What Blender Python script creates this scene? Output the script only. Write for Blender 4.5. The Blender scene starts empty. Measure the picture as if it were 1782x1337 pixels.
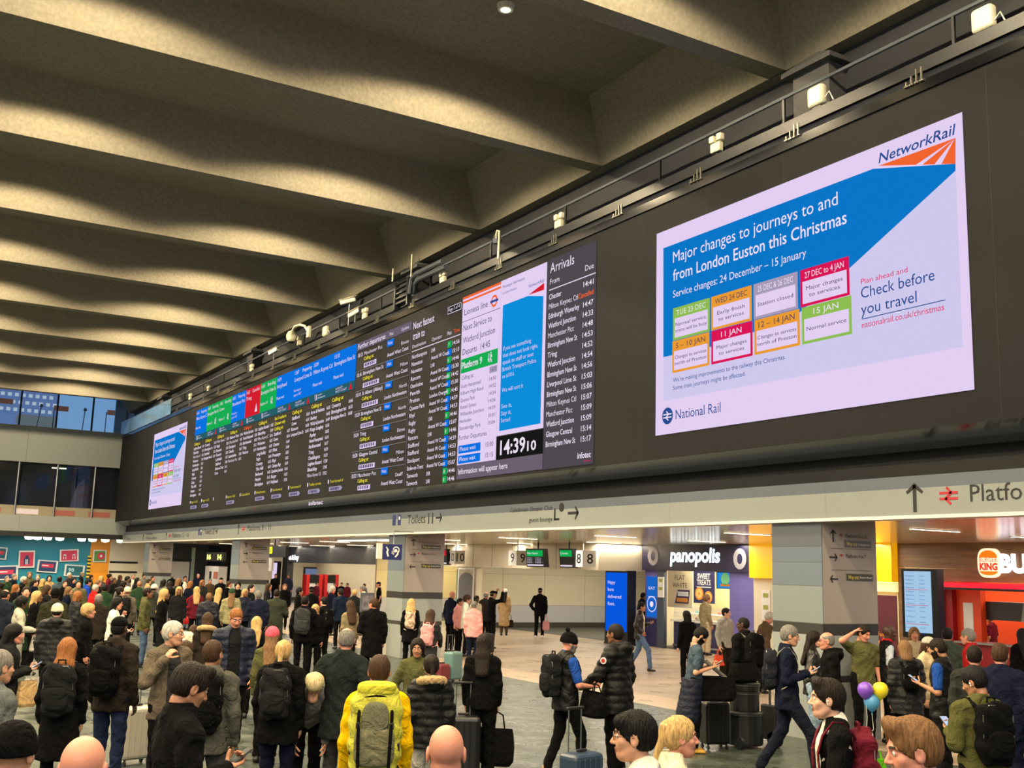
import bpy, bmesh, math, random, time
import numpy as np
from mathutils import Vector, Matrix
T0 = time.time()
PI = math.pi
random.seed(7)
rng = np.random.default_rng(7)
SC = bpy.context.scene
COL = SC.collection
# ------------------------------------------------------------------ camera, sky, exposure, hall lamps
F, YAW, PITCH, ROLL, CH = 1885.5, math.radians(30.33), math.radians(9.721), math.radians(1.655), 2.5
_fw = np.array([math.sin(YAW)*math.cos(PITCH), math.cos(YAW)*math.cos(PITCH), math.sin(PITCH)])
_r0 = np.array([math.cos(YAW), -math.sin(YAW), 0.0]); _u0 = np.cross(_r0, _fw)
_r = math.cos(ROLL)*_r0 + math.sin(ROLL)*_u0; _u = np.cross(_r, _fw)
cam = bpy.data.cameras.new('camera'); camo = bpy.data.objects.new('camera', cam); COL.objects.link(camo)
camo.matrix_world = Matrix(((_r[0], _u[0], -_fw[0], 0), (_r[1], _u[1], -_fw[1], 0), (_r[2], _u[2], -_fw[2], CH), (0, 0, 0, 1)))
cam.sensor_width = 36; cam.lens = 36*F/1782; cam.clip_end = 400; cam.clip_start = .05
SC.camera = camo
SC.view_settings.view_transform = 'Standard'; SC.view_settings.look = 'None'
SC.view_settings.exposure = 0.0; SC.view_settings.gamma = 1; SC.view_settings.use_curve_mapping = False
W = bpy.data.worlds.new('sky'); SC.world = W; W.use_nodes = True
bg = W.node_tree.nodes['Background']; bg.inputs[0].default_value = (.25, .52, .95, 1); bg.inputs[1].default_value = .8
SC.cycles.max_bounces = 6; SC.cycles.diffuse_bounces = 3; SC.cycles.glossy_bounces = 3; SC.cycles.transparent_max_bounces = 6
SC.cycles.caustics_reflective = False; SC.cycles.caustics_refractive = False; SC.cycles.sample_clamp_indirect = 4

def ray(x, y): return _fw*F + _r*(x-891) - _u*(y-668.5)
def atX(x, y, X): d = ray(x, y); t = X/d[0]; return np.array([X, d[1]*t, CH+d[2]*t])
def atY(x, y, Y): d = ray(x, y); t = Y/d[1]; return np.array([d[0]*t, Y, CH+d[2]*t])
def atZ(x, y, Z): d = ray(x, y); t = (Z-CH)/d[2]; return np.array([d[0]*t, d[1]*t, Z])

def lamp(name, kind, loc, energy, col, rot=(0, 0, 0), **k):
    l = bpy.data.lights.new(name, kind); l.energy = energy; l.color = col
    for a, v in k.items(): setattr(l, a, v)
    o = bpy.data.objects.new(name, l); o.location = loc; o.rotation_euler = rot; COL.objects.link(o); return o
BEAM0, BSP, ZB, ZS, XE = 18.4, 5.5, 11.2, 12.45, 12.9
WARM = (1, .80, .48)
_sp = bpy.data.lights.new('hall_downlight', 'SPOT'); _sp.energy = 1950; _sp.color = WARM; _sp.spot_size = math.radians(160); _sp.spot_blend = .14; _sp.shadow_soft_size = .12
LAMPXY = [(x, BEAM0-2.75+BSP*k) for k in range(-3, 9) for x in (-10.4, -4.0, 2.4, 8.8)]
for x, y in LAMPXY:
    o = bpy.data.objects.new('hall_downlight', _sp); o.location = (x, y, ZS-.16); COL.objects.link(o)
# added unseen fill lamps, in place of daylight and lamps behind the camera
lamp('rear_hall_fill', 'AREA', (-4, -9, 8.5), 1700, (1, .95, .88), (math.radians(48), 0, math.radians(-12)), shape='RECTANGLE', size=18, size_y=6)
lamp('side_hall_fill', 'AREA', (-17, 24, 9), 900, (1, .95, .88), (math.radians(34), 0, math.radians(-90)), shape='RECTANGLE', size=50, size_y=5)
lamp('daylight_fill_front', 'AREA', (-24, 22, 4), 600, (.86, .92, 1), (math.radians(80), 0, math.radians(-90)), shape='RECTANGLE', size=60, size_y=6)

# ------------------------------------------------------------------ helpers
def lin(c):
    c = [v/255 if max(c) > 1.001 else v for v in c]
    return tuple((v/12.92 if v <= .04045 else ((v+.055)/1.055)**2.4) for v in c)
def link(nt, a, b): nt.links.new(a, b)
MATS = {}
def mat(name, col=(128, 128, 128), rough=.6, metal=0, emit=0, bump=0, scale=20, var=0, spec=.5, obcol=False, stretch=None, sheen=0, linear=False, coat=0, detail=4):
    if name in MATS: return MATS[name]
    m = bpy.data.materials.new(name); m.use_nodes = True; nt = m.node_tree; b = nt.nodes['Principled BSDF']
    c = col if linear else lin(col)
    b.inputs['Roughness'].default_value = rough; b.inputs['Metallic'].default_value = metal
    b.inputs['Specular IOR Level'].default_value = spec
    if sheen: b.inputs['Sheen Weight'].default_value = sheen
    if coat: b.inputs['Coat Weight'].default_value = coat
    src = None
    if obcol:
        oi = nt.nodes.new('ShaderNodeObjectInfo'); src = oi.outputs['Color']
    else:
        b.inputs['Base Color'].default_value = (*c, 1)
    if bump or var:
        tc = nt.nodes.new('ShaderNodeTexCoord'); mp = nt.nodes.new('ShaderNodeMapping'); link(nt, tc.outputs['Object'], mp.inputs[0])
        if stretch: mp.inputs['Scale'].default_value = stretch
        n = nt.nodes.new('ShaderNodeTexNoise'); n.inputs['Scale'].default_value = scale; n.inputs['Detail'].default_value = detail
        link(nt, mp.outputs[0], n.inputs['Vector'])
        if var:
            mr = nt.nodes.new('ShaderNodeMapRange'); link(nt, n.outputs[0], mr.inputs[0])
            mr.inputs[1].default_value = .3; mr.inputs[2].default_value = .7
            mr.inputs[3].default_value = 1-var; mr.inputs[4].default_value = 1+var
            mx = nt.nodes.new('ShaderNodeVectorMath'); mx.operation = 'SCALE'
            if src: link(nt, src, mx.inputs[0])
            else: mx.inputs[0].default_value = c
            link(nt, mr.outputs[0], mx.inputs['Scale']); src = mx.outputs[0]
        if bump:
            bp = nt.nodes.new('ShaderNodeBump'); bp.inputs['Strength'].default_value = bump; bp.inputs['Distance'].default_value = .02
            link(nt, n.outputs[0], bp.inputs['Height']); link(nt, bp.outputs[0], b.inputs['Normal'])
    if src: link(nt, src, b.inputs['Base Color'])
    if emit:
        b.inputs['Emission Color'].default_value = (*c, 1); b.inputs['Emission Strength'].default_value = emit
    MATS[name] = m; return m
def led(name, col, k=.92):
    """a lit LED colour"""
    if name in MATS: return MATS[name]
    m = mat(name, (2, 2, 2), rough=1, spec=0); b = m.node_tree.nodes['Principled BSDF']
    b.inputs['Emission Color'].default_value = (*lin(col), 1); b.inputs['Emission Strength'].default_value = k
    return m

def finish(name, me, mats, parent=None, smooth=False, label=None, kind=None, cat=None, group=None, loc=None):
    for m in (mats if isinstance(mats, (list, tuple)) else [mats]): me.materials.append(m)
    if smooth: me.polygons.foreach_set('use_smooth', [True]*len(me.polygons))
    o = bpy.data.objects.new(name, me); COL.objects.link(o)
    if parent is not None: o.parent = parent
    if loc is not None: o.location = loc
    tag(o, label, cat, group, kind); return o
def tag(o, label=None, cat=None, group=None, kind=None):
    if label: o['label'] = label
    if cat: o['category'] = cat
    if group: o['group'] = group
    if kind: o['kind'] = kind
    return o
def empty(name, loc=(0, 0, 0), rz=0, label=None, cat=None, group=None, kind=None):
    o = bpy.data.objects.new(name, None); o.location = loc; o.rotation_euler = (0, 0, rz); COL.objects.link(o)
    return tag(o, label, cat, group, kind)
def rawmesh(name, V, Q):
    """V (n,3), Q (m,k) equal-sized faces -> mesh, fast"""
    V = np.asarray(V, np.float32); Q = np.asarray(Q, np.int32); k = Q.shape[1]
    me = bpy.data.meshes.new(name); me.vertices.add(len(V)); me.vertices.foreach_set('co', V.ravel())
    me.loops.add(Q.size); me.loops.foreach_set('vertex_index', Q.ravel())
    me.polygons.add(len(Q)); me.polygons.foreach_set('loop_start', np.arange(0, Q.size, k, dtype=np.int32))
    try: me.polygons.foreach_set('loop_total', np.full(len(Q), k, np.int32))
    except Exception: pass
    me.update(); return me
class MB:
    """collects simple shapes into ONE mesh object"""
    def __init__(s): s.v = []; s.f = []; s.m = []
    def add(s, V, Fs, mi=0):
        n = len(s.v); s.v += [tuple(p) for p in V]; s.f += [tuple(i+n for i in f) for f in Fs]; s.m += [mi]*len(Fs); return s
    def box(s, a, b, mi=0):
        x0, y0, z0 = [min(p, q) for p, q in zip(a, b)]; x1, y1, z1 = [max(p, q) for p, q in zip(a, b)]
        return s.add([(x0, y0, z0), (x1, y0, z0), (x1, y1, z0), (x0, y1, z0), (x0, y0, z1), (x1, y0, z1), (x1, y1, z1), (x0, y1, z1)],
                     [(0, 3, 2, 1), (4, 5, 6, 7), (0, 1, 5, 4), (1, 2, 6, 5), (2, 3, 7, 6), (3, 0, 4, 7)], mi)
    def tube(s, pts, r, n=8, mi=0, cap=True):
        pts = [Vector(p) for p in pts]; rr = r if isinstance(r, (list, tuple)) else [r]*len(pts); V = []; Fs = []
        for i, p in enumerate(pts):
            d = (pts[min(i+1, len(pts)-1)]-pts[max(i-1, 0)]).normalized()
            a = d.orthogonal().normalized() if i == 0 else (a - d*a.dot(d)).normalized()
            b = d.cross(a)
            for k in range(n):
                t = 2*PI*k/n; V.append(p + (a*math.cos(t)+b*math.sin(t))*rr[i])
        for i in range(len(pts)-1):
            for k in range(n): Fs.append((i*n+k, i*n+(k+1) % n, (i+1)*n+(k+1) % n, (i+1)*n+k))
        if cap: Fs += [tuple(range(n-1, -1, -1)), tuple(range((len(pts)-1)*n, len(pts)*n))]
        return s.add(V, Fs, mi)
    def lathe(s, prof, c=(0, 0, 0), n=16, mi=0):
        V = [(c[0]+r*math.cos(2*PI*k/n), c[1]+r*math.sin(2*PI*k/n), c[2]+z) for r, z in prof for k in range(n)]
        Fs = [(i*n+k, i*n+(k+1) % n, (i+1)*n+(k+1) % n, (i+1)*n+k) for i in range(len(prof)-1) for k in range(n)]
        Fs += [tuple(range(n-1, -1, -1)), tuple(range((len(prof)-1)*n, len(prof)*n))]
        return s.add(V, Fs, mi)
    def prism(s, pts, d, mi=0):
        """pts: planar polygon of 3D points; d: thickness vector"""
        n = len(pts); V = [Vector(p) for p in pts]; V += [p+Vector(d) for p in V]
        Fs = [tuple(range(n)), tuple(range(2*n-1, n-1, -1))]+[(i, n+i, n+(i+1) % n, (i+1) % n) for i in range(n)]
        return s.add(V, Fs, mi)
    def build(s, name, mats, parent=None, **k):
        me = bpy.data.meshes.new(name); me.from_pydata(s.v, [], s.f)
        if max(s.m or [0]) > 0: me.polygons.foreach_set('material_index', s.m)
        me.update(); return finish(name, me, mats, parent, **k)
def rbox(name, size, loc, mats, parent=None, bev=.02, seg=2, rot=None, **k):
    bm = bmesh.new(); bmesh.ops.create_cube(bm, size=1); bmesh.ops.scale(bm, vec=size, verts=bm.verts)
    bmesh.ops.bevel(bm, geom=bm.edges[:], offset=bev, segments=seg, affect='EDGES', profile=.5)
    me = bpy.data.meshes.new(name); bm.to_mesh(me); bm.free()
    o = finish(name, me, mats, parent, smooth=False, **k); o.location = loc
    if rot: o.rotation_euler = rot
    return o

# text: glyph outlines of Blender's own font, laid on a plane given by origin, right and up vectors
_TC = {}
def glyphs(s, bold=0.0, res=3):
    key = (s, bold, res)
    if key in _TC: return _TC[key]
    cu = bpy.data.curves.new('t', 'FONT'); cu.body = s; cu.size = 1; cu.resolution_u = res; cu.offset = bold; cu.fill_mode = 'FRONT'
    ob = bpy.data.objects.new('t', cu); me = bpy.data.meshes.new_from_object(ob)
    V = np.array([v.co[:] for v in me.vertices]).reshape(-1, 3)[:, :2]; Fs = [tuple(p.vertices) for p in me.polygons]
    bpy.data.objects.remove(ob); bpy.data.curves.remove(cu); bpy.data.meshes.remove(me)
    _TC[key] = (V, Fs); return _TC[key]
CAPH = float(glyphs('H')[0][:, 1].max())
def put_text(mb, s, org, right, up, cap, width=None, bold=0.0, res=3, mi=0, slant=0, align=0):
    V, Fs = glyphs(s, 0.0 if 'M' in s else bold, res)
    if len(V) == 0: return
    k = cap/CAPH; x0, x1 = V[:, 0].min(), V[:, 0].max()
    sx = k if not width else width/(x1-x0)
    org = np.array(org, float); right = np.array(right, float); up = np.array(up, float)
    xx = (V[:, 0]-x0)*sx - align*(x1-x0)*sx + V[:, 1]*k*slant
    mb.add(org + xx[:, None]*right + (V[:, 1]*k)[:, None]*up, Fs, mi)
RT, UP = (0, -1, 0), (0, 0, 1)     # reading direction on everything parallel to the departure board
# ------------------------------------------------------------------ materials
concrete = mat('board_marked_concrete', (136, 130, 117), rough=.95, bump=.6, scale=14, var=.14, detail=12, spec=.2)
dconcrete = mat('edge_beam_concrete', (70, 70, 74), rough=.85, bump=.3, scale=9, var=.08)
white_clad = mat('white_cladding', (136, 142, 142), rough=.55, var=.02, scale=3)
grey_clad = mat('grey_blue_cladding', (90, 98, 112), rough=.55)
pale_grey = mat('pale_grey_panel', (168, 176, 178), rough=.5)
pinkish = mat('warm_grey_panel', (190, 182, 178), rough=.5, var=.02, scale=4)
black = mat('matt_black', (22, 22, 24), rough=.6)
dark = mat('dark_grey_metal', (38, 40, 46), rough=.45, metal=.3)
ledg = mat('painted_ledge', (46, 50, 60), rough=.35, metal=.5)
gloss = mat('glossy_black_soffit', (14, 15, 20), rough=.12, metal=0, spec=.8)
steel = mat('brushed_steel', (170, 172, 175), rough=.3, metal=1)
ivory = mat('ivory_plastic', (226, 222, 196), rough=.4)
whitepl = mat('white_plastic', (225, 225, 222), rough=.4)
boardm = mat('led_board_face', (30, 30, 33), rough=.7, spec=.08, var=.03, scale=40)
cream = mat('cream_wall_panel', (222, 212, 186), rough=.4, var=.02, scale=2)
def floor_mat(name, c1, c2, s, tile, rough):
    m = mat(name, c1, rough=rough); nt = m.node_tree; b = nt.nodes['Principled BSDF']
    tc = nt.nodes.new('ShaderNodeTexCoord'); n = nt.nodes.new('ShaderNodeTexNoise'); n.inputs['Scale'].default_value = s; n.inputs['Detail'].default_value = 8; n.inputs['Distortion'].default_value = .6
    link(nt, tc.outputs['Object'], n.inputs['Vector'])
    v = nt.nodes.new('ShaderNodeTexVoronoi'); v.inputs['Scale'].default_value = s*14; link(nt, tc.outputs['Object'], v.inputs['Vector'])
    cr = nt.nodes.new('ShaderNodeValToRGB'); cr.color_ramp.elements[0].position = .32; cr.color_ramp.elements[1].position = .68
    cr.color_ramp.elements[0].color = (*lin(c1), 1); cr.color_ramp.elements[1].color = (*lin(c2), 1)
    mx = nt.nodes.new('ShaderNodeMix'); mx.data_type = 'FLOAT'; mx.inputs[0].default_value = .35
    link(nt, n.outputs[0], mx.inputs[2]); link(nt, v.outputs['Distance'], mx.inputs[3]); link(nt, mx.outputs[0], cr.inputs[0])
    link(nt, cr.outputs[0], b.inputs['Base Color'])
    mr = nt.nodes.new('ShaderNodeMapRange'); link(nt, n.outputs[0], mr.inputs[0]); mr.inputs[1].default_value = .3; mr.inputs[2].default_value = .7; mr.inputs[3].default_value = rough*.7; mr.inputs[4].default_value = rough*1.5
    link(nt, mr.outputs[0], b.inputs['Roughness']); return m
terrazzo = floor_mat('grey_terrazzo', (34, 42, 38), (84, 92, 84), 2.2, .6, .30)
tanstone = floor_mat('tan_stone', (146, 128, 108), (166, 148, 126), .9, .6, .34)
matm = mat('entrance_matting', (74, 72, 66), rough=.8, bump=.3, scale=60)
ceilg = mat('glossy_ceiling_plank', (214, 203, 178), rough=.16, metal=.35, spec=.8)
glassm = mat('window_glass', (200, 220, 235), rough=.03, spec=.6); glassm.node_tree.nodes['Principled BSDF'].inputs['Alpha'].default_value = .18
glassd = mat('dark_gallery_glass', (30, 34, 42), rough=.06, spec=.9); glassd.node_tree.nodes['Principled BSDF'].inputs['Alpha'].default_value = .5
lightw = mat('lit_diffuser', (255, 246, 225), emit=6)
lights = mat('lit_strip', (255, 236, 200), emit=9)

def struct(mb, name, m, **k): return mb.build(name, m, kind='structure', **k)
# ------------------------------------------------------------------ floor: slabs of terrazzo, stone, matting
fl = empty('floor', kind='structure')
def slabs(x0, x1, y0, y1, sx, sy, m, nx0=0):
    """tiles with recessed joints: one shared mesh, one object per tile"""
    me = None; nx = round((x1-x0)/sx); ny = round((y1-y0)/sy); ax, ay = (x1-x0)/nx, (y1-y0)/ny
    for i in range(nx):
        for j in range(ny):
            if me is None:
                o = MB().box((0, 0, -.03), (ax-.006, ay-.006, 0)).build('floor_tile', m, fl); me = o.data
            else:
                o = bpy.data.objects.new('floor_tile', me); COL.objects.link(o); o.parent = fl
            o.location = (x0+i*ax, y0+j*ay, 0)
MB().box((-26, -14, -.2), (50, 100, -.012)).build('floor_bed', mat('floor_grout', (40, 42, 40), rough=.7), fl)
slabs(3.35, 13.35, 6, 18, 1, 1, terrazzo)
slabs(13.37, 19.37, 14, 26, 1.2, 1.2, tanstone)
for (a, b, c, d, m) in ((-26, 3.34, -14, 100, terrazzo), (3.35, 13.35, 18, 100, terrazzo), (3.35, 13.35, -14, 6, terrazzo), (13.37, 24.0, 26, 100, tanstone), (19.38, 24.0, -14, 26, tanstone), (13.37, 19.37, -14, 14, tanstone)):
    MB().box((a, c, -.03), (b, d, 0)).build('floor_screed', m, fl)
MB().box((24.0, -14, -.03), (50, 100, 0)).build('floor_matting', matm, fl)
# ------------------------------------------------------------------ coffered concrete ceiling
ce = empty('ceiling', kind='structure')
MB().box((-26, -14, ZS), (XE+1.2, 70, ZS+.3)).build('slab', concrete, ce)
for k in range(-5, 9):
    y = BEAM0+BSP*k
    # section in Y-Z: near face leans, soffit 0.45 wide, small chamfers
    sec = [(y-.50, ZS+.02), (y-.06, ZB+.16), (y, ZB), (y+.42, ZB), (y+.48, ZB+.10), (y+.62, ZS+.02)]
    m = MB().prism([(-26, a, b) for a, b in sec], (XE+26, 0, 0)); m.build('beam', concrete, ce)
# edge beam with leaning inner face along the board side
m = MB().prism([(XE-.02, -14, ZB), (XE+.9, -14, ZB), (XE+.9, -14, ZS+.02), (XE-.75, -14, ZS+.02)], (0, 82, 0)); m.build('edge_beam', concrete, ce)
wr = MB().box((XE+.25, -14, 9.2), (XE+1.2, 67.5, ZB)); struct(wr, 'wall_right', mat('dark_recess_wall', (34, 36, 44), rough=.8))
hw = mat('sky_block_wall', (120, 118, 112), rough=.8)
struct(MB().box((-26.3, -14, 0), (-26, 70, ZS)), 'wall_front', hw); struct(MB().box((-26, -14.3, 0), (34, -14, ZS)), 'wall_rear', hw)  # unseen walls added to keep the open sky from flooding the hall
dl = mat('downlight_glow', (255, 226, 160), emit=14)
me_r = None
for x, y in LAMPXY:
    if y < 6: continue
    t = empty('ceiling_downlight', (x, y, ZS), label='small round warm downlight recessed in the ceiling coffers between two beams', cat='ceiling light', group='downlights in the ceiling coffers')
    if me_r is None:
        a = MB().lathe([(.09, -.10), (.14, -.10), (.16, -.02), (.16, 0)]).build('housing', whitepl, t); b = MB().lathe([(.085, -.105), (.088, -.10)]).build('lens', dl, t); me_r = (a.data, b.data)
    else:
        for nm, d in zip(('housing', 'lens'), me_r): q = bpy.data.objects.new(nm, d); COL.objects.link(q); q.parent = t
# column stubs between the board and the ceiling beams
for i, y in enumerate((12.15, 27.6, 43.1, 58.6)):
    m = MB().box((12.75, y-.35, 9.2), (13.4, y+.45, 10.9)).prism([(12.62, y-.5, 10.9), (13.4, y-.5, 10.9), (13.4, y+.6, 10.9), (12.62, y+.6, 10.9)], (0, 0, .08))
    m.add([(12.62, y-.5, 10.98), (13.4, y-.5, 10.98), (13.4, y+.6, 10.98), (12.62, y+.6, 10.98), (12.9, y+.05, 11.25), (13.3, y+.05, 11.25)], [(0, 4, 3), (0, 1, 5, 4), (3, 4, 5, 2), (1, 2, 5)])
    struct(m, 'trim_1' if i == 0 else 'trim_%d' % (i+1), dconcrete)
# ------------------------------------------------------------------ departure board
DB, DF = 12.4, 13.0
board = empty('departure_board', (0, 0, 0), label='long dark electronic departure board hung along the upper wall above the white sign band', cat='display board')
MB().box((DB, 4.5, 4.58), (DB+.74, 66.5, 9.46)).build('housing', boardm, board)
# vertical seams of the cabinet modules
sm = MB()
for i in range(33): sm.box((DB-.002, 4.9+1.9*i, 4.6), (DB, 4.904+1.9*i, 9.44))
sm.build('seam', black, board)
MB().box((DB-.03, 4.5, 9.46), (DB+.5, 66.5, 9.62)).build('top_trim', gloss, board)
MB().add([(DB-.03, 4.5, 9.62), (DB-.03, 66.5, 9.62), (DB+.22, 66.5, 9.86), (DB+.22, 4.5, 9.86)], [(0, 1, 2, 3)]).add([(DB+.22, 4.5, 9.86), (DB+.22, 66.5, 9.86), (DB+.74, 66.5, 9.86), (DB+.74, 4.5, 9.86)], [(0, 1, 2, 3)]).build('ledge', ledg, board)
MB().box((DB+.16, 4.5, 9.86), (DB+.22, 66.5, 10.06)).build('upstand', dark, board)
MB().prism([(DB, 4.5, 4.58), (DB+.74, 4.5, 4.58), (DB+.74, 4.5, 4.36), (DB+.5, 4.5, 4.36)], (0, 62, 0)).build('sloping_soffit', gloss, board)
clip = None
for i in range(24):
    y = 7.4+2.42*i
    if clip is None:
        m = MB()
        for k, h in enumerate((.2, .2, .12, .06)): m.box((DB-.06, k*.09, 9.60), (DB-.035, k*.09+.022, 9.62+h)).box((DB-.06, k*.09-.02, 9.6), (DB-.03, k*.09+.05, 9.625))
        clip = m.build('cable_clip', mat('clip_metal', (120, 118, 110), rough=.4, metal=.6), board)
    else: o = bpy.data.objects.new('cable_clip', clip.data); COL.objects.link(o); o.parent = board; o.location = (0, y-7.4, 0)
pipe = MB().tube([(DB+.35, 4.5, 10.62), (DB+.35, 66.3, 10.62)], .035).build('conduit_pipe', mat('grey_pipe', (112, 118, 128), rough=.4, metal=.5), None, label='long thin grey conduit running above the departure board', cat='pipe')
for i in range(18): MB().box((DB+.33, 6+3.4*i, 9.86), (DB+.37, 6.05+3.4*i, 10.62)).build('bracket', dark, pipe)
# ------------------------------------------------------------------ text helpers on the board plane
XT = DB-.012
class Panel:
    """a lit area of the board: background rectangles plus lettering, collected by colour"""
    def __init__(s, name, parent=board, x=None): s.name = name; s.mb = {}; s.parent = parent; s.x = x or DB; s.dy = 0; s.lay = 0
    def _m(s, part, m): return s.mb.setdefault((part, m), MB())
    def rect(s, y0, y1, z0, z1, m, d=.010, part='panel'):
        own = s.mb.setdefault((part, m, len(s.mb)), MB()) if (y1-y0)*(z1-z0) > .12 else s._m(part, m)
        own.box((s.x-d-.002, y0+s.dy, z0), (s.x-d+.002, y1+s.dy, z1))
    def poly(s, pts, m, d=.012, part='panel'):
        s._m(part, m).prism([(s.x-d, p[0]+s.dy, p[1]) for p in pts], (-.002, 0, 0))
    def text(s, t, y, z, cap, m, w=None, bold=0.0, align=0, d=.02, slant=0, res=2, part='lettering'):
        put_text(s._m(part, m), t, (s.x-d, y+s.dy, z), RT, UP, cap, w, bold, res, 0, slant, align)
    def done(s):
        root = s.parent
        for key, mb in s.mb.items(): mb.build(key[0], key[1], root, kind='stuff' if key[0] == 'lettering' or (len(key) == 2 and len(mb.f) > 8) else None)
def bp(x, y): p = atX(x, y, DB); return (p[1], p[2])
L = {}
L['white'] = led('led_white', (246, 232, 252)); L['pink'] = led('led_pale_pink', (235, 214, 250)); L['blue'] = led('led_blue', (4, 118, 232))
L['green'] = led('led_green', (20, 178, 84)); L['red'] = led('led_red', (220, 30, 48)); L['yellow'] = led('led_yellow', (250, 232, 70))
L['navy'] = led('led_navy', (40, 80, 150)); L['crimson'] = led('led_crimson', (226, 20, 88)); L['orange'] = led('led_amber', (242, 160, 50))
L['ored'] = led('led_orange_red', (250, 104, 50)); L['lilac'] = led('led_grey_lilac', (110, 100, 116)); L['lav'] = led('led_lavender', (214, 208, 245))
L['teal'] = led('led_teal', (40, 96, 110)); L['lime'] = led('led_lime', (146, 196, 84)); L['grey'] = led('led_grey', (172, 160, 190)); L['arr'] = led('led_dim_grey', (80, 76, 82))
L['adblue'] = led('led_advert_blue', (4, 122, 206)); L['sky'] = led('led_sky_blue', (6, 146, 226)); L['char'] = led('led_charcoal_text', (64, 60, 92)); L['black'] = led('led_black', (22, 22, 24))
L['rule'] = led('led_rule', (150, 146, 150))

def advert(dy, label):
    root = empty('poster_screen', label=label, cat='screen')
    P = Panel('ad', root); P.dy = dy
    def q(x, y): return bp(1130+x/2.229, 180+y/2.229)
    z1, z0 = 8.91, 5.02; y1, y0 = bp(1142.5, 600)[0], bp(1693, 600)[0]
    P.rect(y0, y1, z0, z1, L['pink'])
    P.poly([q(57, 563), q(870, 255), q(1190, 235), q(1218, 945), q(57, 1155)], L['lav'], .0125)
    P.poly([q(57, 563), q(870, 255), q(1190, 235), q(1190, 262), q(790, 630), q(560, 835), q(240, 945), q(57, 985)], L['adblue'], .0145)
    W_ = L['white']
    def T(t, x0, yb, x1, ph, m, **k):
        a = q(x0, yb); b = q(x1, yb)[0]; c = q(x0, yb-ph)[1]-a[1]
        P.text(t, a[0], a[1], c, m, w=a[0]-b, res=3, **k)
    T('Major changes to journeys to and', 95, 620, 740, 42, W_, bold=.008)
    T('from London Euston this Christmas', 95, 690, 775, 42, W_, bold=.008)
    T('Service changes: 24 December – 15 January', 95, 755, 615, 27, W_)
    cards = [('TUE 23 DEC', 95, 797, 237, 882, 'lime', 'Normal service,|trains will be busy'), ('WED 24 DEC', 243, 753, 400, 840, 'orange', 'Early finish|to services'),
             ('25 DEC & 26 DEC', 408, 703, 580, 800, 'grey', 'Station closed'), ('27 DEC to 4 JAN', 590, 648, 782, 745, 'crimson', 'Major changes|to services'),
             ('5 – 10 JAN', 93, 922, 235, 1012, 'orange', 'Changes to services|north of Preston'), ('11 JAN', 243, 885, 402, 980, 'crimson', 'Major changes|to services'),
             ('12 – 14 JAN', 410, 845, 585, 948, 'orange', 'Changes to services|north of Preston'), ('15 JAN', 594, 795, 787, 890, 'lime', 'Normal service')]
    tops = [np.mean([q(c[1], c[2])[1] for c in cards[i:i+4]]) for i in (0, 4)]; bots = [np.mean([q(c[3], c[4])[1] for c in cards[i:i+4]]) for i in (0, 4)]
    for i, c in enumerate(cards):
        za, zb = tops[i//4], bots[i//4]; ya, yb = q(c[1], 800)[0], q(c[3], 800)[0]; h = za-zb; w = ya-yb
        P.rect(yb, ya, zb, za, L[c[5]], .0165); P.rect(yb+.05, ya-.05, zb+.045, za-h*.33, L['pink'], .0185)
        P.text(c[0], (ya+yb)/2, za-h*.25, h*.16, L['char'] if c[5] == 'orange' else L['white'], align=.5, d=.021, w=min(w*.8, .085*len(c[0])))
        for j, t in enumerate(c[6].split('|')): P.text(t, (ya+yb)/2, za-h*(.58 if '|' in c[6] else .66)-j*h*.19, h*.105, L['char'], align=.5, d=.021, w=min(w*.86, .058*len(t)))
    T('Plan ahead and', 825, 703, 1007, 20, L['crimson']); T('Check before', 825, 758, 1113, 42, L['navy']); T('you travel', 825, 822, 1043, 42, L['navy'])
    a, b = q(828, 838), q(1152, 770); P.rect(b[0], a[0], a[1]-.006, a[1]+.006, L['navy'], .0165)
    T('nationalrail.co.uk/christmas', 828, 873, 1150, 23, L['crimson'])
    T('We’re making improvements to the railway this Christmas.', 95, 1083, 533, 16, L['navy']); T('Some train journeys might be affected.', 95, 1113, 377, 16, L['navy'])
    T('National Rail', 105, 1226, 280, 36, L['navy'])
    c = q(73, 1213); R = .155
    P.poly([(c[0]+R*math.cos(t), c[1]+R*math.sin(t)) for t in np.linspace(0, 2*PI, 28)[:-1]], L['navy'], .0145)
    rail_symbol(P._m('lettering', L['white']), (DB-.019, c[0]+dy, c[1]), .24, .17)
    T('NetworkRail', 893, 234, 1190, 38, L['navy'], bold=.01, slant=.2)
    tri = [q(893, 243), q(1190, 135), q(1190, 235)]
    P.poly(tri, L['ored'], .0145)
    for s_, e0, e1 in (((1182, 142), (1035, 241), (1060, 240)), ((1186, 140), (1108, 239), (1135, 238))): P.poly([q(*s_), q(*e0), q(*e1)], L['pink'], .0165)
    P.done(); return root
def rail_symbol(mb, c, w, h):
    """double-arrow railway sign in a plane facing -X, centred on c"""
    x, y, z = c; t = h*.13
    def bar(a, b):
        (a0, a1), (b0, b1) = a, b; dx, dz = b0-a0, b1-a1; n = math.hypot(dx, dz); nx, nz = -dz/n*t/2, dx/n*t/2
        mb.prism([(x, y-(a0+nx), z+a1+nz), (x, y-(a0-nx), z+a1-nz), (x, y-(b0-nx), z+b1-nz), (x, y-(b0+nx), z+b1+nz)], (-.002, 0, 0))
    bar((-w/2, h*.17), (w/2, h*.17)); bar((-w/2, -h*.17), (w/2, -h*.17))
    bar((-w*.12, h*.5), (w*.16, h*.17)); bar((w*.16, h*.17), (-w*.18, -h*.17)); bar((-w*.18, -h*.17), (w*.12, -h*.5))
advert(0, 'large bright travel notice screen for Christmas journeys at the right end of the departure board')
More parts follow.
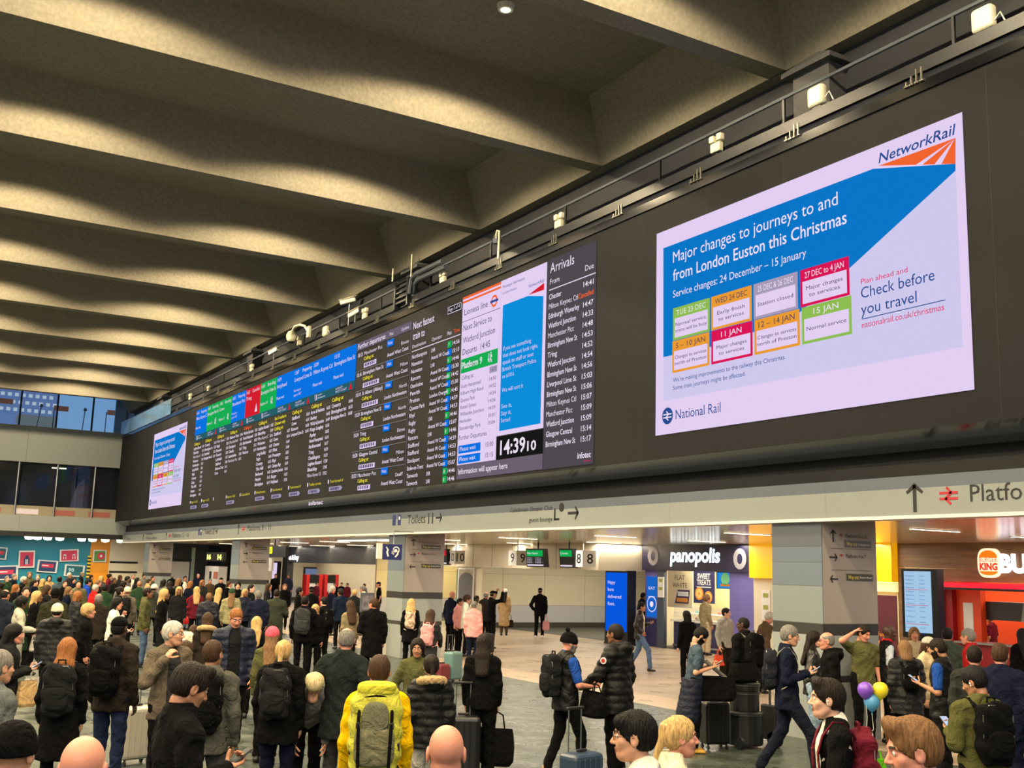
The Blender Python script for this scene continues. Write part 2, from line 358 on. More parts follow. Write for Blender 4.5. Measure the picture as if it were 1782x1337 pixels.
advert(atX(264, 820, DB)[1]-atX(1142.5, 600, DB)[1], 'small looking far travel notice screen at the left end of the departure board')

# the ten platform columns
def arrow(P, y, z, h, m, kind='man', d=.02):
    if kind == 'man':   # down arrow and walking figure
        P.poly([(y+h*.36, z+h*.4), (y+h*.28, z+h*.4), (y+h*.28, z-h*.1), (y+h*.44, z+.02*h), (y+h*.44, z-h*.1), (y+h*.32, z-h*.3), (y+h*.2, z-h*.1), (y+h*.2, z+.02*h), (y+h*.28, z-h*.1)][0:2]+[(y+h*.28, z-h*.05), (y+h*.18, z-h*.05), (y+h*.32, z-h*.32), (y+h*.46, z-h*.05), (y+h*.36, z-h*.05)], m, d)
        P.poly([(y+.08*h*math.cos(t)-.02*h, z+.40*h+.08*h*math.sin(t)) for t in np.linspace(0, 2*PI, 10)[:-1]], m, d)
        P.poly([(y+.06*h, z+.3*h), (y-.12*h, z+.28*h), (y-.24*h, z+.04*h), (y-.18*h, z+.02*h), (y-.08*h, z+.16*h), (y-.06*h, z), (y-.24*h, z-.36*h), (y-.14*h, z-.38*h), (y, z-.08*h), (y+.1*h, z-.36*h), (y+.18*h, z-.34*h), (y+.06*h, z)], m, d)
    elif kind == 'warn':
        P.poly([(y, z+h*.5), (y+h*.4, z-h*.4), (y-h*.4, z-h*.4)], m, d)
cal = [['Calling at', 'Leighton Buzzard', 'Bletchley', 'Milton Keynes C', 'Wolverton', 'Northampton', 'Long Buckby', 'Rugby', 'Coventry', 'Canley', 'Tile Hill', 'Hampton', 'Birmingham'],
       ['Calling at', 'Coventry', 'Birmingham Int', 'Sandwell', 'Birmingham New St'],
       ['Calling at', 'Milton Keynes C', 'Rugby', 'Nuneaton', 'Tamworth', 'Lichfield', 'Stafford', 'Stoke-on-Trent', 'Crewe'],
       ['Calling at', 'Stoke-on-Trent', 'Macclesfield', 'Stockport', 'Cheadle', 'Levenshulme', 'Manchester Picc'],
       ['Calling at', 'Watford Junction', 'Hemel Hempstead', 'Berkhamsted', 'Tring', 'Wendover'],
       ['Calling at', 'Leighton Buzzard', 'Bletchley', 'Milton Keynes C', 'Wolverton', 'Northampton', 'Long Buckby', 'Rugby', 'Coventry', 'Tile Hill', 'Berkswell', 'Hampton', 'Birmingham'],
       ['Rear 5 coaches to', 'Chester only', 'Calling at', 'Stafford', 'Crewe', 'Chester', 'Flint', 'Prestatyn', 'Rhyl', 'Colwyn Bay', 'Llandudno Junction', 'Bangor', 'Holyhead'],
       ['Calling at', 'Stafford', 'Crewe', 'Runcorn', 'Liverpool Lime St'],
       ['Calling at', 'Harrow & Wealdstone', 'Bushey', 'Watford Junction', 'Kings Langley', 'Apsley', 'Hemel Hempstead', 'Berkhamsted', 'Tring', 'Cheddington', 'Leighton Buzzard', 'Bletchley', 'Milton Keynes Ctl'],
       ['Calling at', 'Coventry', 'Birmingham Int', 'Birmingham New St']]
tops_ = [('14:41', 'Preparing', 'Milton Keynes C', 'Please wait', 'blue', 0), ('14:43', 'Boarding', 'Birmingham New St', 'Platform 12', 'green', 1), ('14:46', 'Boarding', 'Crewe', 'Platform 13', 'green', 1),
         ('14:53', 'Preparing', 'Manchester Picc', 'Running at', 'blue', 0), ('14:53', 'Cancelled', 'Tring', '', 'red', 2), ('14:54', 'Boarding', 'Birmingham New St', 'Platform 14', 'green', 1),
         ('14:59', '', 'Holyhead', 'Please wait', 'blue', 0), ('15:07', 'Preparing', 'Liverpool Lime St', 'Running at', 'blue', 0), ('15:09', '', 'Milton Keynes Ctl', 'Please wait', 'blue', 0), ('15:10', '', 'Birmingham New St', 'Please wait', 'blue', 0)]
Y0, Y1 = 49.62, 30.71; cw = (Y0-Y1)/10
sec = empty('platform_columns', label=None); sec.parent = board; sec['label'] = 'ten coloured departure columns'
for i in range(10):
    P = Panel('col', sec); y = Y0-i*cw; t = tops_[i]; e = .03; wm = L['white']
    P.rect(y-cw+.005, y-.005, 8.10, 9.24, L[t[4]]); P.rect(y-cw+.005, y-.005, 7.82, 8.10, L['teal'])
    P.text(t[0], y-.08, 9.03, .13, wm, w=.42)
    if t[1]: P.text(t[1], y-.85, 9.03, .13, wm, w=.9)
    P.text(t[2], y-.08, 8.78, .14, wm, w=min(1.72, .12*len(t[2])+.1))
    if t[3] == 'Running at': P.text('Running at', y-.08, 8.42, .09, L['pink'], w=.7); P.text('approx ' + t[0], y-.08, 8.26, .09, L['pink'], w=.75)
    elif t[3]: P.text(t[3], y-.08, 8.36, .11, wm, w=.85)
    if t[5] == 1: arrow(P, y-1.45, 8.42, .34, wm)
    if t[5] == 2: arrow(P, y-1.45, 8.36, .36, wm, 'warn')
    if t[0] in ('14:53', '14:59', '15:07', '15:10') and t[4] == 'blue' or i == 1:
        P.text('AVANTI', y-.3, 7.98, .07, L['pink'], w=.6); P.text('WEST COAST', y-.3, 7.88, .07, L['pink'], w=.95)
        P.poly([(y-1.55, 8.07), (y-1.42, 7.85), (y-1.7, 7.85)], L['red'])
    else:
        P.poly([(y-.3, 8.06), (y-.36, 7.86), (y-.4, 7.86), (y-.34, 8.06)], wm); P.poly([(y-.42, 8.06), (y-.48, 7.86), (y-.52, 7.86), (y-.46, 8.06)], wm)
        P.text('London', y-.6, 7.99, .06, wm, w=.4); P.text('Northwestern', y-.6, 7.89, .06, wm, w=.7)
    z = 7.62
    for j, s_ in enumerate(cal[i]):
        yel = j == 0 or (i == 6 and j < 3)
        P.text(s_, y-.06, z, .115, L['ored'] if (i == 4 and j == 0) else L['yellow'] if yel else wm, w=min(1.25, .098*len(s_)), bold=.02)
        if not yel: P.text('%d:%02d' % (15+(j+i)//9, (j*7+i*11) % 60), y-1.5, z, .105, wm, w=.32, bold=.02)
        z -= .192
    P.poly([(y-.13+.05*math.cos(a), 5.07+.075*math.sin(a)) for a in np.linspace(0, 2*PI, 12)[:-1]], wm)
    P.text(('Page 1 of 2', 'Page 1 of 2', '', 'Approx 14:53', 'Cancelled', 'Refreshments', 'Train formed of', 'Train formed of', 'Trolley service', 'Train formed of')[i] or ' ', y-.28, 5.02, .09, L['yellow'], w=1.1) if i != 2 else None
    if i not in (2, 4):
        P.rect(y-1.2, y-.2, 4.76, 4.9, L['grey']); P.poly([(y-1.2, 4.9), (y-1.32, 4.82), (y-1.2, 4.76)], L['grey'])
        for k in range(6): P.rect(y-.42-.12*k, y-.35-.12*k, 4.79, 4.87, L['char'], .0135)
    P.done()
# further departures
fd = empty('further_departures'); fd.parent = board; P = Panel('fd', fd); ya, yb = 30.67, 26.78
P.rect(yb, ya, 8.98, 9.23, L['lilac']); P.text('Further departures', ya-.08, 9.03, .15, L['white'], w=2.05, bold=.01); P.text('Plat', yb+1.45, 9.05, .09, L['white'], w=.25); P.text('Update', yb+.15, 9.05, .09, L['white'], w=.5, align=1)
rows = [('15:13', 'Manchester Picc', 'Avanti West Coast', 'Rhoose'), ('15:16', 'Birmingham New St', 'Avanti West Coast', 'Milton'), ('15:18', 'St Albans (Abbey)', 'London Northwestern', 'North'), ('15:23', 'Birmingham New St', 'London Northwestern', 'North'),
        ('15:24', 'Tring', 'London Northwestern', 'Elstree'), ('15:30', 'Glasgow Central', 'Avanti West Coast', 'Milton'), ('15:33', 'Manchester Picc', 'Avanti West Coast', 'Staff')]
for i, r in enumerate(rows):
    z = 8.94-i*.617; w_ = L['white']
    if i: P.rect(yb+.05, ya, z-.005, z+.008, L['rule'])
    P.text(r[0], ya-.12, z-.17, .11, w_, w=.36, bold=.02); P.text(r[1], ya-.6, z-.17, .11, w_, w=min(1.5, .09*len(r[1])), bold=.01)
    P.text('Calling at:', ya-.6, z-.33, .1, L['yellow'], w=.75, bold=.015)
    n = 9 if i % 3 else 7
    P.rect(ya-.62-.13*n, ya-.6, z-.56, z-.42, L['pink'])
    for k in range(n-1): P.rect(ya-.75-.13*k, ya-.68-.13*k, z-.53, z-.44, L['char'], .0135)
    P.rect(yb+1.15, yb+1.62, z-.2, z-.005+(.0), L['blue'], .014); P.text('Wait', yb+1.55, z-.15, .09, w_, w=.32, d=.0225)
    P.text(r[3], yb+.12, z-.30, .1, w_, align=1, w=.5); P.text(r[2], yb+.12, z-.5, .11, w_, align=1, w=min(1.5, .085*len(r[2])), bold=.01)
P.rect(yb-.01, yb+.01, 4.64, 8.98, L['lilac']); P.done()
# next fastest train to
nf = empty('next_fastest'); nf.parent = board; P = Panel('nf', nf); ya, yb = 26.75, 23.8; w_ = L['white']
P.text('Next fastest', ya-.1, 9.08-.13, .2, w_, w=1.3, bold=.01); P.text('train to', ya-.1, 8.76-.1, .2, w_, w=.75, bold=.01)
P.rect(yb+.05, yb+.8, 8.99, 9.18, w_); P.rect(yb+.065, yb+.785, 9.005, 9.165, L['black'], .0125); P.text('Page 3 of 4', yb+.74, 9.05, .09, w_, w=.62)
P.text('Destination', ya-.1, 8.42, .1, w_, w=.85); P.text('Operator', ya-1.3, 8.42, .1, w_, w=.6); P.text('Plat', yb+.75, 8.42, .1, w_, w=.25); P.text('Time', yb+.06, 8.42, .1, L['ored'], w=.33, align=1)
P.rect(yb+.03, ya-.05, 8.325, 8.345, w_)
nx = [('Northampton', 'LNR', '7', '14:56'), ('Nuneaton', 'Avanti W Coast', '', '15:13'), ('Nuneaton', 'LNR', '6', '14:46'), ('Runcorn', 'Avanti W Coast', '', '15:30'), ('Oxenholme', 'Avanti W Coast', '15', '14:42'), ('Penrith', 'Avanti W Coast', '', '15:30'), ('Preston', 'London Overgrd', '9', '14:45'),
      ('Queens Park', 'Avanti W Coast', '', '14:59'), ('Rhyl', 'Avanti W Coast', '', '14:53'), ('Rugby', 'LNR', '8', '14:46'), ('Rugby', 'Avanti W Coast', '', '15:07'), ('Runcorn', 'LNR', '8', '14:46'), ('Stafford', 'Avanti W Coast', '', '14:59'), ('Stafford', 'Avanti W Coast', '', '14:53'),
      ('Stockport', 'Avanti W Coast', '', '14:53'), ('Stoke-on-Trent', 'Avanti W Coast', '', '15:07'), ('Tamworth', 'LNR', '8', '14:46'), ('Tamworth', 'LNR', '8', '14:46')]
for i, r in enumerate(nx):
    z = 8.12-i*.2045
    P.text(r[0], ya-.1, z, .11, w_, w=min(1.0, .085*len(r[0])), bold=.01); P.text(r[1], ya-1.3, z, .1, w_, w=min(1.05, .078*len(r[1])), bold=.01)
    P.rect(yb+.5, yb+.72, z-.04, z+.135, L['green'] if r[2] else L['blue'])
    if r[2]: P.text(r[2], yb+.66, z, .09, w_, w=.06*len(r[2]))
    P.text(r[3], yb+.05, z, .1, w_, w=.38, align=1, bold=.01)
P.done()
# line panel (white) with route information
li = empty('line_information'); li.parent = board; P = Panel('li', li); ya, yb = 23.76, 21.83; bk = L['char']
P.rect(yb, ya, 5.0, 9.27, L['pink']); P.rect(yb, ya, 9.21, 9.27, L['ored'], .0125); P.rect(yb, ya, 9.11, 9.16, L['ored'], .0125)
P.text('Lioness line', ya-.12, 8.78, .16, bk, w=1.2)
c = (yb+.3, 8.86)
for R, m, d in ((.15, L['ored'], .0125), (.095, L['pink'], .0145)): P.poly([(c[0]+R*math.cos(t), c[1]+R*math.sin(t)) for t in np.linspace(0, 2*PI, 24)[:-1]], m, d)
P.rect(c[0]-.19, c[0]+.19, c[1]-.03, c[1]+.03, L['navy'], .0165)
P.rect(yb, ya, 8.62, 8.632, bk, .0125)
for t, z, w in (('Next Service to', 8.38, 1.45), ('Watford Junction', 8.06, 1.62), ('Departs  14:45', 7.76, 1.4)): P.text(t, ya-.1, z, .155, bk, w=w)
P.rect(yb+.05, ya-.03, 7.30, 7.66, L['green'], .0125); P.text('Platform 9', ya-.08, 7.41, .16, L['white'], w=1.05, bold=.02); arrow(P, yb+.38, 7.48, .3, L['white'], d=.0165)
P.text('Calling at:', ya-.08, 7.13, .1, bk, w=.65); P.rect(yb+.06, yb+.42, 7.1, 7.26, L['grey'], .0125); P.text('1 of 2', yb+.38, 7.14, .08, bk, w=.28)
for i, (s_, t) in enumerate((('South Hampstead', '14:50'), ('Kilburn High Road', '14:52'), ('Queens Park', '14:54'), ('Kensal Green', '14:56'), ('Willesden Junction', '14:59'), ('Harlesden', '15:01'), ('Stonebridge Park', '15:04'))):
    z = 6.92-i*.176; P.text(s_, ya-.08, z, .09, bk, w=.068*len(s_)); P.text(t, yb+.08, z, .085, bk, w=.33, align=1)
P.text('Further Departures', ya-.08, 5.62, .11, bk, w=1.4)
for z, t in ((5.34, '15:00'), (5.09, '15:15')): P.rect(yb+.75, ya-.06, z-.06, z+.14, L['blue'], .0125); P.text('Please wait', ya-.14, z, .1, L['white'], w=.82); P.text(t, yb+.12, z, .11, bk, w=.36, align=1)
P.rect(19.78, ya, 4.65, 4.99, L['lilac']); P.text('Information will appear here', ya-.1, 4.77, .13, L['white'], w=2.4, bold=.01); P.done()
# blue safety poster, clock, arrivals
sp = empty('safety_notice'); sp.parent = board; P = Panel('sp', sp); ya, yb = 21.82, 19.78
P.rect(yb, ya, 5.55, 9.28, L['pink']); P.poly([(ya-.12, 5.66), (ya-.12, 8.66), (ya-1.25, 8.66), (yb+.12, 8.52), (yb+.12, 5.66)], L['sky'], .0125)
P.text('Passenger Information', ya-.1, 9.08, .07, L['navy'], w=1.0); P.text('London Euston', ya-.1, 8.93, .06, L['navy'], w=.65)
P.text('NetworkRail', yb+.1, 8.84, .08, L['navy'], w=.66, align=1, slant=.2); P.poly([(yb+.76, 8.68), (yb+.1, 8.82), (yb+.1, 8.66)], L['red'], .0125)
for i, s_ in enumerate(('If you see something', 'that does not look right,', 'speak to staff or text', 'British Transport Police', 'on 61016', '', 'We will sort it', '', 'See it,', 'Say it,', 'Sorted')):
    if s_: P.text(s_, ya-.2, 7.55-i*.165-(.05 if i > 7 else 0), .095, L['pink'], w=.060*len(s_)+.05)
P.done()
ck = empty('clock_display'); ck.parent = board; P = Panel('ck', ck)
P.rect(19.8, 21.8, 5.01, 5.53, L['black']); P.text('14:39', 21.62, 5.1, .32, L['white'], w=1.12, bold=.02); P.text('10', 20.42, 5.1, .21, L['white'], w=.38, bold=.02); P.done()
ar = empty('arrivals_panel'); ar.parent = board; P = Panel('ar', ar); ya, yb = 19.75, 17.86
P.rect(yb, ya, 4.64, 9.3, L['arr']); P.text('Arrivals', ya-.12, 8.98, .22, L['white'], w=.95); P.text('From', ya-.12, 8.72, .12, L['white'], w=.38); P.text('Due', yb+.08, 8.72, .12, L['white'], w=.32, align=1)
P.rect(yb+.02, ya-.08, 8.59, 8.61, L['white'], .0125)
for i, (s_, t) in enumerate((('Chester', '14:41'), ('Milton Keynes Ctl', 'Cancelled'), ('Edinburgh Waverley', '14:47'), ('Watford Junction', '14:33'), ('Manchester Picc', '14:48'), ('Birmingham New St', '14:53'), ('Tring', '14:52'), ('Watford Junction', '14:54'), ('Birmingham New St', '14:56'), ('Liverpool Lime St', '15:03'),
                            ('Birmingham New St', '15:06'), ('Milton Keynes Ctl', '15:07'), ('Manchester Picc', '15:09'), ('Watford Junction', '15:09'), ('Glasgow Central', '15:14'), ('Birmingham New St', '15:17'))):
    z = 8.38-i*.2175; P.text(s_, ya-.1, z, .115, L['white'], w=.064*len(s_)+.05, bold=.01); P.text(t, yb+.08, z, .11, L['ored'] if i == 1 else L['white'], w=.55 if i == 1 else .37, align=1, bold=.01)
P.text('infotec', yb+.08, 4.78, .12, L['white'], w=.48, align=1, bold=.02)
for k in range(3): P.rect(yb+.1+.09*k, yb+.14+.09*k, 4.70, 4.73, L['crimson'], .0125)
P.done()
P = Panel('info2', board); P.text('infotec', atX(538, 880, DB)[1], atX(538, 880, DB)[2], .13, L['white'], w=1.3, bold=.02); P.done()
# ------------------------------------------------------------------ white sign band (fascia) under the board
fas = empty('sign_band', label='long pale sign band with black wayfinding lettering running under the departure board', cat='sign')
for i in range(16):
    y = 4.5+3.9*i; y2 = min(y+3.896, 66.9)
    MB().box((DF, y, 3.44), (DF+.18, y2, 3.83)).build('lower_panel', white_clad, fas)
    MB().box((DF, y, 3.83), (DF+.18, y2, 4.01)).build('upper_panel', grey_clad, fas)
MB().box((DF-.03, 4.5, 3.39), (DF+.3, 66.9, 3.44)).build('bottom_trim', whitepl, fas)
MB().box((DF-.005, 66.9, 3.39), (DF+.5, 66.95, 4.01)).build('end_cap', white_clad, fas)
struct(MB().box((DF+.18, 4.5, 3.5), (DF+1.2, 66.9, 4.6)), 'wall_left', black)
ink = mat('sign_ink', (28, 28, 32), rough=.6); inkred = mat('sign_red', (176, 36, 48), rough=.6); inkblue = mat('sign_blue', (44, 52, 110), rough=.5); inkw = mat('sign_white', (235, 235, 235), rough=.5)
class Flat:
    """printing on any vertical surface: origin, reading direction, outward normal"""
    def __init__(s, org, rt, nm): s.o = Vector(org); s.r = Vector(rt); s.n = Vector(nm); s.mb = {}
    def p(s, a, b, d=.004): return s.o+s.r*a+Vector((0, 0, b))+s.n*d
    def m(s, mt, part='lettering'): return s.mb.setdefault((part, mt), MB())
    def poly(s, pts, mt, d=.004, part='lettering'): s.m(mt, part).prism([s.p(a, b, d) for a, b in pts], s.n*.002)
    def rect(s, a0, a1, b0, b1, mt, d=.004, part='lettering'): s.poly([(a0, b0), (a1, b0), (a1, b1), (a0, b1)], mt, d, part)
    def disc(s, a, b, R, mt, d=.004, n=20, ry=None, part='lettering'): s.poly([(a+R*math.cos(t), b+(ry or R)*math.sin(t)) for t in np.linspace(0, 2*PI, n+1)[:-1]], mt, d, part)
    def text(s, t, a, b, cap, mt, w=None, bold=0., align=0, d=.006, res=2, slant=0, part='lettering'): put_text(s.m(mt, part), t, tuple(s.p(a, b, d)), tuple(s.r), UP, cap, w, bold, res, 0, slant, align)
    def arrow(s, a, b, h, dr, mt, d=.005):
        t = h*.07; c, sn = {'up': (0, 1), 'down': (0, -1), 'right': (1, 0), 'left': (-1, 0)}[dr]
        def R(u, v): return (a+u*sn*1.0+v*c, b+v*sn-u*c)
        s.poly([R(-t, -h/2), R(t, -h/2), R(t, h/2-t), R(-t, h/2-t)], mt, d)
        s.poly([R(0, h/2), R(0, h/2-2.6*t), R(-h*.3, h*.12), R(-h*.36, h*.2)], mt, d); s.poly([R(0, h/2), R(h*.36, h*.2), R(h*.3, h*.12), R(0, h/2-2.6*t)], mt, d)
    def rail(s, a, b, w, h, mt, d=.005):
        t = h*.15
        def bar(p, q):
            dx, dz = q[0]-p[0], q[1]-p[1]; n = math.hypot(dx, dz); nx, nz = -dz/n*t/2, dx/n*t/2
            s.poly([(a+p[0]+nx, b+p[1]+nz), (a+p[0]-nx, b+p[1]-nz), (a+q[0]-nx, b+q[1]-nz), (a+q[0]+nx, b+q[1]+nz)], mt, d)
        bar((-w/2, h*.17), (w/2, h*.17)); bar((-w/2, -h*.17), (w/2, -h*.17)); bar((-w*.12, h*.5), (w*.16, h*.17)); bar((w*.16, h*.17), (-w*.18, -h*.17)); bar((-w*.18, -h*.17), (w*.12, -h*.5))
    def done(s, parent):
        for (part, mt), mb in s.mb.items():
            mb.build(part, mt, parent, kind='stuff' if part in ('lettering', 'ring_print', 'figure', 'bun_half') else None)
Fs = Flat((DF, 0, 0), RT, (-1, 0, 0))
def fy(x, y): p = atX(x, y, DF); return -p[1], p[2]
a = fy(1592, 866); Fs.arrow(a[0], a[1], .42, 'up', ink)
a = fy(1651, 863); Fs.rail(a[0], a[1], .30, .24, inkred)
a = fy(1689, 873); Fs.text('Platforms 1 to 18', a[0], a[1], .23, ink, w=2.5)
a = fy(888, 892); b = fy(962, 890); Fs.text('Caledonian Sleeper Club', a[0], a[1], .1, ink, w=b[0]-a[0]); a = fy(921, 909); Fs.text('guest lounge', a[0], a[1], .1, ink, w=(b[0]-a[0]))
a = fy(973, 893); Fs.disc(a[0]+.1, a[1]+.12, .1, ink); Fs.rect(a[0]-.2, a[0]-.14, a[1]-.16, a[1]+.1, ink); Fs.rect(a[0]-.2, a[0]+.02, a[1]-.16, a[1]-.11, ink)
a = fy(998, 893); Fs.arrow(a[0], a[1], .42, 'right', ink)
def wc(x, y, s_=1):
    a = fy(x, y); Fs.rect(a[0], a[0]+.22, a[1], a[1]+.3, inkblue); Fs.rect(a[0]+.36, a[0]+.56, a[1], a[1]+.3, inkblue); Fs.disc(a[0]+.47, a[1]+.2, .05, inkw, .007)
    Fs.text('Toilets', a[0]+1.0, a[1]+.03, .24, ink, w=1.15)
    for k in (0, .22): Fs.disc(a[0]+2.35+k, a[1]+.26, .035, ink); Fs.rect(a[0]+2.32+k, a[0]+2.38+k, a[1], a[1]+.22, ink)
    Fs.arrow(a[0]+2.95, a[1]+.15, .36, 'right', ink)
wc(683, 915); wc(345, 932)
a = fy(414, 921); Fs.arrow(a[0]+.1, a[1], .42, 'up', ink); Fs.rail(a[0]+.8, a[1], .5, .2, inkred); Fs.text('Platforms 8 – 11', a[0]+1.3, a[1]-.1, .22, ink, w=2.9)
a = fy(289, 933); Fs.arrow(a[0]+.1, a[1], .36, 'up', ink); Fs.rail(a[0]+.8, a[1], .5, .2, inkred); Fs.text('Platforms 12 – 16', a[0]+1.3, a[1]-.1, .22, ink, w=3.2)
a = fy(249, 935); Fs.arrow(a[0]+.1, a[1], .34, 'up', ink); Fs.text('Ticket office', a[0]+.8, a[1]-.14, .14, ink, w=2.4); Fs.text('Waiting', a[0]+.8, a[1]+.1, .1, ink, w=1.4)
a = fy(217, 936); Fs.arrow(a[0]+.1, a[1], .3, 'up', ink); Fs.text('Taxis', a[0]+.5, a[1]-.14, .14, ink, w=1.1)
Fs.done(fas)
# ------------------------------------------------------------------ columns of the low-ceilinged side, with wayfinding boards
c_lo = (186, 190, 186); dband = mat('dark_column_band', (48, 48, 46), rough=.4)
colblue = mat('column_blue_panel', (94, 106, 120), rough=.45); coldk = mat('column_slate_panel', (78, 84, 94), rough=.45); pale_grey = mat('column_pale_panel', (116, 125, 128), rough=.45); pinkish = mat('column_warm_panel', (146, 138, 134), rough=.5)
def waysign(F_, w, top, rows, parent, s_=1.0):
    F_.text
def column(y0, lab, full=False, x0=13.05, round_=False):
    c = empty('column', (x0, y0, 0), label=lab, cat='column')
    w, d = (1.25, 1.1)
    MB().box((.004, .004, 0), (w-.004, d-.004, 3.5)).build('core', mat('column_core', (110, 108, 104)), c)
    def panels(seq, x_a, x_b, y_a, y_b):
        for z0, z1, m in seq: MB().box((x_a, y_a, z0+.004), (x_b, y_b, z1-.004)).build('cladding_panel', m, c)
    panels([(0, .9, white_clad), (.9, 1.0, dband), (1.0, 1.62, white_clad), (1.62, 1.8, dband), (1.8, 2.38, pale_grey), (2.38, 2.75, colblue), (2.75, 3.0, mat('column_mid_blue', (88, 100, 115), rough=.45)), (3.0, 3.36, coldk), (3.36, 3.5, pinkish)], 0, .02, 0, d)
    panels([(0, .9, white_clad), (.9, 1.0, dband), (1.0, 1.62, white_clad), (1.62, 1.8, dband), (1.8, 3.5, pinkish)], .0205, w, 0, .02)
    q = Flat((x0, y0, 0), (1, 0, 0), (0, -1, 0)); q.o = Vector((0, 0, 0))
    zt = 3.18
    q.arrow(.26, zt, .2, 'up', ink); q.rail(.44, zt+.02, .08, .05, inkred); q.text('Platforms 8 to 16', .54, zt-.02, .06, ink, w=.5)
    way = mat('way_out_plate', (58, 54, 38), rough=.4); yl = mat('way_out_letters', (226, 210, 90), rough=.5)
    q.rect(.52, 1.12, zt-.17, zt-.06, way, .01); q.text('Way out', .55, zt-.145, .06, yl, w=.24, d=.014); q.text('Underground', .82, zt-.135, .03, inkw, w=.27, d=.014)
    q.rect(.2, 1.12, zt-.2, zt-.195, ink); q.arrow(.26, zt-.34, .18, 'right', ink); q.rail(.44, zt-.30, .08, .05, inkred); q.text('Platforms 4 to 7', .54, zt-.34, .06, ink, w=.46)
    q.rect(.2, 1.12, zt-.54, zt-.535, ink); q.arrow(.26, zt-.68, .18, 'left', ink); q.rect(.54, 1.14, zt-.70, zt-.59, way, .01); q.text('Way out', .57, zt-.675, .06, yl, w=.24, d=.014); q.text('Euston Road', .84, zt-.66, .03, inkw, w=.27, d=.014)
    q.done(c); return c
column(12.45, 'big square grey blue and pinkish column nearest the camera, left of the burger shop')
column(28.0, 'square column behind the hearing loop sign and the slim blue kiosk')
column(43.7, 'far square column with wayfinding board, beside the yellow lit platform indicator')
column(60.0, 'farthest square column near the left end of the sign band')
# ------------------------------------------------------------------ low ceiling with glossy planks
lc = empty('ceiling', kind='structure')
MB().box((DF+.2, -2, 3.53), (34, 68, 3.75)).build('ceiling_deck', mat('void_above', (60, 58, 54)), lc)
n = 0; y = 8.0; me = None
while y < 68:
    w = .6
    if me is None: o = MB().box((DF+.18, 0, 3.5), (24.0, .585, 3.53)).build('ceiling_plank', ceilg, lc); me = o.data
    else: o = bpy.data.objects.new('ceiling_plank', me); COL.objects.link(o); o.parent = lc
    o.location = (0, y, 0); y += w
me = None; k = 0
for yy in np.arange(14.2, 66, 5.3):
    for j, xx in enumerate((17.3, 20.9)):
        t = empty('ceiling_strip_light', (xx, yy+(j*.35), 3.5), label='slim white strip light set in the low glossy ceiling behind the sign band', cat='ceiling light', group='strip lights in the low ceiling')
        if me is None: me = (MB().box((-.04, -.06, -.012), (1.44, .06, 0)).build('frame', whitepl, t).data, MB().box((0, -.035, -.016), (1.4, .035, -.012)).build('diffuser', lights, t).data)
        else:
            for nm, d in zip(('frame', 'diffuser'), me): q = bpy.data.objects.new(nm, d); COL.objects.link(q); q.parent = t
_al = bpy.data.lights.new('low_ceiling_light', 'AREA'); _al.shape = 'RECTANGLE'; _al.size = 2.4; _al.size_y = .3; _al.energy = 80; _al.color = (1, .88, .72)
for yy in np.arange(9, 67, 5.3):
    for xx in (15.8, 19.6, 22.6):
        o = bpy.data.objects.new('low_ceiling_light', _al); o.location = (xx, yy+1.1, 3.46); COL.objects.link(o)
# bright hanging light box near the second column
t = empty('hanging_light_box', label='long glaring white light box hung just under the sign band near the hearing loop sign', cat='ceiling light')
MB().box((13.35, 28.2, 3.27), (13.6, 33.9, 3.36)).build('casing', whitepl, t); MB().box((13.34, 28.25, 3.255), (13.59, 33.85, 3.272)).build('diffuser', lightw, t)
for y in (29, 33): MB().tube([(13.47, y, 3.35), (13.47, y, 3.5)], .012).build('hanger', steel, t)
t = empty('hanging_rail', label='short white bar hanging on two rods left of the hearing loop sign', cat='fitting')
p = atZ(612, 958, 3.2); p2 = atZ(652, 958, 3.2)
p = np.array([14.6, 33.0]); 
MB().box((14.5, 32.6, 3.0), (16.1, 32.75, 3.05)).build('bar', whitepl, t)
for x in (14.9, 15.7): MB().tube([(x, 32.67, 3.05), (x, 32.67, 3.5)], .015).build('rod', steel, t)
# ------------------------------------------------------------------ side wall of the low part (X about 22-24)
struct(MB().box((22.0, 31.3, 2.56), (22.25, 45.6, 3.5)), 'wall_bulkhead', cream); struct(MB().box((22.25, 31.3, 2.56), (24.0, 31.4, 3.5)), 'trim_10', cream)
j = MB()
for yy in np.arange(32.4, 45.5, 1.6): j.box((21.992, yy, 2.58), (21.999, yy+.012, 3.5))
j.build('panel_joint', mat('joint_brown', (150, 138, 112)), None, kind='stuff', label='thin joints between the cream bulkhead panels above the gates', cat='joint')
def panelled(x0, x1, y, z1, name, m, step=1.6, nrm=-1):
    w = empty(name, kind='structure'); n = max(1, round((x1-x0)/step)); s_ = (x1-x0)/n
    MB().box((x0, y+.03, 0), (x1, y+.15, z1)).build('backing', mat('joint_brown', (150, 138, 112)), w)
    for i in range(n):
        for z0_, z1_, mm in ((.22, .95, mat('pale_lower_panel', (196, 196, 198), rough=.35)), (.96, 2.3, m), (2.31, z1, m)):
            MB().box((x0+i*s_+.008, y, z0_), (x0+(i+1)*s_-.008, y+.03, z1_)).build('wall_panel', mm, w)
        MB().box((x0+i*s_, y-.02, 0), (x0+(i+1)*s_, y+.03, .2)).build('skirting', mat('dark_skirting', (66, 62, 58)), w)
panelled(22.1, 33, 41.8, 3.5, 'wall_gate', cream, 2.4)
panelled(22.1, 28, 50.6, 3.5, 'wall_gate', mat('yellowish_wall_panel', (226, 210, 160), rough=.4), 2.4)
struct(MB().box((33, 8, 0), (33.2, 68, 3.6)), 'wall_far', cream)
struct(MB().box((22.0, 45.6, 0), (22.3, 46.2, 3.5)), 'trim_5', black)
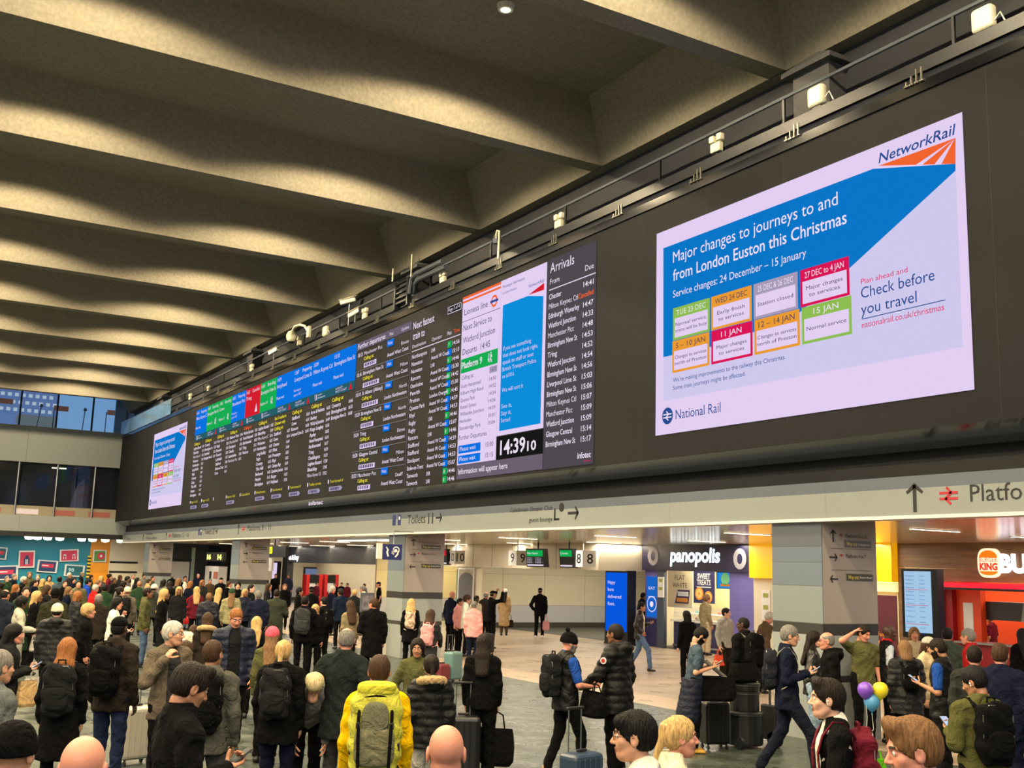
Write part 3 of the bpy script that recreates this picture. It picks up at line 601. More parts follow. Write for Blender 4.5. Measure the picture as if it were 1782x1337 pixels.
struct(MB().box((22.05, 40.1, 0), (22.3, 41.8, 2.56)), 'trim_6', cream)
# arched grey doorway beside gate nine
t = empty('grey_door', label='tall rounded grey doorway in the cream wall between gates nine and ten', cat='door')
pts = [(22.0, 41.55-.0, 0), (22.0, 40.35, 0)]+[(22.0, 40.95-.6*math.cos(a), 2.0+.32*math.sin(a)) for a in np.linspace(0, PI, 9)]
MB().prism(pts, (-.03, 0, 0)).build('leaf', mat('grey_door_leaf', (104, 104, 104), rough=.5), t)
MB().box((21.97, 40.25, 0), (22.0, 40.33, 2.45)).box((21.97, 41.57, 0), (22.0, 41.65, 2.45)).box((21.97, 40.25, 2.45), (22.0, 41.65, 2.53)).build('frame', whitepl, t, kind='stuff')
# hanging gate number signs with small screens
scrk = mat('screen_black', (14, 14, 16), rough=.3)
def gate_sign(num, p0, pm, p1, s0, s1, lab, lab2):
    t = empty('gate_number_sign', label=lab, cat='sign'); X = 21.2
    ya, ym = atX(p0, 970, X)[1], atX(pm, 970, X)[1]; E_ = atX(p1, 970, X+.55)
    MB().box((X, ym, 2.66), (X+.06, ya, 3.22)).build('number_plate', whitepl, t)
    d = Vector((.55, E_[1]-ym, 0)); L_ = d.length; d.normalize(); n = Vector((d.y, -d.x, 0))
    MB().prism([(X, ym, 2.66), (E_[0], E_[1], 2.66), (E_[0]-n.x*.06, E_[1]-n.y*.06, 2.66), (X-n.x*.06, ym-n.y*.06, 2.66)], (0, 0, .56)).build('angled_plate', whitepl, t)
    q = Flat((X, 0, 0), RT, (-1, 0, 0)); q.o = Vector((X, ya, 0)); q.text(num, (ya-ym)*.5, 2.78, .33, ink, w=min(.26*len(num), (ya-ym)*.8), bold=.01, align=.5)
    q2 = Flat((X, 0, 0), d, n); q2.o = Vector((X, ym, 0)); q2.text(num, L_*.55, 2.78, .33, ink, w=min(.26*len(num), L_*.8), bold=.01, align=.5); q.done(t); q2.done(t)
    MB().tube([(X+.04, ym, 3.22), (X+.04, ym, 3.52)], .02).build('hanger', steel, t)
    s_ = empty('platform_screen', label=lab2, cat='screen'); sa, sb = atX(s0, 970, X-.05)[1], atX(s1, 970, X-.05)[1]; w2 = sa-sb
    MB().prism([(X-.1, sb, 2.62), (X+.1, sb, 2.62), (X+.02, sb, 3.28), (X-.16, sb, 3.28)], (0, w2, 0)).build('case', scrk, s_)
    def on(a, z, e=.004): return (X-.1-.09*(z-2.62)-e, sa-a*w2, z)
    def rc(a0, a1, z0, z1, m): MB().prism([on(a0, z0), on(a1, z0), on(a1, z1), on(a0, z1)], (-.003, 0, 0)).build('display', m, s_)
    rc(.05, .95, 3.0, 3.22, L['green'] if num != '10' else L['red']); rc(.05, .95, 2.66, 2.71, L['white'])
    q = Flat((X, 0, 0), RT, (-1, 0, 0)); q.o = Vector((X-.165, sa, 0)); q.text('Milton Keynes' if num != '8' else 'Crewe', w2*.1, 3.08, .07, L['white'], w=w2*.6)
    for k in range(4 if num == '9' else 0): q.text('Calling at', w2*.1, 2.93-.055*k, .03, L['white'], w=w2*.3); q.text('Preparing', w2*.58, 2.93-.055*k, .03, L['white'], w=w2*.3)
    q.done(s_); MB().tube([(X, (sa+sb)/2, 3.28), (X, (sa+sb)/2, 3.52)], .03).build('bracket', dark, s_)
gate_sign('10', 781, 791.5, 809, 769, 780, 'white number sign reading 10 above the gates, farthest of the three', 'small tilted screen with red heading beside the number 10 sign')
gate_sign('9', 885, 899, 918, 919, 950, 'white number sign reading 9 on the cream bulkhead, middle of the three', 'small tilted screen with green heading and white list beside the number 9')
gate_sign('8', 1001, 1014, 1037, 977, 1000, 'white number sign reading 8 on the cream bulkhead, nearest the bakery', 'small tilted screen with green heading and dark list beside the number 8')
# ------------------------------------------------------------------ left shop with black bulkhead
struct(MB().box((22.4, 51.0, 2.55), (22.6, 65.6, 3.5)), 'wall_shop', mat('charcoal_bulkhead', (52, 50, 46), rough=.4))
panelled(22.6, 27.5, 73.0, 3.5, 'wall_shop_end', cream, 2.0)
struct(MB().box((27.3, 50.7, 0), (27.5, 73, 3.5)), 'wall_shop_back', mat('bright_cream_wall', (236, 222, 190), rough=.5))
_a2 = lamp('shop_ceiling_light', 'AREA', (24.8, 62, 3.4), 520, (1, .9, .72), shape='RECTANGLE', size=3, size_y=18)
lamp('bakery_ceiling_light', 'AREA', (25.2, 28, 3.2), 330, (1, .88, .62), shape='RECTANGLE', size=2, size_y=4)
lamp('kiosk_ceiling_light', 'AREA', (25.3, 23.2, 3.2), 260, (1, .84, .5), shape='RECTANGLE', size=2, size_y=3.5)
lamp('burger_shop_light', 'AREA', (26.5, 16.5, 3.2), 320, (1, .84, .62), shape='RECTANGLE', size=3, size_y=6)
lamp('gate_ramp_light', 'AREA', (27, 36.5, 3.4), 420, (1, .88, .66), shape='RECTANGLE', size=7, size_y=7)
lamp('gate_ten_light', 'AREA', (25, 48, 3.4), 240, (1, .84, .5), shape='RECTANGLE', size=4, size_y=3.5)
t = empty('shop_sign', label='small glowing white shop name on the black bulkhead of the far shop', cat='sign')
q = Flat((22.4, 65.2, 0), RT, (-1, 0, 0)); q.o = Vector((22.39, 65.3, 0)); q.text('meet & buy', .1, 2.72, .26, mat('sign_glow', (245, 248, 255), emit=2.5), w=2.3, bold=.05); q.done(t)
struct(MB().box((22.3, 64.6, 0), (22.7, 65.5, 3.5)), 'trim_7', black)
t = empty('digital_poster', label='narrow pink and white digital poster beside the black pillar of the far shop', cat='screen')
MB().box((22.0, 65.55, 0), (22.25, 66.45, 2.6)).build('case', scrk, t); MB().box((21.985, 65.6, .4), (22.0, 66.4, 2.5)).build('display', L['pink'], t)
t = empty('wall_monitor', label='wide wall monitor with blue grey picture on the cream wall of the far shop', cat='screen')
ma, mb_ = atY(529, 987, 72.9), atY(557, 1003, 72.9); MB().box((ma[0], 72.9, mb_[2]), (mb_[0], 73.0, ma[2])).build('case', scrk, t); MB().box((ma[0]+.12, 72.89, mb_[2]+.1), (mb_[0]-.12, 72.9, ma[2]-.1)).build('display', led('mon', (120, 136, 168), .7), t)
rd = mat('red_machine', (196, 24, 30), rough=.4)
for i, (pa, pb, lab) in enumerate(((534, 562, 'left red vending machine with a dark screen in the far cream walled shop'), (566, 590, 'right red vending machine with a dark screen in the far cream walled shop'))):
    t = empty('vending_machine', label=lab, cat='machine', group='red machines in the far shop'); y = 64.0
    xa, xb, zt = atY(pa, 1000, y)[0], atY(pb, 1000, y)[0], atY(pa, 1000, y)[2]; w_ = xb-xa
    MB().box((xa, y, 0), (xa+w_*.2, y+.7, zt)).build('side_panel', rd, t); MB().box((xb-w_*.22, y, 0), (xb, y+.7, zt)).build('side_panel', rd, t); MB().box((xa+w_*.2, y+.1, 0), (xb-w_*.22, y+.7, zt-.05)).build('cabinet', rd, t)
    MB().box((xa+w_*.2, y+.02, zt-.5), (xb-w_*.22, y+.1, zt-.02)).build('screen', scrk, t); MB().box((xa+w_*.22, y+.06, zt-1.05), (xb-w_*.24, y+.1, zt-.52)).build('front_panel', whitepl, t)
    MB().box((xa+w_*.3, y-.12, .6), (xb-w_*.3, y+.1, .9)).build('tray', steel, t)
# yellow lit indicator and 12 sign
t = empty('platform_indicator', label='black platform indicator box with glowing yellow digits beside the far column', cat='sign')
p = atX(458, 955, 16.0); MB().box((16, p[1]-3.2, 2.75), (16.15, p[1]+.1, 3.25)).build('case', scrk, t)
q = Flat((16, 0, 0), RT, (-1, 0, 0)); q.o = Vector((16, p[1], 0)); q.text('12 - 13', .1, 2.93, .26, mat('indicator_yellow', (240, 240, 20), emit=2.2), w=1.25, bold=.05); q.done(t)
MB().tube([(16.07, p[1]-1.5, 3.25), (16.07, p[1]-1.5, 3.5)], .03).build('hanger', dark, t)
t = empty('gate_number_sign', label='pale sign reading 12 on the wall right of the far column', cat='sign')
p = atX(458, 968, 17.0); MB().box((17, p[1]-1.4, 2.1), (17.1, p[1]+.1, 2.72)).build('number_plate', whitepl, t); MB().tube([(17.05, p[1]-.6, 2.72), (17.05, p[1]-.6, 3.52)], .02).build('hanger', steel, t)
q = Flat((17, 0, 0), RT, (-1, 0, 0)); q.o = Vector((17, p[1], 0)); q.text('12', .3, 2.3, .32, ink, w=.7, bold=.02); q.done(t)
# hearing loop sign in front of the second column
t = empty('hearing_loop_sign', label='dark blue square sign with a white ear symbol hanging in front of the white column', cat='sign')
hb = mat('loop_blue', (36, 44, 104), rough=.4)
e0 = atY(668, 947, 27.3); e1 = atY(694, 975, 27.3)
MB().box((e0[0], 27.3, e1[2]), (e1[0]+.08, 27.36, e0[2])).build('panel', hb, t); MB().box((e0[0]-.17, 27.34, e1[2]+.02), (e0[0]-.02, 27.40, e0[2]+.02)).build('back_panel', whitepl, t)
q = Flat((0, 0, 0), (1, 0, 0), (0, -1, 0)); q.o = Vector((e0[0], 27.3, e1[2])); Wd = e1[0]+.08-e0[0]; Hh = e0[2]-e1[2]
def arcp(cx, cz, r0, r1, a0, a1, n=12): return [(cx+r1*math.cos(a), cz+r1*math.sin(a)) for a in np.linspace(a0, a1, n)]+[(cx+r0*math.cos(a), cz+r0*math.sin(a)) for a in np.linspace(a1, a0, n)]
q.poly(arcp(Wd*.68, Hh*.62, .075, .105, -PI*.15, PI*.95), inkw); q.poly([(Wd*.68+.09, Hh*.6), (Wd*.68+.07, Hh*.35), (Wd*.68, Hh*.16), (Wd*.68-.04, Hh*.2), (Wd*.68+.02, Hh*.38), (Wd*.68+.05, Hh*.6)], inkw); q.disc(Wd*.66, Hh*.6, .045, inkw)
for k, r in enumerate((.05, .08, .11)): q.poly(arcp(Wd*.36, Hh*.48, r, r+.012, -.6, .6, 6), inkw)
q.poly([(Wd*.12, Hh*.8), (Wd*.2, Hh*.62), (Wd*.14, Hh*.5), (Wd*.22, Hh*.2), (Wd*.3, Hh*.22), (Wd*.24, Hh*.5), (Wd*.28, Hh*.64), (Wd*.16, Hh*.84)], inkw); q.done(t)
MB().tube([(e0[0]+.3, 27.33, e0[2]), (e0[0]+.3, 27.33, 3.44), (13.05, 27.33, 3.44)], .015).build('hanger', steel, t)
# ------------------------------------------------------------------ bakery shop
navy = mat('bakery_navy', (34, 32, 62), rough=.45); violet = mat('bakery_violet', (112, 106, 178), rough=.5); ink2 = mat('bakery_dark_blue', (50, 48, 92), rough=.5)
X = 24.0
t = empty('shop_sign', label='dark navy shop sign reading panopolis in glowing white rounded letters between two bread rings', cat='sign')
MB().box((X-.15, 25.75, 2.62), (X+.1, 31.25, 3.5)).build('sign_board', navy, t)
q = Flat((0, 0, 0), RT, (-1, 0, 0)); q.o = Vector((X-.16, 0, 0))
p0 = atX(1167, 977, X-.15); p1 = atX(1253, 980, X-.15)
gl = mat('sign_glow_blue', (226, 246, 255), emit=2.2)
q.text('panopolis', -p0[1], 2.93, .44, gl, w=p0[1]-p1[1], bold=.03, res=4, slant=.08)
pat = mat('bread_ring_print', (150, 146, 150), rough=.6, var=.5, scale=30)
for px, py in ((1137, 968), (1288, 973)):
    c = atX(px, py, X-.15); q.poly([(-c[1]+r*math.cos(a)*.30, c[2]+r*math.sin(a)*.33) for r, rng_ in ((1, np.linspace(0, 2*PI, 25)),) for a in rng_[:-1]], pat, part='ring_print'); q.poly([(-c[1]+.12*math.cos(a), c[2]+.17*math.sin(a)) for a in np.linspace(0, 2*PI, 13)[:-1]], navy, .008, part='ring_print')
q.done(t)
struct(MB().box((X, 30.45, .0), (X+.2, 31.25, 2.62)), 'wall_bakery', violet)
struct(MB().box((X-.01, 30.45, 0), (X, 31.25, .95)), 'trim_8', ink2)
struct(MB().box((X-.1, 30.08, 0), (X+.04, 30.45, 2.62)), 'trim_9', mat('slate_pillar', (70, 78, 92), rough=.4))
struct(MB().box((X+2.6, 25.7, 0), (X+2.8, 31.3, 3.5)), 'wall_bakery_back', mat('warm_cream_wall', (240, 222, 170), rough=.5))
struct(MB().box((X+.4, 25.7, 0), (X+2.8, 25.8, 3.5)), 'wall_bakery_side', violet); struct(MB().box((X+.3, 31.2, 0), (X+2.8, 31.35, 3.5)), 'wall_bakery_far_side', cream)
struct(MB().box((X, 25.75, 0), (X+.1, 26.85, 2.62)), 'wall_bakery_front', violet)
def poster(name, lab, x, y1, y0, z0, z1, m, fn=None, frame=None, cat='poster'):
    t = empty(name, label=lab, cat=cat); MB().box((x, y0, z0), (x+.03, y1, z1)).build('sheet', m, t)
    if frame: MB().box((x-.012, y0-.02, z0-.02), (x+.02, y0, z1+.02)).box((x-.012, y1, z0-.02), (x+.02, y1+.02, z1+.02)).box((x-.012, y0, z1), (x+.02, y1, z1+.02)).box((x-.012, y0, z0-.02), (x+.02, y1, z0)).build('frame', frame, t, kind='stuff')
    if fn: q = Flat((x, y1, 0), RT, (-1, 0, 0)); fn(q, y1-y0, z0, z1); q.done(t)
    return t
paperm = mat('poster_cream', (232, 216, 180), rough=.6); brn = mat('print_brown', (92, 70, 50), rough=.6); gold = mat('print_gold', (226, 150, 60), rough=.6); pur = mat('print_purple', (66, 52, 96), rough=.6)
def f1(q, w, z0, z1):
    q.text('FLAT', w*.5, z1-.35, .17, brn, w=.55, align=.5); q.text('WHITE', w*.5, z1-.62, .17, brn, w=.8, align=.5)
    q.poly([(w*.3, z0+.15), (w*.42, z0+.62), (w*.9, z0+.62), (w*.85, z0+.15)], pur); q.rect(w*.42, w*.85, z0+.4, z0+.56, inkw, .007); q.rect(w*.38, w*.82, z0+.2, z0+.34, gold, .007)
poster('poster', 'cream poster reading FLAT WHITE on the bakery back wall', X+.9, atX(1162, 1000, X+.9)[1], atX(1205, 1000, X+.9)[1], 1.35, 2.66, paperm, f1)
def f2(q, w, z0, z1):
    q.text('SWEET', w*.5, z1-.28, .17, inkw, w=w*.62, align=.5, bold=.03); q.text('TREATS', w*.5, z1-.49, .17, inkw, w=w*.66, align=.5, bold=.03); q.rect(w*.15, w*.85, z1-.58, z1-.55, inkw)
    for a, b, r in ((.28, .32, .22), (.72, .22, .2)): q.disc(w*a, z0+b, r, gold); q.disc(w*a, z0+b, r*.7, mat('print_pale_gold', (246, 206, 120)), .008); q.disc(w*a, z0+b, r*.25, gold, .011)
poster('poster', 'purple poster reading SWEET TREATS with golden tarts on the bakery back wall', X+.9, atX(1207, 1000, X+.9)[1], atX(1243, 1000, X+.9)[1], 1.55, 2.66, ink2, f2)
def f3(q, w, z0, z1): q.disc(w*.5, (z0+z1)/2+.05, .2, mat('print_green', (110, 180, 120), emit=.6)); q.rect(w*.2, w*.8, z0+.06, z0+.14, gold)
t = poster('menu_screen', 'small bright blue hanging menu screen above the bakery counter', X+.2, atX(1248, 1000, X+.2)[1], 26.88, 2.1, 2.6, led('menu_blue', (40, 140, 220)), f3, scrk, 'screen')
for yy in (26.95, 27.2): MB().tube([(X+.21, yy, 2.6), (X+.21, yy, 3.5)], .012).build('hanger', steel, t)
t = empty('bakery_counter', label='navy bakery counter with glass display of pastries under the posters', cat='counter')
MB().box((X+.2, 27.0, 0), (X+.9, 29.9, .92)).build('front', ink2, t); MB().box((X+.1, 26.95, .92), (X+1.0, 29.95, .98)).build('top', whitepl, t); MB().box((X+.2, 27.0, 1.0), (X+.21, 29.9, 1.45)).build('glass', glassm, t)
MB().box((X+.22, 27.0, 1.2), (X+.8, 29.9, 1.215)).build('shelf', whitepl, t); MB().box((X+.15, 27.0, .1), (X+.19, 29.9, .16)).build('kick_rail', steel, t)
pc = [(214, 160, 80), (190, 120, 60), (236, 206, 120), (90, 170, 170), (230, 90, 80), (225, 220, 200), (200, 190, 60)]
g0 = None
for i in range(14):
    y = 27.2+.19*i; zz = .985 if i % 2 else 1.22; m = mat('pastry_%d' % (i % 7), pc[i % 7], rough=.6, bump=.2, scale=30)
    MB().lathe([(.02, 0), (.055, .01), (.06, .05), (.035, .085), (.01, .095)], (X+.42+.14*(i % 3), y, zz), 8).build('pastry', m, None, label='small %s pastry or pack on the %s shelf of the bakery counter' % (('golden', 'brown', 'pale yellow', 'teal', 'red', 'cream', 'lime')[i % 7], 'upper' if zz > 1.1 else 'lower'), cat='food', group='pastries in the bakery counter')
def f4(q, w, z0, z1):
    q.text('EAT', w*.5, z1-.45, .1, L['white'], w=w*.6, align=.5); q.text('BETTER', w*.5, z1-.8, .12, L['white'], w=w*.62, align=.5); q.text('EVERY DAY', w*.5, z1-.98, .05, L['white'], w=w*.4, align=.5)
    q.disc(w*.5, z0+.45, .27, L['white']); q.disc(w*.5, z0+.45, .24, led('pbl', (30, 110, 216), .8), .008); q.disc(w*.5, z0+.45, .1, L['white'], .011)
poster('poster', 'tall bright blue poster with a white ring on the violet bakery wall', X-.05, 31.1, 30.5, 1.0, 2.4, led('pbl', (30, 110, 216), .8), f4)
def f5(q, w, z0, z1):
    for b in (.75, .35): q.rect(w*.2, w*.8, z0+(z1-z0)*b, z0+(z1-z0)*(b+.15), mat('print_olive', (150, 160, 70)))
poster('notice', 'narrow white notice on the dark pillar left of the bakery', X-.14, 30.36, 30.04, 1.7, 2.4, whitepl, f5)
# kiosk: yellow fascia and cream interior
yel = mat('yellow_fascia', (250, 180, 10), rough=.4, emit=.55)
t = empty('yellow_shop_fascia', label='plain glowing yellow shop fascia box seen on both sides of the big column', cat='sign'); MB().box((X-.2, 20.2, 2.46), (X+.3, 25.72, 3.499)).build('box', yel, t)
for i in range(4): MB().box((X-.206, 20.2+1.38*i, 2.47), (X-.2, 20.215+1.38*i, 3.49)).build('joint', mat('yellow_joint', (190, 130, 10)), t)
struct(MB().box((X+2.4, 20.2, 0), (X+2.6, 25.7, 3.5)), 'wall_kiosk', mat('warm_cream_wall', (240, 222, 170)))
poster('menu_screen', 'pale blue menu screen glowing in the kiosk left of the big column', X+.2, 24.6, 24.0, 1.5, 2.42, led('menu_pale', (130, 160, 240)), None, scrk, 'screen')
poster('notice', 'white notice with coloured boxes beside the kiosk entrance', X-.05, 25.35, 24.98, 1.2, 2.1, whitepl, f5)
t = empty('kiosk_counter', label='cream kiosk counter carrying red striped trays beside the big column', cat='counter'); MB().box((X, 23.0, 0), (X+.7, 25.3, .95)).build('front', cream, t); MB().box((X-.05, 22.9, .95), (X+.8, 25.35, 1.0)).build('top', whitepl, t)
for i in range(3): MB().box((X, 23.2+.6*i, 1.0), (X+.4, 23.7+.6*i, 1.06)).box((X+.02, 23.24+.6*i, 1.06), (X+.36, 23.66+.6*i, 1.12)).build('food_tray', mat('tray_red', (200, 70, 50), var=.4, scale=40), None, label='%s red and white food tray on the kiosk counter' % ('right', 'middle', 'left')[i], cat='tray')
def f6(q, w, z0, z1):
    o = mat('print_orange', (244, 150, 40), emit=.5)
    q.text('Food to', w*.1, z1-1.1, .12, o, w=w*.5); q.text('fancy', w*.1, z1-1.35, .14, o, w=w*.55); q.text('every day', w*.1, z0+.3, .1, o, w=w*.6)
poster('poster', 'maroon poster with orange lettering right of the big column', X-.02, 20.95, 20.25, .5, 2.1, mat('maroon', (96, 40, 52), rough=.5), f6)
struct(MB().box((X+.01, 20.2, 0), (X+.12, 21.4, 2.2)), 'wall_kiosk_side', mat('warm_cream_wall', (240, 222, 170))); struct(MB().box((X-.02, 24.9, 0), (X+.05, 25.72, 2.46)), 'wall_kiosk_pillar', cream)
t = empty('light_shelf', label='warm lit soffit panel under the yellow fascia right of the big column', cat='fitting'); MB().box((X-.1, 20.2, 2.2), (X+.2, 21.4, 2.44)).build('panel', mat('warm_lit', (255, 214, 140), emit=1.1), t)
# ------------------------------------------------------------------ burger shop
wood = mat('oak_cladding', (126, 96, 62), rough=.5, var=.28, scale=3, stretch=(1, .25, 3), bump=.1)
wd = empty('wall_burger_shop', kind='structure')
for i in range(3):
    for k, (ya_, yb_) in enumerate(((11.0, 14.2), (14.2, 17.4), (17.4, 20.18))):
        MB().box((X, ya_+.004, 2.52+.327*i+.003), (X+.12, yb_-.004, 2.52+.327*(i+1)-.003)).build('wood_board', wood, wd)
MB().box((X, 18.85, 0), (X+.12, 20.18, 2.52)).build('wood_board', wood, wd)
MB().box((X+2.8, 11, 0), (X+2.9, 20.2, 3.5)).build('back_panel', mat('burger_orange_wall', (232, 74, 34), rough=.4), wd)
MB().box((X+.12, 18.6, 0), (X+.3, 18.85, 2.52)).build('side_return', mat('burger_deep_red', (150, 16, 30), rough=.4), wd)
MB().box((X+.3, 17.9, 0), (X+.5, 18.6, 2.52)).build('side_panel', mat('burger_orange_wall', (232, 74, 34)), wd)
poster('notice', 'two stacked white paper notices on the orange wall of the burger shop', X+.28, 18.4, 18.12, 1.2, 2.0, whitepl)
t = empty('red_light_strip', label='glowing red strip along the front of the burger shop', cat='light'); MB().box((X-.25, 11, 2.38), (X-.1, 19.05, 2.5)).build('strip', mat('red_glow', (255, 10, 36), emit=1.6), t); MB().box((X-.27, 11, 2.32), (X, 19.05, 2.38)).build('rail', black, t)
t = empty('burger_logo_sign', label='round bun shaped sign reading BURGER KING in red between orange halves', cat='sign')
c = atX(1720, 980, X-.1); w_, h_ = .31, .36
def bun(sx, sz, z0=0): return [(sx*math.copysign(abs(math.cos(a))**.6, math.cos(a)), sz*math.copysign(abs(math.sin(a))**.75, math.sin(a))) for a in np.linspace(0, 2*PI, 33)[:-1]]
cr = mat('sign_cream_glow', (255, 240, 205), emit=.9); og = mat('sign_orange_glow', (246, 120, 10), emit=.8); rdg = mat('sign_red_glow', (220, 36, 20), emit=.7)
MB().prism([(X-.1, c[1]-a_, c[2]+b_) for a_, b_ in bun(w_, h_)], (.1, 0, 0)).build('backing', cr, t)
q = Flat((0, 0, 0), RT, (-1, 0, 0)); q.o = Vector((X-.1, c[1], c[2]))
q.poly([(w_*.82*math.cos(a), h_*.36+h_*.5*math.sin(a)) for a in np.linspace(0, PI, 14)], og, part='bun_half'); q.poly([(w_*.82*math.cos(a), -h_*.56+h_*.28*math.sin(a)) for a in np.linspace(PI, 2*PI, 14)], og, part='bun_half')
q.text('BURGER', 0, .02, .115, rdg, w=w_*1.62, bold=.0, align=.5); q.text('KING', 0, -.17, .16, rdg, w=w_*1.6, bold=.05, align=.5); q.done(t)
t = empty('shop_sign', label='big white glowing letters starting BU on the wood cladding of the burger shop', cat='sign')
q = Flat((0, 0, 0), RT, (-1, 0, 0)); q.o = Vector((X-.05, 0, 0)); q.text('BURGER KING', -17.08, 2.79, .40, mat('sign_glow_white', (236, 240, 255), emit=1.6), w=3.9, bold=.06, res=4); q.done(t)
# free standing departures screen in front of it
t = empty('information_screen', label='tall portrait screen with a pale blue departures list in front of the burger shop', cat='screen')
xs_ = 20.2; ya_ = atX(1568, 992, xs_)[1]; yb_ = atX(1626, 992, xs_)[1]; zt_ = atX(1568, 990, xs_)[2]; zb_ = atX(1600, 1103, xs_)[2]
MB().box((xs_, yb_-.06, zb_-.1), (xs_+.22, ya_, zt_)).build('case', scrk, t); MB().box((xs_-.01, yb_+.1, zb_+.02), (xs_, ya_-.08, zt_-.05)).build('display', led('screen_pale_blue', (170, 208, 240), .9), t)
MB().box((xs_+.05, yb_+.2, 0), (xs_+.18, ya_-.2, zb_)).build('stand', scrk, t)
q = Flat((0, 0, 0), RT, (-1, 0, 0)); q.o = Vector((xs_-.012, ya_-.1, 0)); ww = ya_-yb_-.25; zz = zt_-.12
for i in range(15):
    q.text(('Departures', 'Calling at', 'Platform')[i % 3], .03, zz-.05, .03, L['navy'], w=ww*.35); q.text(('14:53', 'On time', 'Crewe')[(i+1) % 3], ww*.6, zz-.05, .03, L['navy'], w=ww*.22)
    if i % 4 == 3: q.rect(0.02, ww*.95, zz-.085, zz-.075, L['crimson'])
    zz -= .085 if i < 9 else .12
q.done(t)
t = empty('drink_machine', label='dark grey drinks machine with a lime green light behind the burger shop counter', cat='machine')
MB().box((X+.5, 16.2, 1.6), (X+1.3, 17.9, 2.05)).build('hood', mat('machine_dark', (44, 40, 42), rough=.4), t); MB().prism([(X+.3, 16.1, 1.6), (X+.5, 16.1, 1.6), (X+.5, 16.1, 2.05), (X+.42, 16.1, 2.05)], (0, .7, 0)).build('control_panel', mat('machine_grey', (120, 120, 112), rough=.4), t)
MB().box((X+.29, 16.3, 1.72), (X+.3, 16.5, 1.78)).build('indicator', led('lime_light', (200, 240, 40), 1.2), t); MB().box((X+.6, 16.1, .9), (X+1.2, 16.9, 1.6)).build('body', steel, t)
t = empty('burger_counter', label='long steel topped counter across the front of the burger shop', cat='counter'); MB().box((X+.1, 11, 0), (X+.5, 18.5, 1.0)).build('front', mat('burger_deep_red', (150, 16, 30)), t); MB().box((X, 11, 1.0), (X+.6, 18.5, 1.05)).build('top', steel, t)
t = empty('menu_board', label='lit menu board with food pictures over the burger counter at the right edge', cat='screen'); MB().box((X+.9, 14.6, 1.9), (X+1.0, 16.0, 2.4)).build('case', scrk, t); MB().box((X+.89, 14.65, 2.05), (X+.9, 15.95, 2.36)).build('display', mat('menu_food', (190, 150, 110), emit=.7, var=.6, scale=6), t)
# ------------------------------------------------------------------ kiosks by the gates
def kiosk(x, y, w, h, zb, lab, colr, lines, facing=RT, tcol=None):
    t = empty('digital_kiosk', label=lab, cat='screen')
    MB().box((x, y-w-.06, 0), (x+.35, y+.06, h+.08)).build('case', scrk, t)
    MB().box((x-.012, y-w, zb), (x, y, h)).build('display', colr, t)
    MB().box((x-.02, y-w-.08, 0), (x+.4, y+.08, .05)).build('plinth', dark, t)
    q = Flat((0, 0, 0), RT, (-1, 0, 0)); q.o = Vector((x-.014, y, 0))
    for i, (s_, z, c_) in enumerate(lines): q.text(s_, w*.1, z, c_, tcol or L['white'], w=min(w*.8, c_*.75*len(s_)))
    q.done(t); return t
kiosk(23.2, 32.5, 1.25, 2.5, .45, 'tall blue advert kiosk reading Happy buns delivered fast left of the bakery', led('advert_blue', (6, 92, 232), .9), [('Happy', 2.1, .12), ('buns', 1.85, .12), ('delivered', 1.6, .12), ('fast.', 1.35, .12)])
ka, kb = atX(716, 1015, 14.9), atX(734, 1015, 14.9)
k_ = kiosk(14.9, ka[1], ka[1]-kb[1], ka[2], .35, 'slim kiosk with a bright blue screen beside the white column', led('kiosk_blue', (20, 150, 232), .95), [('14:39', 1.9, .07), ('Plan your', 1.55, .06), ('journey', 1.42, .06)])
kiosk(22.6, 42.9, 1.0, 2.35, .7, 'kiosk with a green and lilac screen behind the group at gate ten', led('kiosk_green', (60, 190, 130), .9), [('hello', 1.9, .1)])
# ------------------------------------------------------------------ end of the hall: galleries, mural, windows
YB = 67.0
w = empty('wall_back', kind='structure')
def bx(a, b, m, n='panel'): return MB().box(a, b).build(n, m, w)
for i in range(7):
    x0 = -26+5.56*i; x1 = x0+5.55
    if i == 6: x1 = 12.6
    MB().box((x0, YB, 7.75), (min(x1, 12.6), YB+.3, 9.82)).build('parapet_panel', white_clad, w); MB().box((x0, YB, 3.85), (min(x1, 12.75), YB+.35, 4.75)).build('gallery_front', white_clad, w)
bx((-26, YB+.0, 3.58), (13.2, YB+.4, 3.85), black, 'shadow_gap')  # solid black strip; the shade of the gap is put into its colour
bx((-26, YB+1.2, 4.75), (12.8, YB+9, 4.9), mat('gallery_floor', (90, 88, 84)), 'gallery_floor'); bx((-26, YB+.3, 7.7), (12.8, YB+9, 7.8), mat('gallery_ceiling', (70, 68, 66)), 'gallery_ceiling')
bx((-26, YB+7, 4.9), (12.8, YB+7.2, 7.7), mat('gallery_back', (34, 36, 44), rough=.6), 'gallery_back')
bx((-26, YB+.15, 4.75), (12.7, YB+.2, 5.3), mat('beige_band', (140, 132, 112), rough=.5), 'rail_band')
for i in range(10):
    x = 12.4-1.95*i-.1
    bx((x-1.3, YB+.14, 4.82), (x-.1, YB+.15, 5.12), mat('faded_red_print', (150, 84, 78)) if i != 2 else mat('faded_lilac_print', (206, 196, 214)), 'printed_strip')
po = None
for i, px in enumerate((30, 98, 164)):
    x = atY(px, 850, YB)[0]; MB().tube([(x, YB+.1, 4.75), (x, YB+.1, 7.75)], .06).build('gallery_post', steel, w)
for i in range(6):
    x = 8.2+2.02-3.0*i; 
    t = MB().box((x, YB+.2, 5.3), (x+2.96, YB+.23, 7.7)).build('glass_pane', glassd, w)
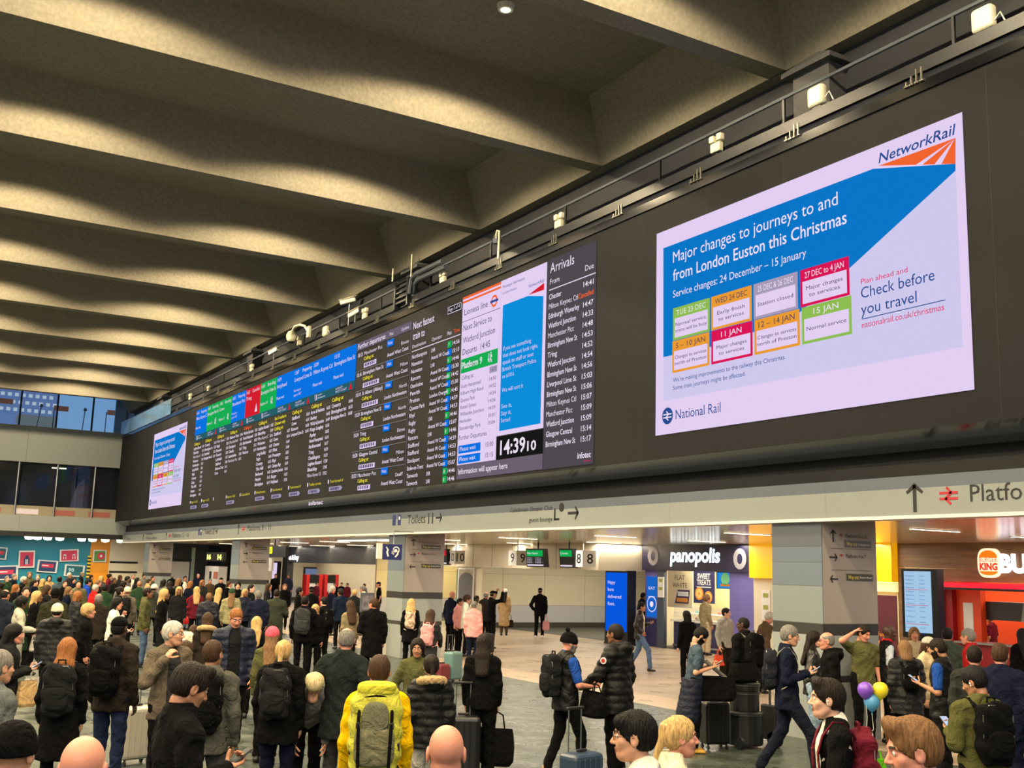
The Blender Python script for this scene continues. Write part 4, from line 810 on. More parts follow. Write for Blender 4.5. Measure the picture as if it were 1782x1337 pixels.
# faint shop contents behind the gallery glass
t = empty('gallery_poster', label='tilted pale backlit poster behind the dark gallery glass', cat='poster')
a0, a1 = atY(118, 870, YB+3), atY(150, 812, YB+3); MB().prism([(a0[0], YB+3, 5.0), (a1[0], YB+3, 5.0), (a1[0], YB+3, 7.2), (a0[0]+.5, YB+3, 6.9)], (0, .05, 0)).build('sheet', led('dim_poster', (120, 112, 132), .5), t)
for i, (px, py) in enumerate(((103, 816), (116, 813))):
    p = atY(px, py, YB+2); t = empty('strip_light', label='%s warm strip light behind the gallery glass' % ('left', 'right')[i], cat='light'); MB().box((p[0]-.4, p[1], p[2]), (p[0]+.4, p[1]+.1, p[2]+.06)).build('diffuser', lightw, t); MB().box((p[0]-.45, p[1], p[2]+.06), (p[0]+.45, p[1]+.12, p[2]+.12)).build('housing', dark, t)
# upper windows: panes between mullions, sky and a tower behind
win = empty('window_1', kind='structure')
mul = mat('window_frame', (40, 44, 52), rough=.5)
xs_w = [atY(px, 710, YB+3)[0] for px in (36, 101, 163, 223)]; dxw = (xs_w[3]-xs_w[0])/3
xe = [xs_w[0]+dxw*k for k in range(-12, 5)]
for k in range(len(xe)-1):
    MB().box((xe[k]+.05, YB+3.02, 9.9), (xe[k+1]-.05, YB+3.05, 12.45)).build('pane', glassm, win)
    MB().box((xe[k]-.05, YB+3, 9.8), (xe[k]+.05, YB+3.1, 12.5)).build('mullion', mul, win)
MB().box((-26, YB+3, 9.75), (18, YB+3.1, 9.95)).build('sill', mul, win)
MB().box((-26, YB+.3, 9.55), (12.8, YB+3, 9.8)).build('roof_ledge', white_clad, win)
struct(MB().box((-26, YB+2.9, 12.4), (18, YB+3.3, 15)), 'wall_above_window', concrete)
# glass balustrade returning along the top of the board
t = empty('glass_balustrade', label='blue tinted glass balustrade at the left top end of the departure board', cat='railing')
gp = mat('blue_glass', (120, 160, 200), rough=.05, spec=.8); gp.node_tree.nodes['Principled BSDF'].inputs['Alpha'].default_value = .45
for i in range(6): MB().box((DB-.09, 54.5+2.05*i, 9.62), (DB-.07, 56.5+2.05*i, 10.4)).build('glass_pane', gp, t)
MB().tube([(DB-.08, 54.5, 10.42), (DB-.08, 66.8, 10.42)], .025).build('handrail', steel, t)
# things silhouetted in the window
for i, (px, py) in enumerate(((10, 698), (107, 711))):
    p = atY(px, py, YB+5); t = empty('lit_sign', label='small brown illuminated box %s in the high window' % ('at the left edge', 'beside the tower block')[i], cat='sign'); MB().box((p[0]-.42, p[1], p[2]-.15), (p[0]+.42, p[1]+.2, p[2]+.15)).build('box', mat('brown_box', (120, 70, 40), emit=.5), t); MB().tube([(p[0]-.4, p[1]+.1, 9), (p[0]-.4, p[1]+.1, p[2])], .03).build('post', mul, t)
p = atY(203, 719, YB+5); t = empty('gantry_sign', label='small brown illuminated box on two legs seen through the right high window', cat='sign'); MB().box((p[0]-.55, p[1], p[2]-.15), (p[0]+.55, p[1]+.2, p[2]+.15)).build('box', mat('brown_box', (120, 70, 40)), t)
for s_ in (-.6, .6): MB().tube([(p[0]+s_, p[1]+.1, 9.4), (p[0]+s_, p[1]+.1, p[2])], .03).build('post', mul, t)
for i, (px, lean) in enumerate(((62, .25), (143, .12))):
    p = atY(px, 732, YB+4); t = empty('mast', label='thin leaning mast with a small lamp head in the high window, %s of the two' % ('left', 'right')[i], cat='pole'); MB().tube([(p[0], YB+4, 9.6), (p[0]+lean, YB+4, 11.5)], .03).build('pole', mul, t); MB().lathe([(.05, 0), (.12, .05), (.05, .2)], (p[0]+lean, YB+4, 11.45), 8).build('lamp_head', mul, t); MB().tube([(p[0]-.25, YB+4, 9.6), (p[0], YB+4, 10.1), (p[0]+.25, YB+4, 9.6)], .025).build('foot', mul, t)
# tower block outside
tb = empty('tower_block', label='pale grey tower block with a grid of lit windows outside the high windows', cat='building')
Yt = 150.0
x0_, x1_ = atY(-60, 700, Yt)[0], atY(100, 700, Yt)[0]; zt0 = atY(50, 723, Yt)[2]
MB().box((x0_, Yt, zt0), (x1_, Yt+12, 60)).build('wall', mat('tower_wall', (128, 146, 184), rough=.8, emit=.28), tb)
wm_ = led('tower_window', (196, 220, 240), .9); me = None; nx_ = 12
for i in range(nx_):
    for k in range(4):
        if me is None: o = MB().box((0, -.1, 0), (.45, 0, .42)).build('window', wm_, tb); me = o.data
        else: o = bpy.data.objects.new('window', me); COL.objects.link(o); o.parent = tb
        o.location = (x0_+.6+(x1_-x0_-.8)*i/nx_+(.5 if k % 2 else 0), Yt, zt0+.4+.95*k)
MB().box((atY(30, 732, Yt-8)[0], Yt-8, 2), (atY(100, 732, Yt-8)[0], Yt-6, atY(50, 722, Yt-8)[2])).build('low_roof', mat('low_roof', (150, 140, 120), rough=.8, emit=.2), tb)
bx((12.6, YB+.35, 4.0), (12.8, YB+9, 9.7), mat('gallery_side', (60, 60, 62)), 'gallery_side'); bx((12.6, 70.4, 3.5), (30, 70.7, 12.5), mat('gallery_side', (60, 60, 62)), 'upper_end_panel'); bx((12.6, YB+.02, 3.85), (13.15, YB+.35, 4.75), white_clad, 'end_return')
bx((13.4, 68, 3.53), (34, 84, 3.75), mat('passage_ceiling', (190, 182, 160), rough=.3), 'passage_ceiling')
# mural wall under the gallery
bm_ = empty('wall_mural', kind='structure')
MB().box((-26, 70, 0), (11.78, 70.2, 3.6)).build('teal_panel', mat('mural_teal', (28, 132, 156), rough=.5, var=.08, scale=1.5), bm_); MB().box((11.78, 69.95, 0), (12.9, 70.2, 3.6)).build('orange_panel', mat('mural_orange', (236, 152, 30), rough=.5), bm_)
for i in range(7):
    MB().box((11.66, 69.93, 1.2+.2*i), (11.86, 69.95, 1.3+.2*i)).build('hazard_stripe', black, bm_)
    MB().box((11.66, 69.93, 1.3+.2*i), (11.86, 69.95, 1.4+.2*i)).build('hazard_stripe', mat('hazard_yellow', (230, 200, 40)), bm_)
MB().box((12.9, 69.95, 0), (16.5, 70.2, 3.6)).build('end_panel', cream, bm_)
for z in (1.05, 1.62, 2.2): MB().box((12.95, 69.93, z), (14.6, 69.95, z+.12)).build('black_stripe', black, bm_)
MB().box((-26, 67.4, 3.6), (13.4, 70.2, 3.75)).build('low_soffit', mat('grey_soffit', (120, 116, 104), rough=.3), bm_)
def stamp(px0, py0, px1, py1, ang, fill, fn, lab):
    a0 = atY(px0, py0, 69.9); a1 = atY(px1, py1, 69.9); c = ((a0[0]+a1[0])/2, (a0[2]+a1[2])/2); w_, h_ = abs(a1[0]-a0[0]), abs(a0[2]-a1[2])
    t = empty('stamp_picture', (c[0], 69.9, c[1]), label=lab, cat='picture', group='postage stamp pictures on the teal wall'); t.rotation_euler = (0, -ang, 0)
    MB().box((-w_/2, 0, -h_/2), (w_/2, .05, h_/2)).build('border', whitepl, t); MB().box((-w_*.41, -.01, -h_*.41), (w_*.41, 0, h_*.41)).build('print', fill, t)
    q = Flat((0, 0, 0), (1, 0, 0), (0, -1, 0)); q.o = Vector((0, -.012, 0)); fn(q, w_, h_); q.done(t)
sp_pink = mat('stamp_pink', (206, 52, 84), rough=.6); sp_navy = mat('stamp_navy', (36, 60, 100), rough=.6); sp_teal = mat('stamp_teal', (20, 96, 110), rough=.6)
def g1(q, w_, h_): q.rect(-w_*.18, w_*.18, -h_*.3, h_*.05, sp_navy, part='figure'); q.disc(0, h_*.12, w_*.12, sp_navy, part='figure'); q.rect(-w_*.07, -w_*.02, -h_*.3, 0, inkw, .007, part='figure'); q.rect(w_*.02, w_*.07, -h_*.3, 0, inkw, .007, part='figure')
def g2(q, w_, h_):
    for s_ in (-.24, .24): q.rect(w_*(s_-.08), w_*(s_+.08), -h_*.3, 0, inkw, part='figure'); q.disc(w_*s_, 0, w_*.08, inkw, part='figure'); q.rect(w_*(s_-.04), w_*(s_+.04), -h_*.3, -h_*.03, sp_pink, .007, part='figure')
def g3(q, w_, h_): q.rect(-w_*.3, w_*.3, -h_*.1, h_*.2, sp_pink, part='figure'); q.rect(-w_*.28, w_*.05, h_*.03, h_*.1, inkw, .007, part='figure')
def g4(q, w_, h_): q.text('98', -w_*.32, -h_*.1, h_*.3, mat('stamp_pale', (170, 214, 224)), w=w_*.3, bold=.03)
stamp(34, 958, 59, 989, .05, sp_pink, g1, 'upright pink stamp picture with two striped figures on the teal wall')
stamp(105, 956, 136, 978, .07, sp_pink, g2, 'wide pink stamp picture with two white arches on the teal wall')
stamp(66, 975, 99, 997, -.05, sp_navy, g3, 'wide navy stamp picture with a red shape on the teal wall')
stamp(113, 983, 146, 1004, -.04, sp_teal, g4, 'wide teal stamp picture with pale digits at the right of the teal wall')
stamp(-14, 952, 11, 974, -.05, sp_teal, g3, 'dark teal stamp picture cut by the left edge of the view')
stamp(-8, 984, 30, 1010, .06, sp_navy, g3, 'navy stamp picture low at the left edge of the view')
stamp(163, 957, 184, 979, .03, mat('stamp_green', (90, 140, 60)), lambda q, w_, h_: (q.disc(w_*.1, 0, w_*.28, sp_pink, part='figure'), q.disc(w_*.1, 0, w_*.1, inkw, .008, part='figure')), 'square green stamp picture with a pink target on the orange wall')
me = None
for i, (px, py) in enumerate(((49, 949), (64, 948), (82, 948), (103, 948), (141, 951), (160, 951), (182, 953), (209, 950))):
    p = atY(px, py, 67.9); t = empty('ceiling_spot', (p[0], 67.9, 3.6), label='round glaring white ceiling lamp under the far gallery, number %s from the left' % ('one', 'two', 'three', 'four', 'five', 'six', 'seven', 'eight')[i], cat='ceiling light', group='round lamps under the gallery')
    if me is None: me = (MB().lathe([(.24, -.02), (.2, -.16), (.0, -.2)], n=12).build('diffuser', lightw, t).data, MB().lathe([(.25, -.03), (.26, 0)], n=12).build('rim', whitepl, t).data)
    else:
        for nm, d in zip(('diffuser', 'rim'), me): q = bpy.data.objects.new(nm, d); COL.objects.link(q); q.parent = t
lamp('mural_light', 'AREA', (6, 67.9, 3.5), 260, (1, .93, .82), shape='RECTANGLE', size=14, size_y=1)
lamp('far_floor_fill', 'AREA', (-2, 50, 10.9), 1000, (1, .86, .66), shape='RECTANGLE', size=18, size_y=18)  # added fill over the far floor; no fitting hangs here
lamp('mid_floor_fill', 'AREA', (3, 22, 10.9), 650, (1, .88, .7), shape='RECTANGLE', size=14, size_y=18)  # added fill over the middle floor, likewise without a fitting
# small far things between the fourth column and the end wall
t = empty('ticket_kiosk', label='white kiosk with a black figure picture and red notice left of the far column', cat='kiosk')
p = atX(372, 990, 17.5); MB().box((17.5, p[1]-1, 0), (18, p[1]+1.8, 2.2)).build('body', whitepl, t); MB().box((17.48, p[1]+.4, 1.0), (17.5, p[1]+.8, 1.9)).build('figure', black, t); MB().box((17.48, p[1]-.9, 1.5), (17.5, p[1]-.1, 1.9)).build('notice', mat('notice_red', (190, 110, 90)), t)
t = empty('platform_indicator', label='pale yellow lit indicator with slanted dark bar left of the far column', cat='sign'); MB().box((17.4, p[1]-2.2, 2.5), (17.55, p[1]+1.5, 3.0)).build('case', scrk, t)
q = Flat((0, 0, 0), RT, (-1, 0, 0)); q.o = Vector((17.39, p[1]+1.3, 0)); q.text('16', .1, 2.6, .26, mat('indicator_pale', (240, 244, 120), emit=1.8), w=.8, bold=.05); q.text('14', 2.3, 2.6, .26, mat('indicator_pale', (240, 244, 120)), w=.8, bold=.05); q.done(t)
brw = mat('brown_panel_wall', (96, 80, 68), rough=.5, var=.1, scale=3)
wl = empty('wall_corridor', kind='structure')
for i in range(4): MB().box((21.2, 66.6+3*i, 0), (21.4, 69.5+3*i, 3.5)).build('wood_panel', brw, wl)
MB().box((16.5, 80, 0), (24, 80.2, 3.6)).build('end_panel', cream, wl); MB().box((20.7, 73.3, 0), (34, 73.5, 3.5)).build('side_panel', brw, wl)
t = empty('white_door', label='white door with a dark closer bar in the far passage behind the crowd', cat='door'); MB().box((16.2, 70.1, 0), (17.8, 70.2, 2.4)).build('leaf', whitepl, t); MB().box((16.2, 70.05, 2.45), (17.9, 70.1, 2.6)).build('closer', black, t); MB().box((17.9, 70.05, 0), (18.1, 70.2, 3.3)).build('frame', mat('mint_frame', (180, 200, 180)), t)
# ------------------------------------------------------------------ cameras, sensors and ironwork on top of the board
def onled(px, py, X=DB+.3): return atX(px, py, X)
def pir(px, py, lab, s=1.0):
    p = onled(px, py); t = empty('twin_sensor', (DB+.3, p[1], p[2]), label=lab, cat='sensor', group='ivory twin lamps on the board ledge')
    for q_ in (-.1, .1): rbox('lamp_head', (.12*s, .13*s, .14*s), (0, q_*s, .12*s), ivory, t, .03*s)
    rbox('body', (.1*s, .26*s, .18*s), (0, 0, -.06*s), ivory, t, .02*s); MB().tube([(0, 0, -.1), (.05, 0, 9.86-p[2])], .02).build('stem', dark, t)
for px, py, d in ((1247, 252, 'right of the arrivals board'), (973, 386, 'above the arrivals column'), (771, 484, 'beside the cable bracket'), (635, 547, 'right of the twin camera post'), (521, 594, 'under the dome camera'), (438, 642, 'above the green columns'), (363, 679, 'above the first blue column'), (331, 692, 'farthest left of the row')):
    pir(px, py, 'small ivory twin lamp on the board ledge, %s' % d)
for px, py, d in ((1712, 34, 'topmost at the upper right corner'), (1422, 168, 'beside the capped column stub'), (567, 577, 'middle, right of the dome camera')):
    p = onled(px, py); t = empty('junction_box', (DB+.3, p[1], p[2]), label='rounded ivory box on the board ledge, %s' % d, cat='box'); rbox('case', (.16, .34, .36), (0, 0, 0), ivory, t, .06, 3); MB().tube([(0, -.14, -.1), (0, -.26, .0), (.05, -.3, -.15)], .012).build('cable', whitepl, t); rbox('foot', (.1, .2, .1), (.02, 0, -.2), dark, t, .01)
def bullet(px, py, lab, pole=.5, yaw=.3):
    p = onled(px, py); t = empty('security_camera', (DB+.3, p[1], p[2]), rz=yaw, label=lab, cat='camera')
    rbox('housing', (.15, .55, .15), (0, 0, .05), whitepl, t, .03, rot=(-.25, 0, 0)); rbox('sun_shield', (.2, .6, .02), (0, 0, .14), ivory, t, .008, rot=(-.25, 0, 0)); MB().lathe([(.05, 0), (.055, .02)], n=10).build('lens', black, t); MB().tube([(0, -.05, 0), (0, -.05, -pole)], .025).build('stem', steel, t)
bullet(476, 614, 'white box camera on a short white stem above the green columns'); bullet(617, 548, 'lower white box camera on the twin camera post'); bullet(606, 527, 'upper tan headed camera on the twin camera post', .9, .9)
p = onled(524, 590); t = empty('dome_camera', (DB-.05, p[1], p[2]+.05), label='ivory dome camera hanging from a curved swan neck arm above the blue columns', cat='camera')
MB().lathe([(.02, -.24), (.1, -.22), (.17, -.14), (.2, -.02), (.2, .04), (.14, .16), (.05, .2)], n=16).build('dome', ivory, t); MB().lathe([(.01, -.27), (.09, -.24), (.13, -.2)], n=12).build('lens_cover', black, t)
MB().tube([(0, 0, .18), (.05, -.1, .34), (.15, -.35, .38), (.25, -.62, .3), (.3, -.8, .1)], .05).build('arm', ivory, t); rbox('wall_plate', (.12, .2, .42), (.32, -.86, .05), ivory, t, .03)
p = onled(877, 420); t = empty('hook_camera', (DB+.1, p[1], p[2]), label='small shiny hooked camera on a stem above the white information panel', cat='camera')
MB().lathe([(.02, -.12), (.09, -.1), (.12, 0), (.09, .1), (.02, .13)], n=12).build('head', steel, t); MB().tube([(0, .06, .1), (0, .0, .24), (0, -.1, .2), (0, -.1, -.5)], .03).build('stem', ivory, t)
# bent cable ladder with aerial
t = empty('cable_ladder', label='dark grey bent cable ladder rising over the board beside an aerial', cat='bracket')
pa = onled(690, 530, DB+.1); pb = onled(770, 490, DB+.1); y1_ = pa[1]; y0_ = pb[1]; zt = onled(715, 482, DB+.1)[2]
def rail_(y_, x_=DB+.05): return MB().tube([(x_, y_, 9.8), (x_, y_, zt), (x_, y_-.0, zt)], .035, 6)
for yy in (y1_, y1_-.85): MB().box((DB+.02, yy-.05, 9.8), (DB+.14, yy+.05, zt)).build('upright', dark, t)
for k in range(5): MB().box((DB+.04, y1_-.8, 9.95+(zt-9.95)*k/4.5), (DB+.12, y1_, 10.0+(zt-9.95)*k/4.5)).build('rung', dark, t)
for k, dz in enumerate((0, -.14)): MB().tube([(DB+.08+.1*k, y1_-.9, zt-.5), (DB+.08+.1*k, y1_-1.0, zt-.1+dz), (DB+.08+.1*k, y1_-1.3, zt+dz), (DB+.08+.1*k, y0_, zt-.02+dz)], .07, 8).build('duct', mat('duct_grey', (74, 80, 90), rough=.4), t)
t = empty('aerial', label='thin ivory rod aerial with a small side antenna above the cable ladder', cat='aerial'); pc_ = onled(722, 460)
MB().tube([(DB+.2, pc_[1], pc_[2]-.7), (DB+.2, pc_[1], pc_[2]+.28)], .022).build('rod', ivory, t); MB().tube([(DB+.2, pc_[1], pc_[2]-.1), (DB+.2, pc_[1]+1.3, pc_[2]-.05)], .012).build('arm', steel, t); MB().tube([(DB+.2, pc_[1]+1.3, pc_[2]-.25), (DB+.2, pc_[1]+1.3, pc_[2]+.15)], .025).build('antenna', ivory, t); MB().lathe([(.04, -.1), (.05, 0), (.02, .08)], (DB+.2, pc_[1], pc_[2]-.7), 8).build('base', ivory, t)
# ------------------------------------------------------------------ people: implicit surfaces meshed with surface nets
def axis(lo, hi, c, pad): n = max(4, int(math.ceil((hi-lo+2*pad)/c))); return np.linspace(lo-pad, hi+pad, n+1).astype(np.float32)
def grid(lo, hi, c):
    xs, ys, zs = (axis(lo[i], hi[i], c, 1.6*c) for i in range(3))
    return xs, ys, zs, np.stack(np.meshgrid(xs, ys, zs, indexing='ij'), -1)
def snet(xs, ys, zs, D):
    D = D.copy(); D[0] = D[-1] = 1; D[:, 0] = D[:, -1] = 1; D[:, :, 0] = D[:, :, -1] = 1
    S = D < 0; n = D.shape; cs = tuple(k-1 for k in n)
    acc = np.zeros(cs+(3,), np.float32); cnt = np.zeros(cs, np.float32); faces = []
    for ax in range(3):
        a = [slice(None)]*3; b = [slice(None)]*3; a[ax] = slice(0, -1); b[ax] = slice(1, None)
        cr = S[tuple(a)] != S[tuple(b)]; I = np.argwhere(cr)
        if len(I) == 0: continue
        da = D[tuple(a)][cr]; db = D[tuple(b)][cr]; t = da/(da-db)
        P = np.stack([xs[I[:, 0]], ys[I[:, 1]], zs[I[:, 2]]], -1); g = (xs, ys, zs)[ax]; P[:, ax] += t*(g[I[:, ax]+1]-g[I[:, ax]])
        o1, o2 = (ax+1) % 3, (ax+2) % 3
        ids = []
        for d1, d2 in ((-1, -1), (0, -1), (0, 0), (-1, 0)):
            J = I.copy(); J[:, o1] += d1; J[:, o2] += d2
            li = (J[:, 0]*cs[1]+J[:, 1])*cs[2]+J[:, 2]; ids.append(li)
            np.add.at(acc.reshape(-1, 3), li, P); np.add.at(cnt.reshape(-1), li, 1)
        Q = np.stack(ids, -1); fl_ = ~S[tuple(a)][cr]; Q[fl_] = Q[fl_][:, ::-1]; faces.append(Q)
    if not faces: return np.zeros((0, 3), np.float32), np.zeros((0, 4), np.int32)
    cnt = cnt.reshape(-1); act = np.nonzero(cnt)[0]; mp = np.full(len(cnt), -1, np.int64); mp[act] = np.arange(len(act))
    return acc.reshape(-1, 3)[act]/cnt[act, None], mp[np.concatenate(faces)].astype(np.int32)
def cap(P, a, b, ra, rb=None, sq=None):
    rb = ra if rb is None else rb; a = np.asarray(a, np.float32); b = np.asarray(b, np.float32)
    if sq is not None: s = np.asarray(sq, np.float32); P = P*s; a = a*s; b = b*s
    d = b-a; L2 = max(float(d@d), 1e-9); q = P-a; t = np.clip((q@d)/L2, 0, 1)
    q -= t[..., None]*d; return np.sqrt(np.einsum('...i,...i->...', q, q))-(ra+(rb-ra)*t)
def ell(P, c, r):
    r = np.asarray(r, np.float32); q = (P-np.asarray(c, np.float32))/r; k = np.sqrt(np.einsum('...i,...i->...', q, q)); return (k-1)*float(r.min())
def smin(a, b, k): h = np.clip(.5+.5*(b-a)/k, 0, 1); return b+(a-b)*h-k*h*(1-h)
def smax(a, b, k): return -smin(-a, -b, k)

# ---- head and neck in a frame centred between the ears, face towards +Y
def head_sdf(P, fem=0., age=0., jaw=1.):
    X_ = np.abs(P[..., 0]); Q = P.copy(); Q[..., 0] = X_
    w = 1-.05*fem
    d = ell(P, (0, -.012, .035), (.074*w, .094, .086))
    d = smin(d, ell(P, (0, .018, -.03), (.060*w*jaw, .072, .085)), .03)
    d = smin(d, ell(P, (0, .052, -.092), (.034*w*jaw, .030, .026)), .03)
    d = smin(d, cap(Q, (.048*w, .0, -.055), (.03*w, .04, -.085), .017, .015), .02)
    d = smin(d, cap(Q, (.012, .083, .026), (.046, .07, .028), .011, .009), .012)
    d = smin(d, cap(Q, (.044, .06, -.022), (.03, .066, -.04), .018), .018)
    d = smax(d, -ell(Q, (.032, .100, .006), (.021, .022, .013)), .01)
    d = smin(d, ell(Q, (.031, .074, .006), (.0145, .0135, .0125)), .003)
    d = smin(d, cap(P, (0, .085, .014), (0, .108, -.027), .0065, .0115), .008)
    d = smin(d, ell(Q, (.011, .096, -.031), (.0085, .010, .0075)), .006)
    d = smin(d, cap(Q, (0, .089, -.058), (.019, .081, -.061), .0072, .004), .005); d = smin(d, cap(Q, (0, .086, -.069), (.016, .079, -.068), .0078, .004), .005)
    e = ell(Q, (.079*w, -.004, -.004), (.010, .022, .034)); e = smax(e, -ell(Q, (.089*w, .004, -.002), (.008, .012, .020)), .004); d = smin(d, e, .006)
    n = cap(P, (0, -.026, -.06), (0, -.052, -.20), .046-.008*fem, .056-.010*fem)
    return smin(d, n, .018)
_HC = {}
def head_mesh(c, fem, jaw):
    k = (round(c, 4), round(fem, 1), round(jaw, 2))
    if k not in _HC:
        xs, ys, zs, P = grid((-.095, -.13, -.215), (.095, .125, .13), c); V, Q = snet(xs, ys, zs, head_sdf(P, fem, 0, jaw)); 
        C = V[Q].mean(1); ax_ = np.abs(C[:, 0])
        mi = np.zeros(len(Q), np.int32)
        lips = (ax_ < .022) & (C[:, 1] > .076) & (C[:, 2] < -.053) & (C[:, 2] > -.074); brow = (ax_ > .014) & (ax_ < .05) & (C[:, 1] > .062) & (C[:, 2] > .024) & (C[:, 2] < .034)
        mi[lips] = 1; mi[brow] = 2; _HC[k] = (V, Q, mi)
    return _HC[k]
def hair_sdf(P, st):
    X_ = np.abs(P[..., 0]); x, y, z = P[..., 0], P[..., 1], P[..., 2]
    t = dict(buzz=.004, short=.013, quiff=.016, crop=.009, curly=.032, bob=.018, long=.018, longcurly=.026, pony=.012, bun=.012, balding=.008, messy=.015, sides=.003).get(st, .014)
    d = ell(P, (0, -.014, .036), (.074+t, .094+t, .086+t))
    d = smin(d, ell(P, (0, -.045, -.01), (.064+t*.7, .055+t*.7, .07)), .03)
    if st == 'quiff': d = smin(d, cap(P, (-.035, .055, .105), (.035, .062, .112), .030), .03)
    if st in ('messy',): d = smin(d, cap(P, (-.045, .066, .078), (.04, .07, .074), .026), .03)
    fr = ell(P, (0, .115, -.045), (.070, .080, .118)) if st not in ('messy',) else ell(P, (0, .12, -.055), (.068, .085, .11))
    d = smax(d, -fr, .012)
    low = {'buzz': -.055, 'short': -.062, 'quiff': -.062, 'crop': -.06, 'balding': -.05, 'messy': -.06, 'sides': -.05}.get(st, -.075)
    d = smax(d, low - z + np.clip(y+.02, 0, 1)*.9, .01)
    if st in ('short', 'quiff', 'crop', 'messy', 'buzz', 'balding', 'sides', 'curly'):
        Q = P.copy(); Q[..., 0] = X_; d = smax(d, -ell(Q, (.088, -.002, -.028), (.03, .028, .048)), .006)
    if st in ('balding', 'sides'): d = smax(d, -ell(P, (0, .01 if st == 'sides' else .035, .13), (.085, .105, .075)), .01)
    if st in ('bob', 'long', 'longcurly'):
        L = {'bob': -.12, 'long': -.36, 'longcurly': -.36}[st]; r = .05 if st != 'longcurly' else .062
        c = cap(P, (0, -.055, .02), (0, -.11, max(L, -.14)), r+.02, r+.012, (.72, 1.15, 1)); c = c if st == 'bob' else smin(c, cap(P, (0, -.11, -.14), (0, -.185, -.36), r+.016, r*1.0, (.60, 1.35, 1)), .03); s = np.minimum(cap(P, (-.072, -.015, .03), (-.07, -.03, max(L, -.2)), .026, .018), cap(P, (.072, -.015, .03), (.07, -.03, max(L, -.2)), .026, .018))
        d = smin(d, smin(c, s, .02), .025)
    if st == 'pony': d = smin(d, cap(P, (0, -.10, .06), (0, -.16, -.16), .032, .018), .02)
    if st == 'bun': d = smin(d, ell(P, (0, -.115, .075), (.042, .04, .042)), .01)
    th = np.arctan2(x, y+.01)
    amp = {'curly': .007, 'longcurly': .007, 'messy': .004, 'buzz': .0, 'balding': .001}.get(st, .0022)
    if st in ('curly', 'longcurly'): d += amp*np.sin(70*x+3*np.sin(50*z))*np.sin(75*y+2)*np.sin(65*z+4*x*40)
    elif amp: d += amp*(np.sin(34*th+12*z)+.6*np.sin(61*th-20*z))*.7
    return d
def hat_sdf(P, st):
    if st in ('beanie', 'bobble'):
        d = ell(P, (0, -.014, .055), (.092, .112, .092)); d = smax(d, .012-P[..., 2]-(.0), .01)
        d = smin(d, smax(ell(P, (0, -.012, .03), (.094, .114, .10)), np.abs(P[..., 2]-.035)-.03, .01)-.004, .006)
        if st == 'bobble': d = smin(d, ell(P, (0, -.05, .165), (.03, .03, .028)), .004)
        return d+.0016*np.sin(90*np.arctan2(P[..., 0], P[..., 1]))
    if st == 'cap':
        d = smax(ell(P, (0, -.012, .05), (.084, .104, .085)), .035-P[..., 2], .008)
        return smin(d, smax(ell(P, (0, .105, .045), (.07, .085, .02)), np.abs(P[..., 2]-.048)-.006, .004), .008)
    if st == 'bucket': return smin(smax(ell(P, (0, -.012, .05), (.09, .11, .08)), .03-P[..., 2], .008), smax(ell(P, (0, -.01, .02), (.12, .14, .05)), np.abs(P[..., 2]-.035)-.008, .004), .01)
    if st == 'hood':
        d = ell(P, (0, -.025, .02), (.105, .125, .135)); d = smin(d, cap(P, (0, -.05, -.08), (0, -.07, -.17), .09, .10, (.8, 1, 1)), .05); return smax(d, -ell(P, (0, .13, -.01), (.075, .12, .11)), .02)
_ST = {}
def styled(kind, st, c):
    k = (kind, st, round(c, 4))
    und = kind == 'hairhat'
    if k not in _ST:
        L = -.46 if st in ('long', 'longcurly') else -.2
        xs, ys, zs, P = grid((-.15, -.25, L), (.15, .2, .21), c); D_ = hat_sdf(P, st) if kind == 'hat' else hair_sdf(P, st); _ST[k] = snet(xs, ys, zs, smax(D_, P[..., 2]-.045, .01)+ (.006 if und else 0) if und else D_)
    return _ST[k]
# ---- hands: wrist at origin, fingers along +Z, palm towards -Y, thumb on +X
def hand_sdf(P, curl):
    d = cap(P, (0, 0, -.03), (0, 0, .02), .024, .026, (1, 1.3, 1)); d = smin(d, cap(P, (-.012, 0, .03), (-.018, 0, .075), .026, .022, (1, 1.9, 1)), .015); d = smin(d, cap(P, (.012, 0, .03), (.02, 0, .078), .026, .022, (1, 1.9, 1)), .012)
    for i, (x, l) in enumerate(((.031, .070), (.011, .079), (-.010, .073), (-.029, .056))):
        p = np.array([x, 0, .085]); a = curl*.5+.06*i*curl; r = .0088 if i < 3 else .0076
        for s_ in (.45, .32, .23): n = p+l*s_*np.array([(x*.6)*.3, -math.sin(a), math.cos(a)]); d = smin(d, cap(P, p, n, r, r*.93), .004); p = n; a += curl*.75; r *= .94
    p = np.array([.024, -.004, .022])
    for s_, dr in ((.042, (.66, -.25-.2*curl, .62)), (.032, (.25, -.3-.45*curl, .85)), (.026, (-.05, -.35-.5*curl, .85))):
        v = np.array(dr); v /= np.linalg.norm(v); n = p+v*s_; d = smin(d, cap(P, p, n, .0125, .0100), .006); p = n
    return d
_HD = {}
def hand_mesh(curl, c):
    k = (curl, round(c, 4))
    if k not in _HD: xs, ys, zs, P = grid((-.055, -.085, -.05), (.075, .035, .185), c); _HD[k] = snet(xs, ys, zs, hand_sdf(P, curl))
    return _HD[k]

